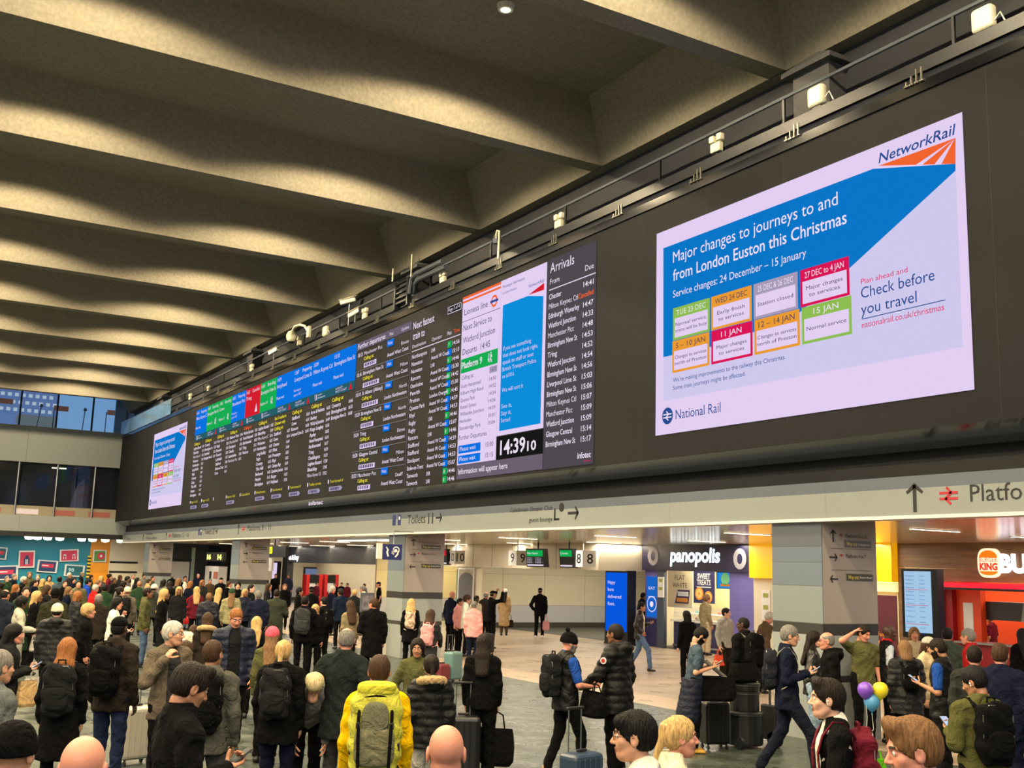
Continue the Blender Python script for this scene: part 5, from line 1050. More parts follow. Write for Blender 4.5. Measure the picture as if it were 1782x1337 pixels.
skinm = mat('skin', (200, 150, 120), rough=.5, obcol=True, bump=.08, scale=120); skinm.node_tree.nodes['Principled BSDF'].inputs['Subsurface Weight'].default_value = .08
lipm = mat('lip', (150, 80, 72), rough=.45); browm = mat('eyebrow', (54, 38, 28), rough=.8)
def fabric(name, rough, spec, b1, s1, wr):
    m = mat(name, (80, 80, 80), rough=rough, obcol=True, bump=b1, scale=s1, var=.16, spec=spec); nt = m.node_tree; b = nt.nodes['Principled BSDF']
    tc = nt.nodes.new('ShaderNodeTexCoord'); n = nt.nodes.new('ShaderNodeTexNoise'); n.inputs['Scale'].default_value = 5.5; n.inputs['Detail'].default_value = 3; n.inputs['Distortion'].default_value = 1.6
    link(nt, tc.outputs['Object'], n.inputs['Vector']); bp = nt.nodes.new('ShaderNodeBump'); bp.inputs['Strength'].default_value = wr; bp.inputs['Distance'].default_value = .06
    old = b.inputs['Normal'].links[0].from_socket; link(nt, n.outputs[0], bp.inputs['Height']); link(nt, old, bp.inputs['Normal']); link(nt, bp.outputs[0], b.inputs['Normal']); return m
cloth = fabric('cloth', .95, .1, .25, 60, .8)
puff = fabric('puffer_cloth', .55, .25, .2, 30, .5)
leather = fabric('leather', .35, .45, .12, 60, .6)
hairm = mat('hair', (40, 30, 20), rough=.6, obcol=True, bump=.7, scale=28, var=.4, stretch=(3, 3, .5), spec=.2)
furm = mat('fur', (180, 150, 110), rough=.9, obcol=True, bump=.8, scale=90, var=.3)
eyem = mat('eye_white', (226, 222, 216), rough=.2); irism = mat('iris', (50, 34, 24), rough=.15)
metalm = steel
def xf(V, R, t): return V@np.asarray(R, np.float32).T+np.asarray(t, np.float32)
def rotm(yaw, pitch, roll=0):
    """yaw turns the face to the person's right (+), pitch looks down (+)"""
    cy, sy, cp, sp_, cr_, sr = math.cos(-yaw), math.sin(-yaw), math.cos(-pitch), math.sin(-pitch), math.cos(roll), math.sin(roll)
    return np.array([[cy, -sy, 0], [sy, cy, 0], [0, 0, 1]])@np.array([[1, 0, 0], [0, cp, -sp_], [0, sp_, cp]])@np.array([[cr_, 0, sr], [0, 1, 0], [-sr, 0, cr_]])
ARM = dict(down=((.045, -.03, -.28), (.05, .05, -.53)), phone=((.06, -.02, -.28), (-.06, .25, -.20)), pocket=((.13, -.07, -.26), (.05, .09, -.43)), hold=((.08, .05, -.27), (.0, .30, -.30)), up=((.1, .2, .06), (.02, .28, .32)),
           head=((.20, .10, .12), (-.03, .06, .25)), pull=((.10, -.12, -.26), (.12, -.30, -.44)), fold=((.09, .04, -.26), (-.14, .21, -.19)), strap=((.11, .06, -.25), (-.04, .17, .0)), swingf=((.07, .07, -.27), (.05, .26, -.43)), swingb=((.08, -.13, -.26), (.1, -.22, -.5)), reach=((.05, .12, -.25), (.0, .34, -.40)), face=((.07, .1, -.24), (-.06, .22, .06)))
SK = dict(pale=(214, 166, 140), fair=(200, 148, 118), tan=(168, 118, 88), brown=(118, 78, 54), dark=(70, 46, 34), pink=(204, 138, 116))
HR = dict(black=(13, 11, 11), dark=(27, 19, 15), brown=(62, 43, 29), light=(120, 90, 60), blonde=(186, 152, 100), platinum=(206, 188, 144), ginger=(140, 88, 48), grey=(116, 113, 108), white=(180, 176, 168), red=(120, 60, 40))
CL = dict(black=(11, 11, 13), char=(27, 28, 30), dgrey=(50, 50, 52), grey=(110, 108, 104), lgrey=(164, 160, 152), white=(222, 218, 206), cream=(212, 204, 176), navy=(18, 23, 42), blue=(32, 70, 150), royal=(24, 60, 170), denim=(78, 98, 128), ldenim=(140, 162, 184), olive=(84, 84, 52), khaki=(140, 128, 96), tan=(180, 150, 106), brown=(84, 66, 50), dbrown=(40, 34, 30), beige=(196, 176, 142), red=(190, 34, 38), pink=(214, 150, 150), hotpink=(224, 90, 110), yellow=(226, 190, 20), green=(40, 64, 44), lgreen=(150, 164, 110), slate=(64, 78, 92), teal=(40, 150, 130), wine=(96, 26, 40), purple=(70, 60, 120), mustard=(196, 150, 50))
def colr(o, c, tab=CL):
    v = tab[c] if isinstance(c, str) else c; o.color = (*lin(v), 1); return o
PEOPLE = []; OCC = []; BLOCK = [(13.05, 14.3, y_, y_+1.1) for y_ in (12.45, 28.0, 43.7, 60.0)]+[(14.9, 15.25, ka[1]-1, ka[1]), (20.2, 20.45, 18.8, 20.1), (23.2, 23.6, 31.1, 32.6), (24, 25, 10, 30)]
def person(px, py, h, phi, label, hair=('short', 'dark'), skin='fair', top=('coat', 'black'), legs='black', fem=0, hat=None, arms=('down', 'down'), walk=0., lean=0., look=(0, 0), beard=None, specs=False, build=1., shoes='black', open_=None, hood=False, fur=None, hem=None, wide=1., sleeves=1., scarf=None, bare=None, feet=None, group=None, extra=None, xy=None, earbud=False, depth=None, sit=0):
    s = h/1.75; ln = lean
    zt = h if lean < .5 else h*.5+h*.5*math.cos(lean)+.02
    if xy is None:
        if depth: d_ = ray(px, py); g = d_*(depth/F); gx, gy = g[0], g[1]
        else: g = atZ(px, py, zt); gx, gy = g[0], g[1]
    else: gx, gy = xy
    az = math.atan2(gx, gy)+math.radians(phi); dist = math.hypot(gx, gy)
    if lean >= .5:   # the top of a bent back sits ahead of the feet
        gx -= math.sin(az)*.25*s; gy -= math.cos(az)*.25*s
    if xy is None:
        for f_ in (0, .02, -.02, .04, -.04, .06, -.06, .08, -.08, .1, -.1, .13, .16):
            k_ = 1+f_; x_, y_ = gx*k_, gy*k_; r_ = .50 if dist < 22 else .44
            if all((x_-a_)**2+(y_-b_)**2 > r_*r_ for a_, b_ in OCC) and not any(a_-.3 < x_ < b_+.3 and c_-.3 < y_ < d_+.3 for a_, b_, c_, d_ in BLOCK): break
        else: k_ = 1; x_, y_ = gx, gy; print('CROWDED', label)
        gx, gy = x_, y_; h = CH-(CH-h)*k_ if lean < .5 and not depth else h; h = min(1.98, max(1.45, h)); s = h/1.75; dist = math.hypot(gx, gy)
    OCC.append((gx, gy)); assert 4 <= len(label.split()) <= 16, label
    root = empty('person', (gx, gy, 0), -az, label=label, cat='person', group=group)
    PEOPLE.append((gx, gy, label, dist))
    cell = min(.045, max(.0105, dist*.00095)); hc = min(.020, max(.0038, dist*.00050)); near = dist < 16
    J = lambda x, y, z: np.array([x, y+z*math.sin(ln), z*math.cos(ln)+.0])*s+np.array([0, 0, .95*s])
    sw = (.150 if fem else .172)*build**.6; pel = J(0, 0, 0); st = walk*.36*s
    hips = {1: np.array([.088*build*s, 0, .93*s]), -1: np.array([-.088*build*s, 0, .93*s])}
    ank = {1: np.array([.10*s, st, .085*s+(.0 if st >= 0 else -.0)]), -1: np.array([-.10*s, -st, .085*s+max(0, walk)*.02*s])}
    kn = {k: (hips[k]+ank[k])/2+np.array([0, .035*s+abs(st)*.22, .02*s]) for k in (1, -1)}
    sh = {k: J(k*sw, 0, .462) for k in (1, -1)}; neck = J(0, -.01, .525); chest = J(0, .0, .36); waist = J(0, 0, .13)
    head = J(0, .045, .685)+np.array([0, math.sin(ln)*.0, 0])
    R = rotm(math.radians(look[0]), math.radians(look[1])+ln*.55)
    el, wr_ = {}, {}
    for k, a in ((-1, arms[0]), (1, arms[1])):
        e, w_ = ARM[a] if isinstance(a, str) else a
        el[k] = sh[k]+ (J(k*e[0], e[1], e[2])-pel); wr_[k] = sh[k]+(J(k*w_[0], w_[1], w_[2])-pel)
        if lean > .5: el[k] = sh[k]+np.array([k*.03, .03, -.27])*s; wr_[k] = sh[k]+np.array([k*.0, .06, -.50])*s
    kind, tc_ = top[0], top[1]
    th = dict(coat=.022, longcoat=.022, puffer=.036, tee=.010, hoodie=.020, jumper=.016, vest=.03, shirt=.012, suit=.016, fleece=.022).get(kind, .02)
    hemz = hem if hem is not None else dict(coat=.80, longcoat=.45, puffer=.80, tee=.86, hoodie=.84, jumper=.86, vest=.82, shirt=.86, suit=.80, fleece=.84).get(kind, .84)
    SQ = (1, 1.38, 1)
    def torso(P, t, b=build):
        d = cap(P, J(0, .0, .03), J(0, 0, .14), (.140*b+t)*s, (.130*b+t)*s, SQ); d = smin(d, cap(P, J(0, 0, .14), J(0, .005, .37), (.130*b+t)*s, (.146*b+t)*s, SQ), .05*s)
        d = smin(d, cap(P, sh[-1]*.8+neck*.2, neck, (.056+t*.8)*s, (.062+t*.5)*s), .05*s); d = smin(d, cap(P, sh[1]*.8+neck*.2, neck, (.056+t*.8)*s, (.062+t*.5)*s), .05*s); return d
    def arms_(P, t, short=1., k_=(1, -1)):
        d = None
        for k in k_:
            e, w_ = el[k], wr_[k]
            if short < 1: e = sh[k]+(e-sh[k])*short
            q = cap(P, sh[k], e, (.052*build+t*.8)*s, (.043*build+t*.8)*s)
            if short >= 1: q = smin(q, cap(P, e, e+(w_-e)*.93, (.043*build+t*.8)*s, (.032+t*.8)*s), .02*s)
            d = q if d is None else np.minimum(d, q)
        return d
    def folds(P, a=.006): return a*(np.sin(P[..., 2]*38+4*np.sin(P[..., 0]*9)+dist*7)*np.sin(P[..., 0]*17+P[..., 1]*21+P[..., 2]*7+dist*3))
    pts = [hips[1], hips[-1], sh[1], sh[-1], el[1], el[-1], wr_[1], wr_[-1], neck, J(0, 0, -.1), J(0, -.1, .5), J(0, .12, .3)]
    # body: head and neck, trunk, limbs and hands
    HV, HQ, HM = head_mesh(hc, float(fem), 1.0+.06*(build-1)*5 if not fem else .96); HW = np.clip((HV[:, 2:3]+.19)/.11, 0, 1); R0 = rotm(math.radians(look[0])*.3, ln*.4); V = [HW*xf(HV*s, R, head)+(1-HW)*xf(HV*s, R0, head)]; Q = [HQ]; M = [HM]; n = len(HV)
    armskin = sleeves < 1 or kind in ('tee', 'vest')
    bc = cell*1.15 if not armskin else cell*.8
    lo = np.min([p for p in pts]+[ank[1], ank[-1]], 0)-.16*s; hi = np.max([p for p in pts]+[ank[1], ank[-1]], 0)+.16*s; lo[2] = .05*s
    hi[2] = min(hi[2], max(neck[2]+.06*s, max(wr_[1][2], wr_[-1][2], el[1][2], el[-1][2])+.06*s))
    xs, ys, zs, P = grid(lo, hi, max(bc, .02) if not armskin else bc)
    d = smin(torso(P, -.012), arms_(P, -.006 if not armskin else -.012), .03*s)
    for k in (1, -1): d = smin(d, cap(P, hips[k], kn[k], .070*s, .048*s), .03*s); d = smin(d, cap(P, kn[k], ank[k], .046*s, .03*s), .02*s)
    d = smin(d, cap(P, neck-np.array([0, 0, .06*s]), head+R@np.array([0, -.04, -.12])*s, .060*s, .046*s), .03*s)
    v, q = snet(xs, ys, zs, d); V.append(v); Q.append(q+n); M.append(np.zeros(len(q), np.int32)); n += len(v)
    hcell = min(.014, max(.0052, dist*.0007)); HANDS = {}
    for k, a in ((-1, arms[0]), (1, arms[1])):
        curl = 1.25 if a in ('phone', 'hold', 'pull', 'strap', 'up') else .55
        hv, hq = hand_mesh(curl, hcell); z = wr_[k]-el[k]; z = z/np.linalg.norm(z)
        inn = np.array([-k, 0, 0.]) if a not in ('phone', 'hold', 'fold', 'reach') else np.array([0, -.3, 1.]) if a != 'fold' else np.array([0, -1, 0.])
        y = -(inn-z*(inn@z)); y = y/max(np.linalg.norm(y), 1e-6); x = np.cross(y, z)
        fwd = np.array([0, 1, .2]) if a not in ('phone', 'hold', 'reach') else np.array([-k, 0, 0.])
        sx = 1 if x@fwd > 0 else -1
        Rm = np.stack([x*sx, y, z], 1); vv = xf(hv*s*.98, Rm, wr_[k]); hq2 = hq if np.linalg.det(Rm) > 0 else hq[:, ::-1]
        V.append(vv); Q.append(hq2+n); M.append(np.zeros(len(hq), np.int32)); n += len(vv); HANDS[k] = (wr_[k]+z*.085*s, z, y, x)
    me = rawmesh('body', np.concatenate(V), np.concatenate(Q)); body = finish('body', me, [skinm, lipm, browm], root, smooth=True); me.polygons.foreach_set('material_index', np.concatenate(M)); colr(body, skin, SK)
    # top garment
    zlo = hemz*s; lo2 = np.min(pts, 0)-.13*s-th; hi2 = np.max(pts, 0)+.13*s+th; lo2[2] = min(zlo, np.min([wr_[1][2], wr_[-1][2]])) - .03; hi2[2] = max(neck[2]+.07*s, max(wr_[1][2], wr_[-1][2])+.05)
    if lean > .5: lo2[2] = .4
    xs, ys, zs, P = grid(lo2, hi2, cell)
    d = torso(P, th)
    if kind == 'longcoat' or hemz < .75: d = smin(d, cap(P, J(0, 0, 0), (0, 0, hemz*s), (.155*build+th)*s, (.20+th)*s, (1, 1.25, 1)), .04*s)
    elif lean <= .5: d = smin(d, cap(P, J(0, 0, .02), J(0, 0, -.15), (.148*build+th)*s, (.158*build+th)*s, (1, 1.28, 1)), .04*s)
    if kind != 'vest': d = smin(d, arms_(P, th, .78 if (kind == 'tee' or sleeves < 1) else 1.), .035*s)
    if lean <= .5: d = smax(d, zlo-P[..., 2]+0*d, .012) if not (arms[0] in ('down',) and False) else d
    if lean <= .5 and kind != 'vest':   # keep sleeves that hang below the hem
        d = np.minimum(d, arms_(P, th, .78 if (kind == 'tee' or sleeves < 1) else 1.))
    if kind in ('puffer', 'coat', 'longcoat', 'suit', 'shirt', 'fleece', 'hoodie') and not open_:
        d = smin(d, smax(cap(P, neck+np.array([0, -.01, -.03])*s, neck+np.array([0, .0, .045])*s, (.066+th*.6)*s), -cap(P, neck+np.array([0, .01, .0])*s, neck+np.array([0, .03, .12])*s, .055*s, .07*s), .01), .02*s)
    if hood: d = smin(d, ell(P, neck+np.array([0, -.10, .0])*s, (np.array([.12, .075, .085])*s)), .03*s)
    if kind == 'puffer': d = d-.011*s*np.abs(np.sin(P[..., 2]*math.pi/(.085*s)))+.005
    d = d+folds(P, .007 if near else .009)
    if open_: d = smax(d, -cap(P, J(0, .22, -.2), J(0, .20, .62), .145*s, .15*s, (1.6, 1, 1)), .008)
    v, q = snet(xs, ys, zs, d); gm = {'puffer': puff, 'vest': puff}.get(kind, cloth); nm = {'tee': 't_shirt', 'hoodie': 'hoodie', 'jumper': 'jumper', 'shirt': 'shirt', 'vest': 'padded_vest', 'fleece': 'fleece', 'suit': 'suit_jacket', 'puffer': 'puffer_jacket', 'longcoat': 'long_coat'}.get(kind, 'jacket')
    if top[-1] == 'leather': gm = leather
    g = finish(nm, rawmesh(nm, v, q), gm, root, smooth=True); colr(g, tc_)
    under = open_ or (bare if kind == 'vest' else None)
    if under:
        xs, ys, zs, P = grid(np.min([hips[1], hips[-1], sh[1], sh[-1], neck, el[1], el[-1]], 0)-.14*s, np.max([sh[1], sh[-1], neck, el[1], el[-1]], 0)+.13*s, cell)
        d = torso(P, .010); d = smin(d, smax(cap(P, neck+np.array([0, -.01, -.03])*s, neck+np.array([0, .0, .035])*s, .066*s), -cap(P, neck+np.array([0, .02, .0])*s, neck+np.array([0, .05, .12])*s, .056*s, .08*s), .006), .02*s)
        if kind == 'vest': d = smin(d, arms_(P, .010, .78), .03*s)
        v, q = snet(xs, ys, zs, smax(d, .9*s-P[..., 2], .01)); colr(finish('shirt', rawmesh('shirt', v, q), cloth, root, smooth=True), under)
    # trousers and shoes
    lw = .014*wide; xs, ys, zs, P = grid(np.min([ank[1], ank[-1], hips[1], hips[-1]], 0)-np.array([.13, .16, .0])*s, np.max([ank[1], ank[-1], hips[1], hips[-1], kn[1], kn[-1]], 0)+np.array([.13, .16, .14])*s, cell)
    d = cap(P, hips[-1]+np.array([.04*s, 0, .07*s]), hips[1]+np.array([-.04*s, 0, .07*s]), (.110*build+.008)*s, None, (1, 1.25, 1)); d = smin(d, cap(P, (0, 0, .99*s), (0, 0, .90*s), (.125*build+.008)*s, (.105*build)*s, (1, 1.25, 1)), .03*s)
    for k in (1, -1): d = smin(d, smin(cap(P, hips[k], kn[k], (.076*build+lw)*s, (.058+lw)*s), cap(P, kn[k], ank[k], (.056+lw)*s, (.042+lw*1.3)*s), .02*s), .02*s)
    d = smax(d, .07*s-P[..., 2]+0*d, .01)+folds(P, .006)
    v, q = snet(xs, ys, zs, d); colr(finish('trousers', rawmesh('trousers', v, q), cloth, root, smooth=True), legs)
    sc_ = max(.011, min(.03, dist*.001))
    for k in (1, -1):
        a = ank[k]; key = ('shoe', round(sc_, 3))
        if key not in _ST:
            xs, ys, zs, P = grid((-.06, -.10, -.09), (.06, .21, .06), sc_); d = cap(P, (0, -.045, -.055), (0, .135, -.066), .043, .034, (1, 1, 1)); d = smin(d, cap(P, (0, -.03, -.05), (0, -.01, .03), .040, .040), .03); d = smax(d, -.083-P[..., 2], .006); _ST[key] = snet(xs, ys, zs, d)
        v, q = _ST[key]; colr(finish('shoe', rawmesh('shoe', v*s+a, q), leather, root, smooth=True), shoes)
    # hair, hat, face details
    if hair and hair[0] != 'bald':
        v, q = styled('hairhat' if hat else 'hair', hair[0], hc*1.25); colr(finish('hair', rawmesh('hair', xf(v*s, R, head), q), hairm, root, smooth=True), hair[1], HR)
    if hat: v, q = styled('hat', hat[0], hc*1.25); nm = {'hood': 'hood', 'cap': 'cap', 'beanie': 'beanie', 'bobble': 'beanie', 'bucket': 'hat'}[hat[0]]; colr(finish(nm, rawmesh(nm, xf(v*s, R, head), q), cloth, root, smooth=True), hat[1])
    if beard:
        k = ('beard', round(hc, 4))
        if k not in _ST:
            xs, ys, zs, P = grid((-.09, -.03, -.14), (.09, .12, -.01), hc*1.2); d = head_sdf(P)-.006; d = smax(d, P[..., 2]+.035-np.abs(P[..., 0])*.35, .008); d = smax(d, -P[..., 1]+.0, .01); d = smax(d, -ell(P, (0, .095, -.063), (.022, .03, .012)), .004); d = smax(d, -ell(P, (0, .1, -.02), (.02, .03, .03)), .006); d = smax(d, -(P[..., 2]+.13), .01); _ST[k] = snet(xs, ys, zs, d)
        v, q = _ST[k]; colr(finish('beard', rawmesh('beard', xf(v*s, R, head), q), hairm, root, smooth=True), beard, HR)
    if near and abs(((phi+look[0]+180) % 360)-180) > 40:
        for k in (-1, 1):
            m = MB(); m.lathe([(.0015, .0128), (.0058, .0114)], n=10, mi=1).lathe([(.0058, .0114), (.0105, .007), (.0125, .0)], n=10)
            vv = np.array(m.v); vv = np.stack([vv[:, 0], vv[:, 2], vv[:, 1]], 1)*1.0+np.array([k*.031, .0762, .006]); m.v = [tuple(p) for p in xf(vv*s, R, head)]; m.build('eye', [eyem, irism], root)
    if specs:
        m = MB()
        for k in (-1, 1):
            m.tube([tuple(R@(np.array([k*.033+.021*math.cos(a), .101, .004+.015*math.sin(a)])*s)+head) for a in np.linspace(0, 2*PI, 13)], .0016*s if near else .003, 5); m.tube([tuple(R@(np.array(p)*s)+head) for p in ((k*.054, .1, .008), (k*.078, .06, .008), (k*.082, -.005, .004))], .0018 if near else .003, 5)
        m.tube([tuple(R@(np.array(p)*s)+head) for p in ((-.012, .102, .006), (.012, .102, .006))], .0016, 5); m.build('glasses', mat('spectacle_frame', (40, 34, 34), rough=.3), root, kind='stuff')
    if earbud: m = MB(); m.lathe([(.003, -.022), (.004, -.005), (.008, .004), (.006, .01)], n=8); vv = np.array(m.v)+np.array([-.088 if earbud == 'l' else .088, .008, -.006]); m.v = [tuple(p) for p in xf(vv*s, R, head)]; m.build('earbud', whitepl, root)
    if scarf: xs, ys, zs, P = grid(neck-.12*s, neck+.12*s, cell*.8); d = smax(cap(P, neck+np.array([0, 0, -.02])*s, neck+np.array([0, .015, .03])*s, .088*s), -cap(P, neck+np.array([0, .01, .03])*s, neck+np.array([0, .02, .15])*s, .05*s, .08*s), .01)+.004*np.sin(P[..., 2]*160); v, q = snet(xs, ys, zs, d); colr(finish('scarf', rawmesh('scarf', v, q), cloth, root, smooth=True), scarf)
    if fur: 
        xs, ys, zs, P = grid(neck-np.array([.2, .24, .1])*s, neck+np.array([.2, .1, .12])*s, cell*.8); t_ = np.stack([np.array([.125*math.sin(a), -.045-.11*math.cos(a), .01+.03*math.cos(a)])*s+neck for a in np.linspace(-2.3, 2.3, 9)]); d = None
        for a_, b_ in zip(t_[:-1], t_[1:]): c_ = cap(P, a_, b_, .046*s); d = c_ if d is None else smin(d, c_, .01)
        v, q = snet(xs, ys, zs, d+.006*np.sin(P[..., 0]*90)*np.sin(P[..., 1]*110)*np.sin(P[..., 2]*100)); colr(finish('fur_trim', rawmesh('fur_trim', v, q), furm, root, smooth=True), fur)
    Mw = Matrix.Translation((gx, gy, 0)) @ Matrix.Rotation(-az, 4, 'Z')
    info = dict(root=root, s=s, az=az, M=Mw, J=J, hands=HANDS, wr=wr_, th=th, pos=(gx, gy), head=head, R=R, neck=neck, sh=sh, dist=dist, build=build)
    return info
def W3(p, v): return p['M'] @ Vector([float(a) for a in v])

# ---- things people carry
zipm = mat('zip_metal', (150, 150, 150), rough=.4, metal=.8)
def backpack(p, label, col='black', size=1., strap='black', colour2=None, style='day', off=(0, 0), m=None):
    """worn on the back: body, pocket, handle and two straps following the shoulders"""
    s = p['s']; J = p['J']; t = p['th']*.8; c = min(.03, max(.011, p['dist']*.001)); b = J(0, -(.092*p['build']+t+.07*size), .29+off[1])
    root = bpy.data.objects.new('backpack', None); COL.objects.link(root); root.matrix_world = p['M']; tag(root, label, 'backpack'); assert 4 <= len(label.split()) <= 16, label
    _b = p['M'] @ Vector((0, -.3, 0)); OCC.append((_b.x, _b.y))
    w_, h_, d_ = .145*size*s, .235*size*s, .085*size*s
    lo, hi = b-np.array([w_, d_, h_])*1.15-.03, b+np.array([w_, d_, h_])*1.15+.03
    xs, ys, zs, P = grid(lo, hi, c); q_ = (P-b)/np.array([w_, d_, h_]); 
    pn = (np.abs(q_[..., 0])**4+np.abs(q_[..., 1])**3+np.abs(q_[..., 2]*(1+.06*q_[..., 1]))**4)**(1/4)
    d = (pn-1)*d_*.9+.004*np.sin(P[..., 2]*40+P[..., 0]*23)
    v, q = snet(xs, ys, zs, d); colr(finish('pack_body', rawmesh('pack_body', v, q), m or cloth, root, smooth=True), col)
    b2 = b+np.array([0, -d_*.85, -h_*.32]); xs, ys, zs, P = grid(b2-np.array([w_*.8, d_*.5, h_*.5])-.02, b2+np.array([w_*.8, d_*.5, h_*.5])+.02, c); q_ = (P-b2)/np.array([w_*.75, d_*.45, h_*.45]); d = ((np.abs(q_)**4).sum(-1)**.25-1)*d_*.4
    v, q = snet(xs, ys, zs, d); colr(finish('front_pocket', rawmesh('front_pocket', v, q), m or cloth, root, smooth=True), colour2 or col)
    r = .010*s; mm = MB(); mm.tube([b+np.array([x, d_*.3, h_+z]) for x, z in ((-.04*s, -.01), (-.035*s, .035*s), (.035*s, .035*s), (.04*s, -.01))], r, 6); colr(mm.build('carry_handle', cloth, root), strap)
    if p['dist'] < 30:
        zz = MB(); zz.tube([b+np.array([x*w_, -d_*.62, z*h_]) for x, z in ((-.9, -.1), (-.88, .6), (-.5, .92), (.5, .92), (.88, .6), (.9, -.1))], .0035, 4); zz.build('zip', zipm, root)
    for k in (-1, 1):
        T_ = t*.8+.004; B_ = p['build']; pts = [J(k*.08, -(.095+T_), .06), J(k*(.145*B_+t), -.03, .10), J(k*(.13*B_+t*.5), .07*B_+T_, .18), J(k*.115, .098*B_+T_, .26), J(k*.105, .102*B_+T_, .36), J(k*.10, .075*B_+T_, .46), J(k*.10, .03, .535+t), J(k*.10, -.03, .535+t), J(k*.095, -.08-T_, .48+t*.5), J(k*.08, -.11-T_, .42)]
        mm = MB(); pv = [np.array(q_) for q_ in pts]; w2 = .022*s
        V_ = []; 
        for q_ in pv: V_ += [tuple(q_+[-w2, 0, 0]), tuple(q_+[w2, 0, 0])]
        n_ = len(pv); cc = J(0, 0, .3); V2 = [tuple(np.array(a)+(np.array(a)-cc)/np.linalg.norm(np.array(a)-cc)*.014) for a in V_]
        Fs_ = [(2*i, 2*i+1, 2*i+3, 2*i+2) for i in range(n_-1)]; N_ = len(V_); Fs_ += [(N_+2*i, N_+2*i+2, N_+2*i+3, N_+2*i+1) for i in range(n_-1)]+[(2*i, 2*i+2, N_+2*i+2, N_+2*i) for i in range(n_-1)]+[(2*i+1, N_+2*i+1, N_+2*i+3, 2*i+3) for i in range(n_-1)]
        mm.add(V_+V2, Fs_); colr(mm.build('strap', cloth, root), strap)
    return root
def phone(p, label, k=1, lit=True):
    c, z, y, x = p['hands'][k]; root = bpy.data.objects.new('phone', None); COL.objects.link(root); tag(root, label, 'phone')
    cc = p['M'] @ Vector([float(a) for a in (c+np.array([0, 0, .028]))]); root.matrix_world = Matrix.Translation(cc) @ Matrix.Rotation(-p['az'], 4, 'Z') @ Matrix.Rotation(math.radians(35), 4, 'X')
    rbox('case', (.075, .155, .009), (0, 0, 0), scrk, root, .004); MB().box((-.033, -.072, .0045), (.033, .072, .006)).build('screen', led('phone_screen', (210, 225, 250), .9) if lit else scrk, root); return root
def suitcase(x, y, label, col='black', h=.62, w=.42, d=.26, rz=0., handle=.4, open_top=False, cat='suitcase'):
    t = empty('suitcase', (x, y, 0), rz, label=label, cat=cat); c = lin(CL[col] if isinstance(col, str) else col)
    sm = mat('shell_'+str(col), CL[col] if isinstance(col, str) else col, rough=.35, spec=.6)
    rbox('shell', (w, d, h), (0, 0, .07+h/2), sm, t, .05, 3)
    for i in range(5): rbox('ridge', (.018, d+.012, h*.86), (-w*.36+i*w*.18, 0, .07+h/2), sm, t, .006, 1)
    for sx in (-1, 1):
        for sy in (-1, 1): MB().tube([(sx*w*.38-.012, sy*d*.34, .03), (sx*w*.38+.012, sy*d*.34, .03)], .03, 10).tube([(sx*w*.38, sy*d*.34, .03), (sx*w*.38, sy*d*.34, .08)], .012, 6).build('wheel', black, t)
    rbox('carry_handle', (.14, .025, .03), (0, 0, .075+h+.015), black, t, .01)
    if handle:
        for sx in (-.09, .09): MB().tube([(sx, d*.38, .07+h), (sx, d*.38, .07+h+handle)], .008, 6).build('handle_tube', steel, t)
        rbox('grip', (.24, .035, .03), (0, d*.38, .07+h+handle), black, t, .012)
    return t
def bag(x, y, z, label, col, w=.34, d=.14, h=.36, rz=0., strap=.25, cat='bag', name='tote_bag', soft=.4):
    t = empty(name, (x, y, z), rz, label=label, cat=cat); V = []; n = 16
    prof = [(0, .8), (.12, 1.0), (.5, 1.04), (.85, .97), (1, .9)]
    for a, k in prof:
        for i in range(n):
            th = 2*PI*i/n; cx, cy = math.cos(th), math.sin(th); e = soft; ux = math.copysign(abs(cx)**e, cx); uy = math.copysign(abs(cy)**e, cy); V.append((ux*w/2*k, uy*d/2*k*(1-.5*a), a*h))
    Fq = [(i*n+j, i*n+(j+1) % n, (i+1)*n+(j+1) % n, (i+1)*n+j) for i in range(len(prof)-1) for j in range(n)]+[tuple(range(n-1, -1, -1))]
    colr(MB().add(V, Fq).build('bag_body', [cloth], t, smooth=False), col)
    if strap:
        for sy in (-1, 1): colr(MB().tube([(-w*.22, sy*d*.2, h*.98), (-w*.16, sy*d*.12, h+strap*.8), (0, sy*.01, h+strap), (w*.16, sy*d*.12, h+strap*.8), (w*.22, sy*d*.2, h*.98)], .009, 6).build('handle', cloth, t), col)
    return t
def hang(p, k, label, col, **kw):
    """a bag hanging from hand k"""
    c = W3(p, p['wr'][k]); h = kw.get('h', .36); s_ = kw.get('strap', .2); kw.setdefault('rz', -p['az']); return bag(c.x, c.y, max(.01, c.z-.09-h-s_), label, col, strap=s_, **{a: b for a, b in kw.items() if a != 'strap'})
T1 = time.time()
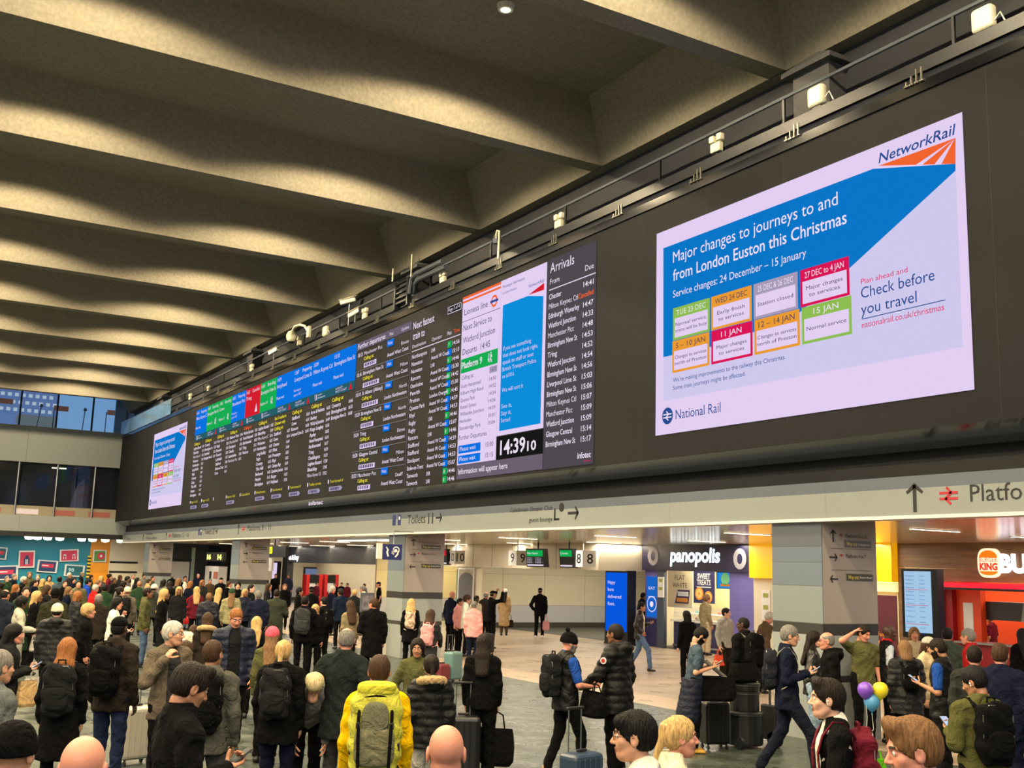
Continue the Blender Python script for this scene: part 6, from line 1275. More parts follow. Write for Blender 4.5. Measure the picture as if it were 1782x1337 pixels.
def hiking_kit(p, root):
    s = p['s']; J = p['J']; yb = -(.092*p['build']+p['th']*.8+.07*1.35)-.085*1.35*s; z0 = .29
    for k in (-1, 1):
        m = MB(); m.tube([J(k*.115, yb+.05, z0+.22), J(k*.12, yb-.012, z0+.10), J(k*.115, yb-.04, z0-.06), J(k*.11, yb-.03, z0-.24)], .013, 6); colr(m.build('compression_strap', cloth, root), 'black')
        rbox('buckle', (.035, .02, .05), tuple(J(k*.12, yb-.02, z0+.05)), black, root, .006); rbox('side_clip', (.04, .03, .09), tuple(J(k*.165, yb+.05, z0-.12)), black, root, .01)
    m = MB(); m.tube([J(x, yb+.045-.03*math.cos(x*12), z0+.235+.02*math.cos(x*14)) for x in np.linspace(-.14, .14, 9)], .009, 6); colr(m.build('lid_seam', cloth, root), 'black')
    xs, ys, zs, G = grid(J(-.14, yb+.02, z0+.26)-.05, J(.14, yb+.16, z0+.36)+.05, .013); c_ = J(0, yb+.09, z0+.30); d = ((np.abs((G-c_)/np.array([.15, .085, .055]))**3).sum(-1)**(1/3)-1)*.05; v, q = snet(xs, ys, zs, d); colr(finish('lid', rawmesh('lid', v, q), cloth, root, smooth=True), (196, 190, 60))
    xs, ys, zs, G = grid(J(-.1, yb-.03, z0-.1)-.05, J(.1, yb+.03, z0+.16)+.05, .013); c_ = J(0, yb+.01, z0+.05); d = ((np.abs((G-c_)/np.array([.105, .035, .17]))**3).sum(-1)**(1/3)-1)*.035; v, q = snet(xs, ys, zs, d); colr(finish('centre_panel', rawmesh('centre_panel', v, q), cloth, root, smooth=True), (104, 104, 84))
# ------------------------------------------------------------------ foreground
P = person
bz = P(18, 1268, 1.76, 30, 'head and shoulders in a black beanie at the bottom left corner', hair=None, hat=('beanie', 'black'), top=('coat', 'black'), build=1.1)
P(143, 1287, 1.83, 15, 'bald man seen from behind at the bottom edge, left of the dark haired man', hair=None, skin='pink', top=('coat', 'black'), specs=True, build=1.1)
a = P(320, 1160, 1.88, 70, 'man with swept dark hair and black coat in profile, looking down at his phone', hair=('quiff', 'dark'), skin='tan', top=('coat', 'black'), legs='char', arms=('down', 'phone'), look=(0, 22), scarf='black', build=1.08, hem=.6); phone(a, 'dark phone held low by the dark haired man in the black coat', 1, False)
a = P(661, 1143, 1.80, 2, 'man with thinning brown hair in a bright yellow jumper, seen from behind', hair=('crop', 'brown'), skin='pink', top=('jumper', (222, 176, 6)), legs='dgrey', build=1.05, arms=('down', 'down'))
RK = backpack(a, 'large yellow hiking rucksack with grey green panel worn by the man in yellow', (188, 184, 70), 1.35, 'char', (110, 108, 84))
hiking_kit(a, RK)
P(778, 1267, 1.80, 0, 'bald man in the bottom centre, head seen from behind', hair=None, skin='pink', top=('coat', 'char'), build=1.05)
P(1118, 1243, 1.78, -92, 'young man with black fringe and round glasses facing left at the bottom edge', hair=('messy', 'black'), skin='fair', top=('jumper', 'white'), specs=True)
P(1172, 1250, 1.66, 80, 'blonde woman in profile looking right behind the man with round glasses', hair=('pony', 'blonde'), skin='pink', top=('coat', 'cream'), fem=1)
a = P(1450, 1186, 1.82, -100, 'young man in dark suit and white shirt with a white earbud, facing left', hair=('quiff', 'dark'), skin='pale', top=('suit', 'black'), open_='white', arms=('hold', 'down'), earbud='l', build=1.02, legs='black')
backpack(a, 'burgundy rucksack worn over the dark suit', 'wine', .95, 'wine')
P(1606, 1256, 1.90, -108, 'ginger man with short cropped hair at the bottom right edge, looking left and down', hair=('quiff', (112, 80, 50)), skin='pink', top=('puffer', 'black'), hood=True, look=(0, 10), build=1.12)
# ------------------------------------------------------------------ left group, near
a = P(118, 1113, 1.66, 12, 'woman with long ginger hair and a flared long black coat seen from behind', hair=('long', 'ginger'), fem=1, top=('longcoat', 'black'), legs='black', build=1.1, arms=('down', 'down'), hem=.5)
backpack(a, 'boxy charcoal backpack with tan handle on the ginger haired woman', 'char', 1.15, 'char', 'char')
a = P(206, 1076, 1.84, 28, 'tall man in black cap and dark brown jacket, blue jeans, seen from behind', hair=('crop', 'black'), hat=('cap', 'black'), skin='dark', top=('coat', 'dbrown'), legs=(36, 46, 74), build=1.12)
backpack(a, 'plain black backpack on the man in the black cap', 'black', 1.1, off=(0, -.03))
suitcase(*[v for v in atZ(238, 1240, .62)[:2]], label='silver grey suitcase standing right of the man in the black cap', col='lgrey', h=.62, handle=.3, rz=.3)
a = P(300, 1083, 1.84, 150, 'white haired man in black rimmed glasses and brown jacket, looking to the right', hair=('short', 'white'), skin='fair', top=('coat', (96, 86, 74)), open_='dgrey', specs=True, look=(-40, 0), build=1.05, arms=('down', 'strap'))
a = P(371, 1117, 1.78, 10, 'man with cropped brown hair in a grey jacket, backpack strap over his shoulder', hair=('crop', 'brown'), skin='tan', top=('coat', (78, 78, 72)), legs='dgrey', build=1.08, hood=True, look=(20, 0))
backpack(a, 'black backpack on the man in the grey jacket', 'black', 1.05)
P(411, 1060, 1.86, 172, 'smiling man with thin ginger hair in an open navy quilted jacket, facing the camera', hair=('crop', 'ginger'), skin='pink', top=('puffer', (24, 30, 50)), open_='char', look=(-5, 25), build=1.15, legs='black')
P(362, 1068, 1.64, 5, 'woman with long brown hair and fur collar beside the navy quilted jacket', hair=('long', 'brown'), fem=1, top=('coat', 'dbrown'), fur='tan')
P(320, 1062, 1.68, 30, 'person bending over in a cream hoodie and light blue jeans', hair=('short', 'brown'), top=('hoodie', 'cream'), legs='ldenim', lean=1.15, depth=20.0)
P(320, 1118, 1.58, 40, 'short person in pale green jacket behind the white haired man', hair=('bob', 'brown'), top=('coat', 'lgreen'), fem=1)
a = P(474, 1094, 1.66, 8, 'woman in a pink beanie with long fair hair and an olive coat', hair=('long', 'light'), hat=('beanie', 'hotpink'), fem=1, top=('coat', 'olive'), legs='black')
a = P(493, 1117, 1.70, 14, 'blonde woman with a ponytail and black hooded coat seen from behind', hair=('pony', 'blonde'), fem=1, top=('coat', 'black'), legs='navy', build=1.22, hood=True, hem=.72)
backpack(a, 'black drawstring backpack with a small pale logo on the blonde ponytailed woman', (30, 30, 32), 1.1)
P(546, 1128, 1.66, 175, 'platinum blonde person bending forward with head down beside the grey haired man', hair=('bob', 'platinum'), top=('coat', 'grey'), legs='black', lean=.95, depth=11.5, look=(0, 40))
P(601, 1095, 1.82, 22, 'grey haired man in a dark green black wool coat seen from behind', hair=('balding', 'grey'), skin='pink', top=('coat', (30, 36, 36)), legs='dgrey', build=1.15, hem=.7, arms=('pocket', 'pocket'), look=(-25, 0))
P(727, 1113, 1.62, 178, 'young woman with long dark hair and olive fleece facing the camera', hair=('long', 'dark'), fem=1, skin='tan', top=('fleece', 'olive'), arms=('hold', 'pocket'), look=(8, 5), build=1.05)
a = P(752, 1142, 1.62, -8, 'woman with dark ponytail in a black puffer with tan fur hood', hair=('pony', 'dark'), fem=1, top=('puffer', 'black'), legs='lgrey', build=1.1, fur='tan', hood=True, hem=.8)
a = P(842, 1106, 1.68, 4, 'woman with very long dark hair in black clothes, walking away', hair=('long', 'dark'), fem=1, top=('coat', 'black'), legs='black', build=1.1, wide=2, arms=('down', 'down'), hem=.82)
hang(a, 1, 'large black tote bag hanging beside the woman with very long dark hair', 'black', w=.42, h=.44, d=.16)
xy = atZ(806, 1262, .62)[:2]; suitcase(xy[0], xy[1], label='tall black suitcase with raised handle left of the long dark haired woman', col='black', h=.66, handle=.38, rz=-.4)
a = P(986, 1104, 1.72, 62, 'bearded man in black bobble hat, black vest and blue t-shirt, stepping to the right', hair=None, hat=('bobble', 'black'), skin='pink', beard='grey', top=('vest', 'black'), bare='blue', legs='black', build=1.15, walk=.55, arms=('hold', 'hold'), shoes='tan', look=(10, 8))
backpack(a, 'black textured backpack on the man in the bobble hat', 'char', 1.12)
c = W3(a, a['wr'][1]); bag(c.x, c.y, c.z-.36, 'black holdall carried in front by the man in the bobble hat', 'black', w=.5, d=.26, h=.3, rz=-a['az'], strap=.1, soft=.7)
a = P(1076, 1088, 1.84, -62, 'brown skinned man in a long black puffer coat with round sleeve badge', hair=('crop', 'dark'), skin='brown', top=('puffer', 'black'), legs='black', build=1.2, hood=True, hem=.72, arms=('reach', 'down'), look=(0, 0))
bd_ = a['sh'][-1]*.7+(a['sh'][-1]+np.array([-.05, .1, -.25]))*.3+np.array([-.105, 0, 0]); m = MB(); m.lathe([(.042, 0), (.042, .012)], n=18); vv = np.array(m.v); m.v = [tuple(p_) for p_ in np.stack([-vv[:, 2], vv[:, 0], vv[:, 1]], 1)+bd_]; m.build('sleeve_badge', mat('badge_pale', (226, 214, 214)), a['root']); m = MB(); m.lathe([(.026, 0), (.026, .004)], n=14); vv = np.array(m.v); m.v = [tuple(p_) for p_ in np.stack([-vv[:, 2]-.012, vv[:, 0], vv[:, 1]], 1)+bd_]; m.build('badge_centre', mat('badge_red', (170, 40, 50)), a['root'])
xy = atZ(1012, 1308, .72)[:2]; suitcase(xy[0], xy[1], label='navy ridged suitcase with its handle held by the man in the black puffer', col=(40, 56, 76), h=.64, handle=.42, rz=.2)
a = P(1206, 1093, 1.74, 80, 'dark haired bearded man in slate t-shirt looking down at his phone, tan boots', hair=('short', 'black'), skin='fair', beard='black', top=('tee', 'slate'), legs='black', arms=('phone', 'phone'), look=(0, 38), lean=.10, shoes='mustard', build=1.05); phone(a, 'dark phone held in both hands by the man in the slate t-shirt', 1, False)
TS = a
# navy coat tied round his waist
xs, ys, zs, G = grid(np.array([-.25, -.3, .42]), np.array([.25, .22, 1.02]), .02)
d = smax(cap(G, (0, 0, .96), (0, -.07, .50), .185, .21, (1, 1.2, 1)), -cap(G, (0, .2, .9), (0, .25, .4), .15), .02)-.008*np.abs(np.sin(G[..., 2]*35)); v, q = snet(xs, ys, zs, d)
o = finish('tied_coat', rawmesh('tied_coat', v, q), puff, a['root'], smooth=True); colr(o, 'navy')
a = P(1368, 1090, 1.88, 88, 'grey haired man in glasses and dark navy jacket striding right with a phone', hair=('short', 'grey'), skin='fair', specs=True, top=('shirt', 'navy'), legs=(24, 28, 42), walk=.9, arms=('phone', 'phone'), build=1.12, look=(0, 5), hem=.78, sleeves=1)
phone(a, 'phone held out by the grey haired man in navy', 1); backpack(a, 'dark backpack with pale grey straps on the striding grey haired man', (30, 32, 40), 1.0, 'lgrey')
P(1412, 1100, 1.68, 85, 'dark haired woman in a black leather jacket and pale jeans', hair=('long', 'dark'), fem=1, top=('coat', 'black', 'leather'), legs='ldenim', wide=2.4, arms=('phone', 'pocket'))
P(1444, 1110, 1.76, -100, 'balding man with glasses and grey stubble in a black hooded parka facing left', hair=('sides', 'grey'), skin='pink', specs=True, top=('coat', 'black'), hood=True, legs='black', build=1.15, hem=.6, depth=15.0)
P(1500, 1089, 1.80, 150, 'man in olive t-shirt resting one hand on his head, in front of the big column', hair=('short', 'dark'), skin='pink', top=('tee', 'olive'), legs='black', arms=('down', 'head'), build=1.2, look=(-20, 20))
a = P(1575, 1117, 1.66, -18, 'fair haired woman in a black puffer jacket seen from behind beside the balloons', hair=('bob', 'light'), fem=1, top=('puffer', (26, 26, 30)), legs='black', build=1.15, hem=.72)
backpack(a, 'small black backpack on the fair haired woman in the puffer jacket', 'black', .85)
P(1590, 1093, 1.68, 170, 'smiling woman with long honey blonde hair facing the camera beneath the blue screen', hair=('long', 'light'), fem=1, skin='pink', top=('coat', 'beige'), look=(0, 0))
P(1612, 1110, 1.70, 120, 'person in a pale grey cap and beige coat behind the bearded man', hair=('bob', 'brown'), hat=('cap', 'lgrey'), fem=1, top=('coat', 'beige'))
a = P(1638, 1114, 1.78, -72, 'man with full dark beard, black vest and blue t-shirt holding a phone, facing left', hair=('short', 'dark'), beard='dark', skin='tan', top=('vest', 'black'), bare='blue', legs='char', arms=('phone', 'down'), build=1.15, look=(0, 18)); phone(a, 'lit phone held by the bearded man in the blue t-shirt', -1)
a = P(1700, 1165, 1.76, -35, 'man in an olive green jacket with black hair, looking left at a lit phone', hair=('short', 'black'), skin='tan', top=('coat', (78, 78, 44)), legs='black', arms=('phone', 'down'), build=1.15, look=(-35, 20), earbud='l'); phone(a, 'lit phone held by the man in the olive green jacket', -1)
backpack(a, 'large black backpack on the man in the olive green jacket', 'black', 1.1)
P(1648, 1094, 1.74, 0, 'man with round black hair and grey green jacket standing at the burger queue', hair=('short', 'black'), top=('coat', (62, 70, 62)), legs='black', build=1.1)
P(1693, 1090, 1.78, 5, 'man with short dark brown hair and dark grey jumper waiting in the burger queue', hair=('crop', 'dark'), skin='pink', top=('jumper', (44, 46, 44)), legs='black', build=1.15, depth=12.5)
P(1737, 1091, 1.84, 12, 'broad man in a dark navy coat with cropped hair at the burger queue', hair=('crop', 'brown'), skin='pink', top=('coat', (20, 24, 44)), legs='navy', build=1.22, depth=12)
P(1687, 1060, 1.78, -70, 'grey haired person in a red coat passing the burger counter', hair=('short', 'grey'), skin='pink', top=('coat', (150, 26, 30)), legs='char', depth=17)
P(1725, 1070, 1.70, -60, 'worker in a black cap and maroon top behind the burger counter', hair=('bun', 'black'), hat=('cap', 'black'), skin='fair', fem=1, top=('tee', 'wine'), xy=atZ(1725, 1070, 1.70)[:2]*1.02)
P(1780, 1096, 1.74, -20, 'person in a black coat cut off by the right edge', hair=('long', 'black'), fem=1, top=('coat', 'black'), legs='black')
P(1541, 1055, 1.80, 75, 'staff man with shaved head, dark vest and pale blue shirt by the big column', hair=None, skin='dark', top=('vest', 'black'), bare=(190, 200, 216), legs='black', scarf='red', depth=17.5)
# ------------------------------------------------------------------ around the bakery
P(1118, 1032, 1.80, 60, 'dark haired man half hidden by the blue kiosk left of the bakery', hair=('short', 'black'), skin='tan', top=('coat', 'black'))
a = P(1114, 1049, 1.74, 98, 'dark haired man in a leather jacket and jeans, walking right past the blue kiosk', hair=('short', 'black'), skin='tan', top=('coat', 'black', 'leather'), open_='white', legs='denim', walk=.8, arms=('phone', 'pocket'), build=1.1)
a = P(1200, 1036, 1.70, 28, 'woman with black hair tied back and black jacket at the bakery counter', hair=('bun', 'black'), fem=1, top=('coat', 'black')); hang(a, -1, 'black shoulder bag on the woman at the bakery counter', 'black', h=.3, w=.34)
P(1196, 1064, 1.66, -30, 'short haired person in black turning left behind the man in the slate t-shirt', hair=('bob', 'black'), skin='fair', top=('jumper', 'black'), legs='black')
P(1228, 1036, 1.86, 55, 'tall person with curly fair hair, tan jacket and beige trousers', hair=('curly', 'light'), skin='pink', top=('coat', 'khaki'), legs='beige', wide=2, build=1.05)
a = P(1262, 1059, 1.74, 140, 'young man in a pale grey hoodie and brown trousers', hair=('short', 'dark'), skin='pale', top=('hoodie', 'lgrey'), legs='dbrown', wide=2, arms=('down', 'down'), look=(-30, 0))
hang(a, 1, 'orange and white carrier bag beside the man in the grey hoodie', (230, 90, 60), h=.24, w=.3, strap=.12)
hang(a, -1, 'pale teal paper bag hanging by the grey hoodie', (90, 190, 160), h=.34, w=.2, strap=.1)
P(1268, 1037, 1.78, -80, 'pale bald man in black with a dark beard in the bakery queue', hair=None, skin='pink', beard='black', top=('coat', 'black'))
a = P(1296, 1056, 1.80, -45, 'shaven headed man in glasses and a black coat with his back half turned', hair=('buzz', 'black'), skin='dark', top=('coat', 'black'), specs=True, legs='black', build=1.2, look=(-35, 5), depth=18.5)
backpack(a, 'big black backpack with grey top on the shaven headed man', 'black', 1.2, 'grey')
P(1325, 1039, 1.74, 60, 'white haired man in a brown jacket leaning towards the kiosk', hair=('short', 'white'), skin='pink', top=('coat', 'brown'), legs='char', lean=.22, look=(0, 15), depth=24)
# ------------------------------------------------------------------ gates
a = P(940, 1024, 1.84, 6, 'man in black cap and black jacket walking away alone towards the gates', hair=('crop', 'dark'), hat=('cap', 'black'), top=('coat', 'black'), legs='black', walk=.5, shoes='white', arms=('pocket', 'down'), build=1.12)
hang(a, 1, 'patterned pink and white carrier bag of the lone walking man', 'pink', h=.34, w=.26)
a = P(879, 1026, 1.74, 10, 'woman in a long tan belted coat and white beret with dark hair', hair=('long', 'dark'), hat=('beanie', 'white'), fem=1, top=('longcoat', 'tan'), legs='brown', hem=.35, build=1.05)
hang(a, 1, 'brown and black handbag of the woman in the tan coat', 'dbrown', h=.28, w=.3)
a = P(825, 1047, 1.66, 8, 'older woman in a pale pink jacket and grey hat', hair=('short', 'grey'), hat=('bucket', 'grey'), fem=1, top=('coat', 'pink'), legs='navy', build=1.1)
hang(a, 1, 'navy shoulder bag on the woman in pale pink', 'navy', w=.42, h=.34, strap=.35); 
xy = atZ(847, 1110, .5)[:2]; suitcase(xy[0], xy[1], label='black suitcase right of the woman in pale pink', col='black', h=.55, handle=0)
a = P(716, 1044, 1.70, 4, 'woman with blonde waves and black jacket in front of the slim kiosk', hair=('longcurly', 'blonde'), fem=1, top=('coat', 'black'), legs='black', hem=.7)
backpack(a, 'brown and cream patterned backpack in front of the slim kiosk', (190, 160, 140), .9, 'cream', m=mat('patterned_fabric', (200, 176, 160), rough=.8, obcol=True, var=.8, scale=16))
a = P(749, 1062, 1.66, 16, 'brown haired person in a dark jacket leaning to the right, pink rucksack', hair=('long', 'brown'), fem=1, top=('coat', 'dgrey'), legs='black', arms=('down', 'reach'), hem=.78)
backpack(a, 'pale pink rucksack beside the patterned one', (222, 150, 152), .95, 'pink')
P(752, 1028, 1.70, -10, 'black haired woman with a big grey hood behind the pink rucksack', hair=('bob', 'black'), fem=1, top=('coat', 'grey'), hood=True)
xy = atZ(789, 1140, .60)[:2]; suitcase(xy[0], xy[1], label='pale teal suitcase with black straps behind the woman in olive fleece', col=(92, 126, 126), h=.60, handle=.35, rz=.5)
xy = atZ(770, 1145, .56)[:2]; suitcase(xy[0], xy[1], label='small red and brown case left of the teal suitcase', col=(110, 40, 44), h=.36, w=.3, handle=0, rz=.2)
P(786, 1011, 1.80, 50, 'bald man in a navy jacket near the green kiosk', hair=None, skin='pink', top=('coat', 'navy'), legs='black', look=(10, 15), depth=33)
P(800, 1019, 1.62, 120, 'small dark haired youngster between the bald man and the kiosk', hair=('short', 'black'), skin='tan', top=('coat', 'pink'), depth=32)
P(812, 1014, 1.72, 90, 'curly brown haired person in white and black near the green kiosk', hair=('curly', 'brown'), skin='fair', top=('coat', 'white'), depth=31.5)
P(829, 1026, 1.66, 150, 'dark skinned person in a long cream coat near the gates', hair=('short', 'black'), skin='dark', top=('longcoat', 'cream'), fem=1, depth=34)
P(846, 1011, 1.74, 30, 'pink faced bald man left of the man raising his arms', hair=('sides', 'grey'), skin='pink', top=('coat', 'dbrown'), depth=36)
P(857, 1006, 1.80, 60, 'man in a black cap raising both arms by the grey doorway', hair=('crop', 'black'), hat=('cap', 'black'), top=('coat', 'black'), arms=('up', 'up'), depth=35)
# ------------------------------------------------------------------ centre group
a = P(531, 1038, 1.80, 8, 'man with cropped dark hair and black hooded jacket, backpack towards the camera', hair=('crop', 'black'), skin='pink', top=('coat', 'black'), legs='black', hood=True, build=1.15, arms=('down', 'fold'))
backpack(a, 'dark grey backpack on the man with cropped dark hair in the centre crowd', (52, 54, 56), 1.15)
c = W3(a, a['wr'][1])
t = empty('soft_toy', (c.x, c.y, c.z-.26), label='cream and black plush toy dangling beside the dark grey backpack', cat='toy')
for nm, ce_, rr_, co in (('body', (0, 0, 0), (.07, .06, .12), 'cream'), ('head', (.01, 0, .16), (.055, .055, .055), 'cream'), ('ear', (.04, 0, .24), (.016, .012, .05), 'black'), ('ear', (-.02, 0, .24), (.016, .012, .05), 'cream'), ('leg', (-.04, 0, -.14), (.025, .025, .07), 'cream'), ('leg', (.04, 0, -.14), (.025, .025, .07), 'cream'), ('arm', (-.07, 0, .03), (.02, .02, .06), 'black')):
    xs, ys, zs, G = grid(np.array(ce_)-np.array(rr_)-.01, np.array(ce_)+np.array(rr_)+.01, .012); v, q = snet(xs, ys, zs, ell(G, ce_, rr_)); colr(finish(nm, rawmesh(nm, v, q), furm, t, smooth=True), co)
P(549, 1053, 1.60, 175, 'blonde woman facing the camera behind the man with the dark grey backpack', hair=('long', 'blonde'), fem=1, skin='pink', top=('coat', 'black'), look=(5, 5))
a = P(566, 1040, 1.70, -40, 'person with black hair and pale neck turning left in the centre crowd', hair=('short', 'black'), skin='pale', top=('jumper', 'black'), legs='black')
backpack(a, 'plain soft black backpack right of the plush toy', 'black', 1.0)
P(543, 1022, 1.76, -20, 'person in a flat black cap and black coat left of the red machines', hair=('short', 'dark'), hat=('cap', 'black'), top=('coat', 'black'), skin='brown')
P(578, 1021, 1.72, 120, 'white haired person with a red scarf below the red machines', hair=('bob', 'white'), skin='pink', fem=1, top=('coat', 'navy'), scarf='red')
P(594, 1025, 1.78, -30, 'dark haired person in a navy coat beside the white haired one', hair=('short', 'dark'), top=('coat', (24, 32, 52)), skin='tan', build=1.1)
P(617, 1026, 1.74, 20, 'person with thin fair hair and a black coat behind the curly haired woman', hair=('balding', 'blonde'), skin='pink', top=('coat', 'char'))
P(633, 1020, 1.76, -70, 'grey haired man in a cream jacket beside the white column', hair=('short', 'grey'), skin='pink', top=('coat', 'cream'))
P(611, 1047, 1.68, -25, 'woman with long wavy brown hair in a beige hooded top', hair=('longcurly', 'brown'), fem=1, skin='pale', top=('hoodie', (130, 116, 92)), legs='black')
a = P(651, 1042, 1.82, -10, 'broad man with brown hair and a long black coat beside the white cloth barrier', hair=('short', 'brown'), skin='pink', top=('coat', 'black'), legs='black', build=1.2, hem=.6, look=(-40, 0), arms=('phone', 'down'))
P(451, 1029, 1.76, -12, 'grey haired man in a navy wool coat seen from behind', hair=('short', 'grey'), skin='pink', top=('coat', (26, 30, 50)), legs='navy', build=1.22, arms=('hold', 'down'))
P(482, 1027, 1.78, 5, 'man with dark hair in a long dark green coat in the middle of the crowd', hair=('short', 'dark'), skin='pale', top=('longcoat', (54, 58, 48)), legs='black', build=1.2, arms=('down', 'hold'))
P(447, 1075, 1.60, 5, 'woman with straight ash blonde hair and black top behind the pink beanie', hair=('long', 'blonde'), fem=1, top=('jumper', 'black'))
a = P(404, 1026, 1.74, 2, 'person in a dark green beanie with fair hair and pale khaki coat', hair=('long', 'light'), hat=('beanie', 'green'), top=('coat', (140, 134, 100)), build=1.15)
P(381, 1024, 1.72, 20, 'woman with very straight blonde hair and black coat in the centre left crowd', hair=('long', 'blonde'), fem=1, top=('coat', 'black'))
P(364, 1033, 1.66, 12, 'person with light ginger hair and a dark blue puffer with white badge', hair=('short', 'light'), top=('puffer', (22, 24, 40)), build=1.15, skin='pink')
P(343, 1022, 1.72, -6, 'woman with long blonde hair and maroon jacket, red bag at her side', hair=('long', 'blonde'), fem=1, top=('coat', 'wine'))
xy = atZ(327, 1066, .9)[:2]; bag(xy[0], xy[1], .55, 'bright red bag held beside the maroon jacket', 'red', w=.35, h=.55, d=.2, name='carrier_bag')
P(268, 1018, 1.76, 30, 'person in dark green hooded jacket with a white headband', hair=('short', 'black'), hat=('beanie', 'white'), top=('coat', (52, 54, 48)), legs='black', build=1.15, hood=True, arms=('down', 'reach'), walk=.4)
a = P(296, 1012, 1.78, -5, 'tall dark haired person in a black jacket and blue jeans left of the cream hoodie', hair=('long', 'dark'), top=('coat', 'black'), legs='denim', build=1.1)
backpack(a, 'slim black backpack on the tall person in blue jeans', 'black', .9)
a = P(222, 1023, 1.74, 12, 'person in a cream beanie with a brown grey jacket', hair=('short', 'light'), hat=('beanie', 'cream'), top=('coat', (94, 88, 78)), legs='black', build=1.1)
backpack(a, 'black backpack on the person in the cream beanie', 'char', 1.1)
P(243, 1012, 1.76, 0, 'bald tanned man in a dark green jacket near the farthest column', hair=None, skin='tan', top=('coat', 'green'))
P(201, 1041, 1.72, 95, 'smiling dark haired person in glasses and a white sweatshirt facing right', hair=('bob', 'black'), skin='pink', top=('jumper', 'white'), legs='black', specs=True, arms=('strap', 'hold'), build=1.1)
P(183, 1018, 1.74, -10, 'man with black hair and dark green parka standing left of the white sweatshirt', hair=('messy', 'black'), skin='tan', top=('longcoat', 'green'), hem=.6)
P(151, 1053, 1.70, 92, 'woman with short wavy blonde hair and black coat in profile', hair=('curly', 'blonde'), fem=1, skin='pink', top=('coat', 'black'), legs='black', build=1.15, look=(0, -5))
a = P(100, 1053, 1.72, 10, 'person in a cream white beanie and bulky black puffer', hair=('short', 'dark'), hat=('beanie', 'cream'), top=('puffer', (24, 25, 27)), legs='black', build=1.12, hood=True)
hang(a, -1, 'grey and cream shoulder pouch on the person in the white beanie', 'lgrey', w=.34, h=.36, strap=.2, d=.14)
P(97, 1026, 1.84, 10, 'person in a tall black hat and very long dark olive coat', hair=('short', 'black'), hat=('beanie', 'black'), skin='dark', top=('longcoat', (44, 44, 30)), legs='black', hem=.25, build=1.1)
P(80, 1019, 1.74, 60, 'brown haired person in a dark jacket with rucksack straps left of the tall black hat', hair=('bob', 'brown'), skin='pink', top=('coat', 'char'), arms=('strap', 'strap'))
P(152, 1008, 1.78, 75, 'dark haired man in a bright royal blue jacket', hair=('short', 'black'), skin='pink', top=('coat', 'royal'), legs='black', build=1.1)
P(165, 1018, 1.68, 60, 'white haired person in a red jacket right of the royal blue one', hair=('short', 'white'), top=('coat', 'red'), skin='pink')
a = P(36, 1040, 1.70, 85, 'dark skinned person with dark puffed hair, pale grey sweatshirt and joggers', hair=('curly', 'black'), skin='dark', fem=1, top=('jumper', (176, 172, 156)), legs=(150, 148, 136), arms=('hold', 'hold'), build=1.1, wide=1.8, shoes='white')
hang(a, 1, 'small grey pouch carried by the person in the pale grey sweatshirt', 'lgrey', w=.2, h=.22, strap=.08)
a = P(20, 1088, 1.68, 88, 'woman with black bob and dark coat at the left edge, phone in hand', hair=('bob', 'black'), fem=1, skin='pink', top=('coat', 'char'), legs='black', arms=('phone', 'phone'), hood=True, build=1.15); phone(a, 'pale phone in the hands of the woman with the black bob', 1)
c = W3(a, a['wr'][1]); bag(c.x, c.y, c.z-.42, 'brown paper bag held by the woman with the black bob', 'tan', w=.22, h=.30, d=.13, strap=.0, name='paper_bag', rz=.4)
P(8, 1027, 1.76, 40, 'balding man in a dark navy coat at the left edge', hair=('balding', 'dark'), skin='pink', top=('coat', (28, 34, 46)), build=1.2)
P(-8, 1135, 1.78, 60, 'person in a grey jacket and blue jeans cut by the left edge', hair=('short', 'grey'), top=('coat', (88, 92, 92)), legs='denim', build=1.25)
# staff and waiting people by the far columns
P(424, 1001, 1.78, 170, 'young man in a black polo facing the camera by the far column', hair=('short', 'dark'), skin='pink', top=('tee', 'black'), legs='black')
P(461, 1000, 1.82, 160, 'dark skinned man with a beige scarf and black coat by the striped wall', hair=('short', 'black'), skin='dark', top=('coat', 'black'), open_='beige', scarf='beige')
P(480, 999, 1.86, 175, 'broad man in a black t-shirt with bare arms beside the narrow pink poster', hair=('crop', 'brown'), skin='pink', top=('tee', 'black'), legs='black', build=1.2)
P(503, 1000, 1.84, -160, 'man in a long navy coat with arms out beside the black t-shirt man', hair=('short', 'brown'), skin='tan', top=('longcoat', (34, 38, 56)), hem=.5, arms=('down', 'swingf'))
P(345, 999, 1.80, 175, 'clean shaven man in a navy jumper facing the camera near the brown passage', hair=('balding', 'grey'), skin='pink', top=('coat', 'navy'))
P(322, 1003, 1.78, 165, 'dark haired man in a black suit with light shirt in the brown passage', hair=('short', 'black'), skin='tan', top=('suit', 'black'), open_='white')
P(232, 999, 1.80, 170, 'man in a black suit and white shirt under the farthest column sign', hair=('short', 'grey'), skin='pink', top=('suit', 'black'), open_='white')
P(385, 1006, 1.78, 175, 'man in a dark flat cap and black jacket in front of the white kiosk', hair=('crop', 'dark'), hat=('cap', 'black'), skin='pink', top=('coat', 'black'))
P(398, 1012, 1.74, 120, 'brown haired person with a pale scarf near the far column', hair=('bob', 'brown'), skin='pink', top=('coat', 'black'), scarf='cream', fem=1)
P(661, 1003, 1.80, -100, 'man in a black cap and black top leaning at the white column', hair=('crop', 'dark'), hat=('cap', 'black'), skin='pink', top=('tee', 'black'), legs='dgrey', depth=47)
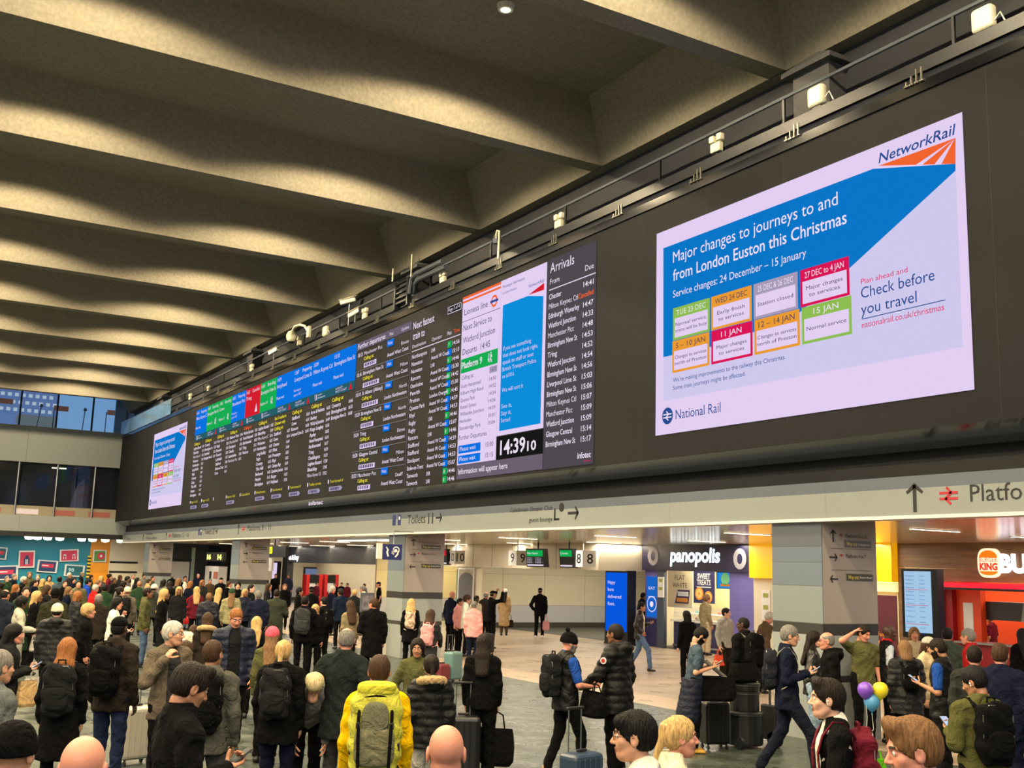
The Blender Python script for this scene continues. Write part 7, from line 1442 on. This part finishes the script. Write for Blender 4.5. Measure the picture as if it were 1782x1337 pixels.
for i, (px, py, c_, lb) in enumerate(((551, 1011, 'wine', 'person in a wine red top seated left of the red machines'), (583, 1010, 'black', 'dark figure between the two red machines'), (595, 1007, 'black', 'small dark figure right of the red machines'), (605, 1014, 'wine', 'person in a wine red top right of the red machines'), (635, 1010, 'grey', 'person in a grey top in the far cream walled shop'))):
    P(px, py, 1.5, 150+20*i, lb, hair=('short', 'black'), top=('jumper', c_), depth=60)
# ------------------------------------------------------------------ the rest of the far crowd
FAR = [(12, 1003), (24, 999), (40, 1004), (52, 996), (60, 1010), (66, 1000), (74, 1008), (86, 1002), (104, 1004), (112, 1011), (120, 997), (128, 1006), (137, 1011), (142, 996), (158, 1001), (170, 1010), (176, 1003), (190, 999), (198, 1006), (208, 1001), (214, 1012), (221, 1004), (238, 1006), (250, 1000), (258, 1008), (265, 1003), (277, 1001), (284, 1009), (300, 1000), (310, 1008), (331, 1012), (352, 1010), (366, 1008), (414, 1014), (436, 1018), (466, 1016), (496, 1017), (520, 1024), (46, 1022), (62, 1030), (118, 1022), (134, 1030), (172, 1034), (3, 1014), (26, 1018), (255, 1024), (312, 1022), (426, 1026), (208, 1022), (284, 1026)]
jc = ['black', 'char', 'navy', 'dgrey', 'olive', 'dbrown', 'black', 'green', 'tan', 'black', 'grey', 'slate', 'black', 'brown', 'wine', 'navy', 'char']
jn = dict(black='black', char='charcoal', navy='navy', dgrey='dark grey', olive='olive', dbrown='dark brown', green='dark green', tan='tan', grey='grey', slate='slate', cream='cream', brown='brown', wine='wine')
hs = [('short', 'dark'), ('long', 'brown'), ('short', 'black'), ('bob', 'light'), ('crop', 'brown'), ('long', 'blonde'), ('balding', 'grey'), ('curly', 'black'), ('bun', 'dark'), ('short', 'grey'), ('long', 'black'), ('short', 'white'), ('bob', 'ginger')]
hn = dict(short='short', long='long', bob='bobbed', crop='cropped', balding='thin', curly='curly', bun='pinned', messy='messy')
used_l = set()
rr = random.Random(3)
for i, (px, py) in enumerate(FAR):
    zone = ('at the left edge', 'below the teal mural', 'below the pink stamp pictures', 'below the orange wall', 'left of the farthest column', 'below the farthest column', 'near the brown passage', 'before the far white kiosk', 'before the far column', 'before the far cream shop')[min(9, [20, 75, 140, 185, 215, 262, 330, 385, 450, 900].index(next(v for v in [20, 75, 140, 185, 215, 262, 330, 385, 450, 900] if px < v)))]
    for _ in range(60):
        c_, hx = rr.choice(jc if py < 1014 else ['black', 'char', 'navy', 'olive', 'dbrown', 'green']), rr.choice(hs); kd = rr.choice(['coat', 'coat', 'puffer', 'hoodie', 'longcoat'])
        lb = 'distant person with %s %s hair, %s %s, %s' % (hn[hx[0]], {'light': 'fair'}.get(hx[1], hx[1]), jn[c_], {'longcoat': 'long coat', 'puffer': 'puffer jacket'}.get(kd, kd), zone)
        if lb not in used_l: used_l.add(lb); break
    P(px, py, rr.choice([1.66, 1.7, 1.74, 1.78, 1.82]), rr.choice([70, 85, 40, 10, 120, 150, 175, -60, 95]), lb, hair=hx, skin=rr.choice(['fair', 'pink', 'tan', 'brown', 'pale']), top=(kd, c_), legs=rr.choice(['black', 'denim', 'char']), fem=1 if hx[0] in ('long', 'bob', 'bun') else 0, group='distant crowd under the board', look=(0, -8), build=1.05)
# ------------------------------------------------------------------ luggage, balloons, barrier
a0 = atZ(1243, 1222, .66); suitcase(a0[0], a0[1], label='upright black suitcase on four wheels beside the tan boots', col='black', h=.60, w=.40, d=.26, handle=.0, rz=-.2)
c0 = atZ(1243, 1222, .70); rb = bag(c0[0], c0[1], .72, 'black holdall with grey strap lying on the upright black suitcase', 'black', w=.62, d=.34, h=.34, rz=-.5, strap=0, soft=.6, name='holdall')
colr(MB().tube([(-.2, 0, .3), (-.26, 0, .5), (-.12, .02, .55), (.25, 0, .25)], .03, 8).build('shoulder_strap', cloth, rb), 'grey')
tubm = mat('black_tub', (24, 25, 27), rough=.35)
tx = atZ(1296, 1300, 0)
def tub(z0, z1, r, lab): 
    t = empty('gear_drum', (tx[0], tx[1], z0), label=lab, cat='drum'); h = z1-z0; MB().lathe([(r*.97, 0), (r, .03), (r, h-.05), (r*1.04, h-.045), (r*1.04, h-.02), (r*.9, h)], n=24).build('shell', tubm, t); MB().lathe([(r*1.05, h-.05), (r*1.06, h-.035)], n=24).build('rim', mat('tub_rim', (90, 92, 96), rough=.3, metal=.6), t); return t
t = tub(.04, .52, .27, 'wide black equipment drum on wheels at the bottom of the stack'); 
for s_ in (-1, 1): MB().tube([(-.24, s_*.18, .06), (-.29, s_*.18, .06)], .09, 16).tube([(-.29, s_*.18, .06), (-.30, s_*.18, .06)], .045, 12).build('wheel', dark, t)
tub(.52, .82, .22, 'smaller black drum in the middle of the equipment stack'); tub(.82, .94, .225, 'shallow black drum at the top of the equipment stack')
bag(tx[0], tx[1], .945, 'black padded bag lying on top of the equipment drums', 'black', w=.6, d=.34, h=.28, strap=0, soft=.6, name='holdall', rz=.3)
t = empty('hand_truck', (tx[0]+.42, tx[1]-.1, 0), label='black hand trolley with silver upright and small wheel right of the drums', cat='trolley'); MB().tube([(0, 0, .1), (0, 0, 1.0)], .02).build('upright', steel, t); rbox('base_frame', (.12, .3, .5), (0, 0, .35), black, t, .02); MB().tube([(-.06, -.1, .11), (.06, -.1, .11)], .11, 16).build('wheel', dark, t)
B = atZ(1520, 1205, .95)
for px, py, c_, n_ in ((1506, 1203, (120, 74, 190), 'violet'), (1532, 1203, (226, 206, 40), 'yellow'), (1517, 1224, (80, 150, 200), 'sky blue')):
    p0 = atX(px, py, 1)*0; d_ = ray(px, py); q_ = d_*(13.0/F); t = empty('balloon', (q_[0], q_[1], CH+q_[2]), label='small round %s balloon in the bunch of three' % n_, cat='balloon')
    bmm = mat('balloon_'+n_, c_, rough=.25, spec=.6, emit=.05); MB().lathe([(.003, -.115), (.012, -.1), (.055, -.07), (.088, -.02), (.094, .03), (.075, .075), (.04, .10), (.004, .108)], n=20).build('envelope', bmm, t, smooth=True); MB().lathe([(.012, -.128), (.004, -.115)], n=8).build('knot', bmm, t); MB().tube([(0, 0, -.125), (.02, 0, -.3), (0, 0, -(CH+q_[2]-.72))], .003, 5).build('string', whitepl, t)
q_ = ray(1521, 1253)*(11.5/F); xg = bag(q_[0], q_[1], .01, 'bright green gift bag standing below the balloons', (110, 200, 40), w=.34, h=.62, d=.2, strap=.1, name='gift_bag', rz=.2)
# white cloth barrier with a poster holder and strut, left of the patterned backpack
xb = atZ(665, 1140, 0.0); t = empty('cloth_barrier', (xb[0], xb[1], 0), label='waist high barrier draped in white cloth between the black coat and the patterned backpack', cat='barrier')
V_ = []; nn = 60
for k, z in enumerate((0.02, .5, 1.0)):
    for i in range(nn): a_ = 2*PI*i/nn; r_ = 1+.05*math.sin(a_*15)*(1-k*.3); V_.append((.42*math.copysign(abs(math.cos(a_))**.5, math.cos(a_))*r_, .22*math.copysign(abs(math.sin(a_))**.5, math.sin(a_))*r_, z))
MB().add(V_, [(k*nn+i, k*nn+(i+1) % nn, (k+1)*nn+(i+1) % nn, (k+1)*nn+i) for k in range(2) for i in range(nn)]+[tuple(range(2*nn, 3*nn))]).build('cloth', mat('white_cloth', (196, 192, 178), rough=.8, bump=.1, scale=8), t, smooth=False); MB().box((-.44, -.24, 1.0), (.44, .24, 1.03)).build('top_rail', black, t)
t = empty('poster_stand', (xb[0]-.3, xb[1]+.3, 0), label='grey framed poster stand on a slanted dark arm beside the white column', cat='stand'); MB().tube([(.2, 0, 0), (-.05, 0, 1.15)], .05).build('arm', dark, t); rbox('frame', (.42, .04, .55), (-.12, 0, 1.45), mat('stand_grey', (90, 92, 100), rough=.4), t, .01)
MB().box((-.28, -.03, 1.25), (.04, -.02, 1.65)).build('print', mat('stand_print', (120, 116, 128), rough=.6, var=.6, scale=6), t); MB().lathe([(.22, 0), (.22, .03), (.05, .05)], (.2, 0, 0), 16).build('foot', dark, t)
for i, (px, py) in enumerate(((1645, 1112),)): pass
print('people', len(PEOPLE), 'people time', round(time.time()-T1, 1), 'total', round(time.time()-T0, 1))
for i in range(len(PEOPLE)):
    for j in range(i):
        d_ = math.hypot(PEOPLE[i][0]-PEOPLE[j][0], PEOPLE[i][1]-PEOPLE[j][1])
        if d_ < .3: print('CLOSE %.2f | %s | %s' % (d_, PEOPLE[i][2], PEOPLE[j][2]))
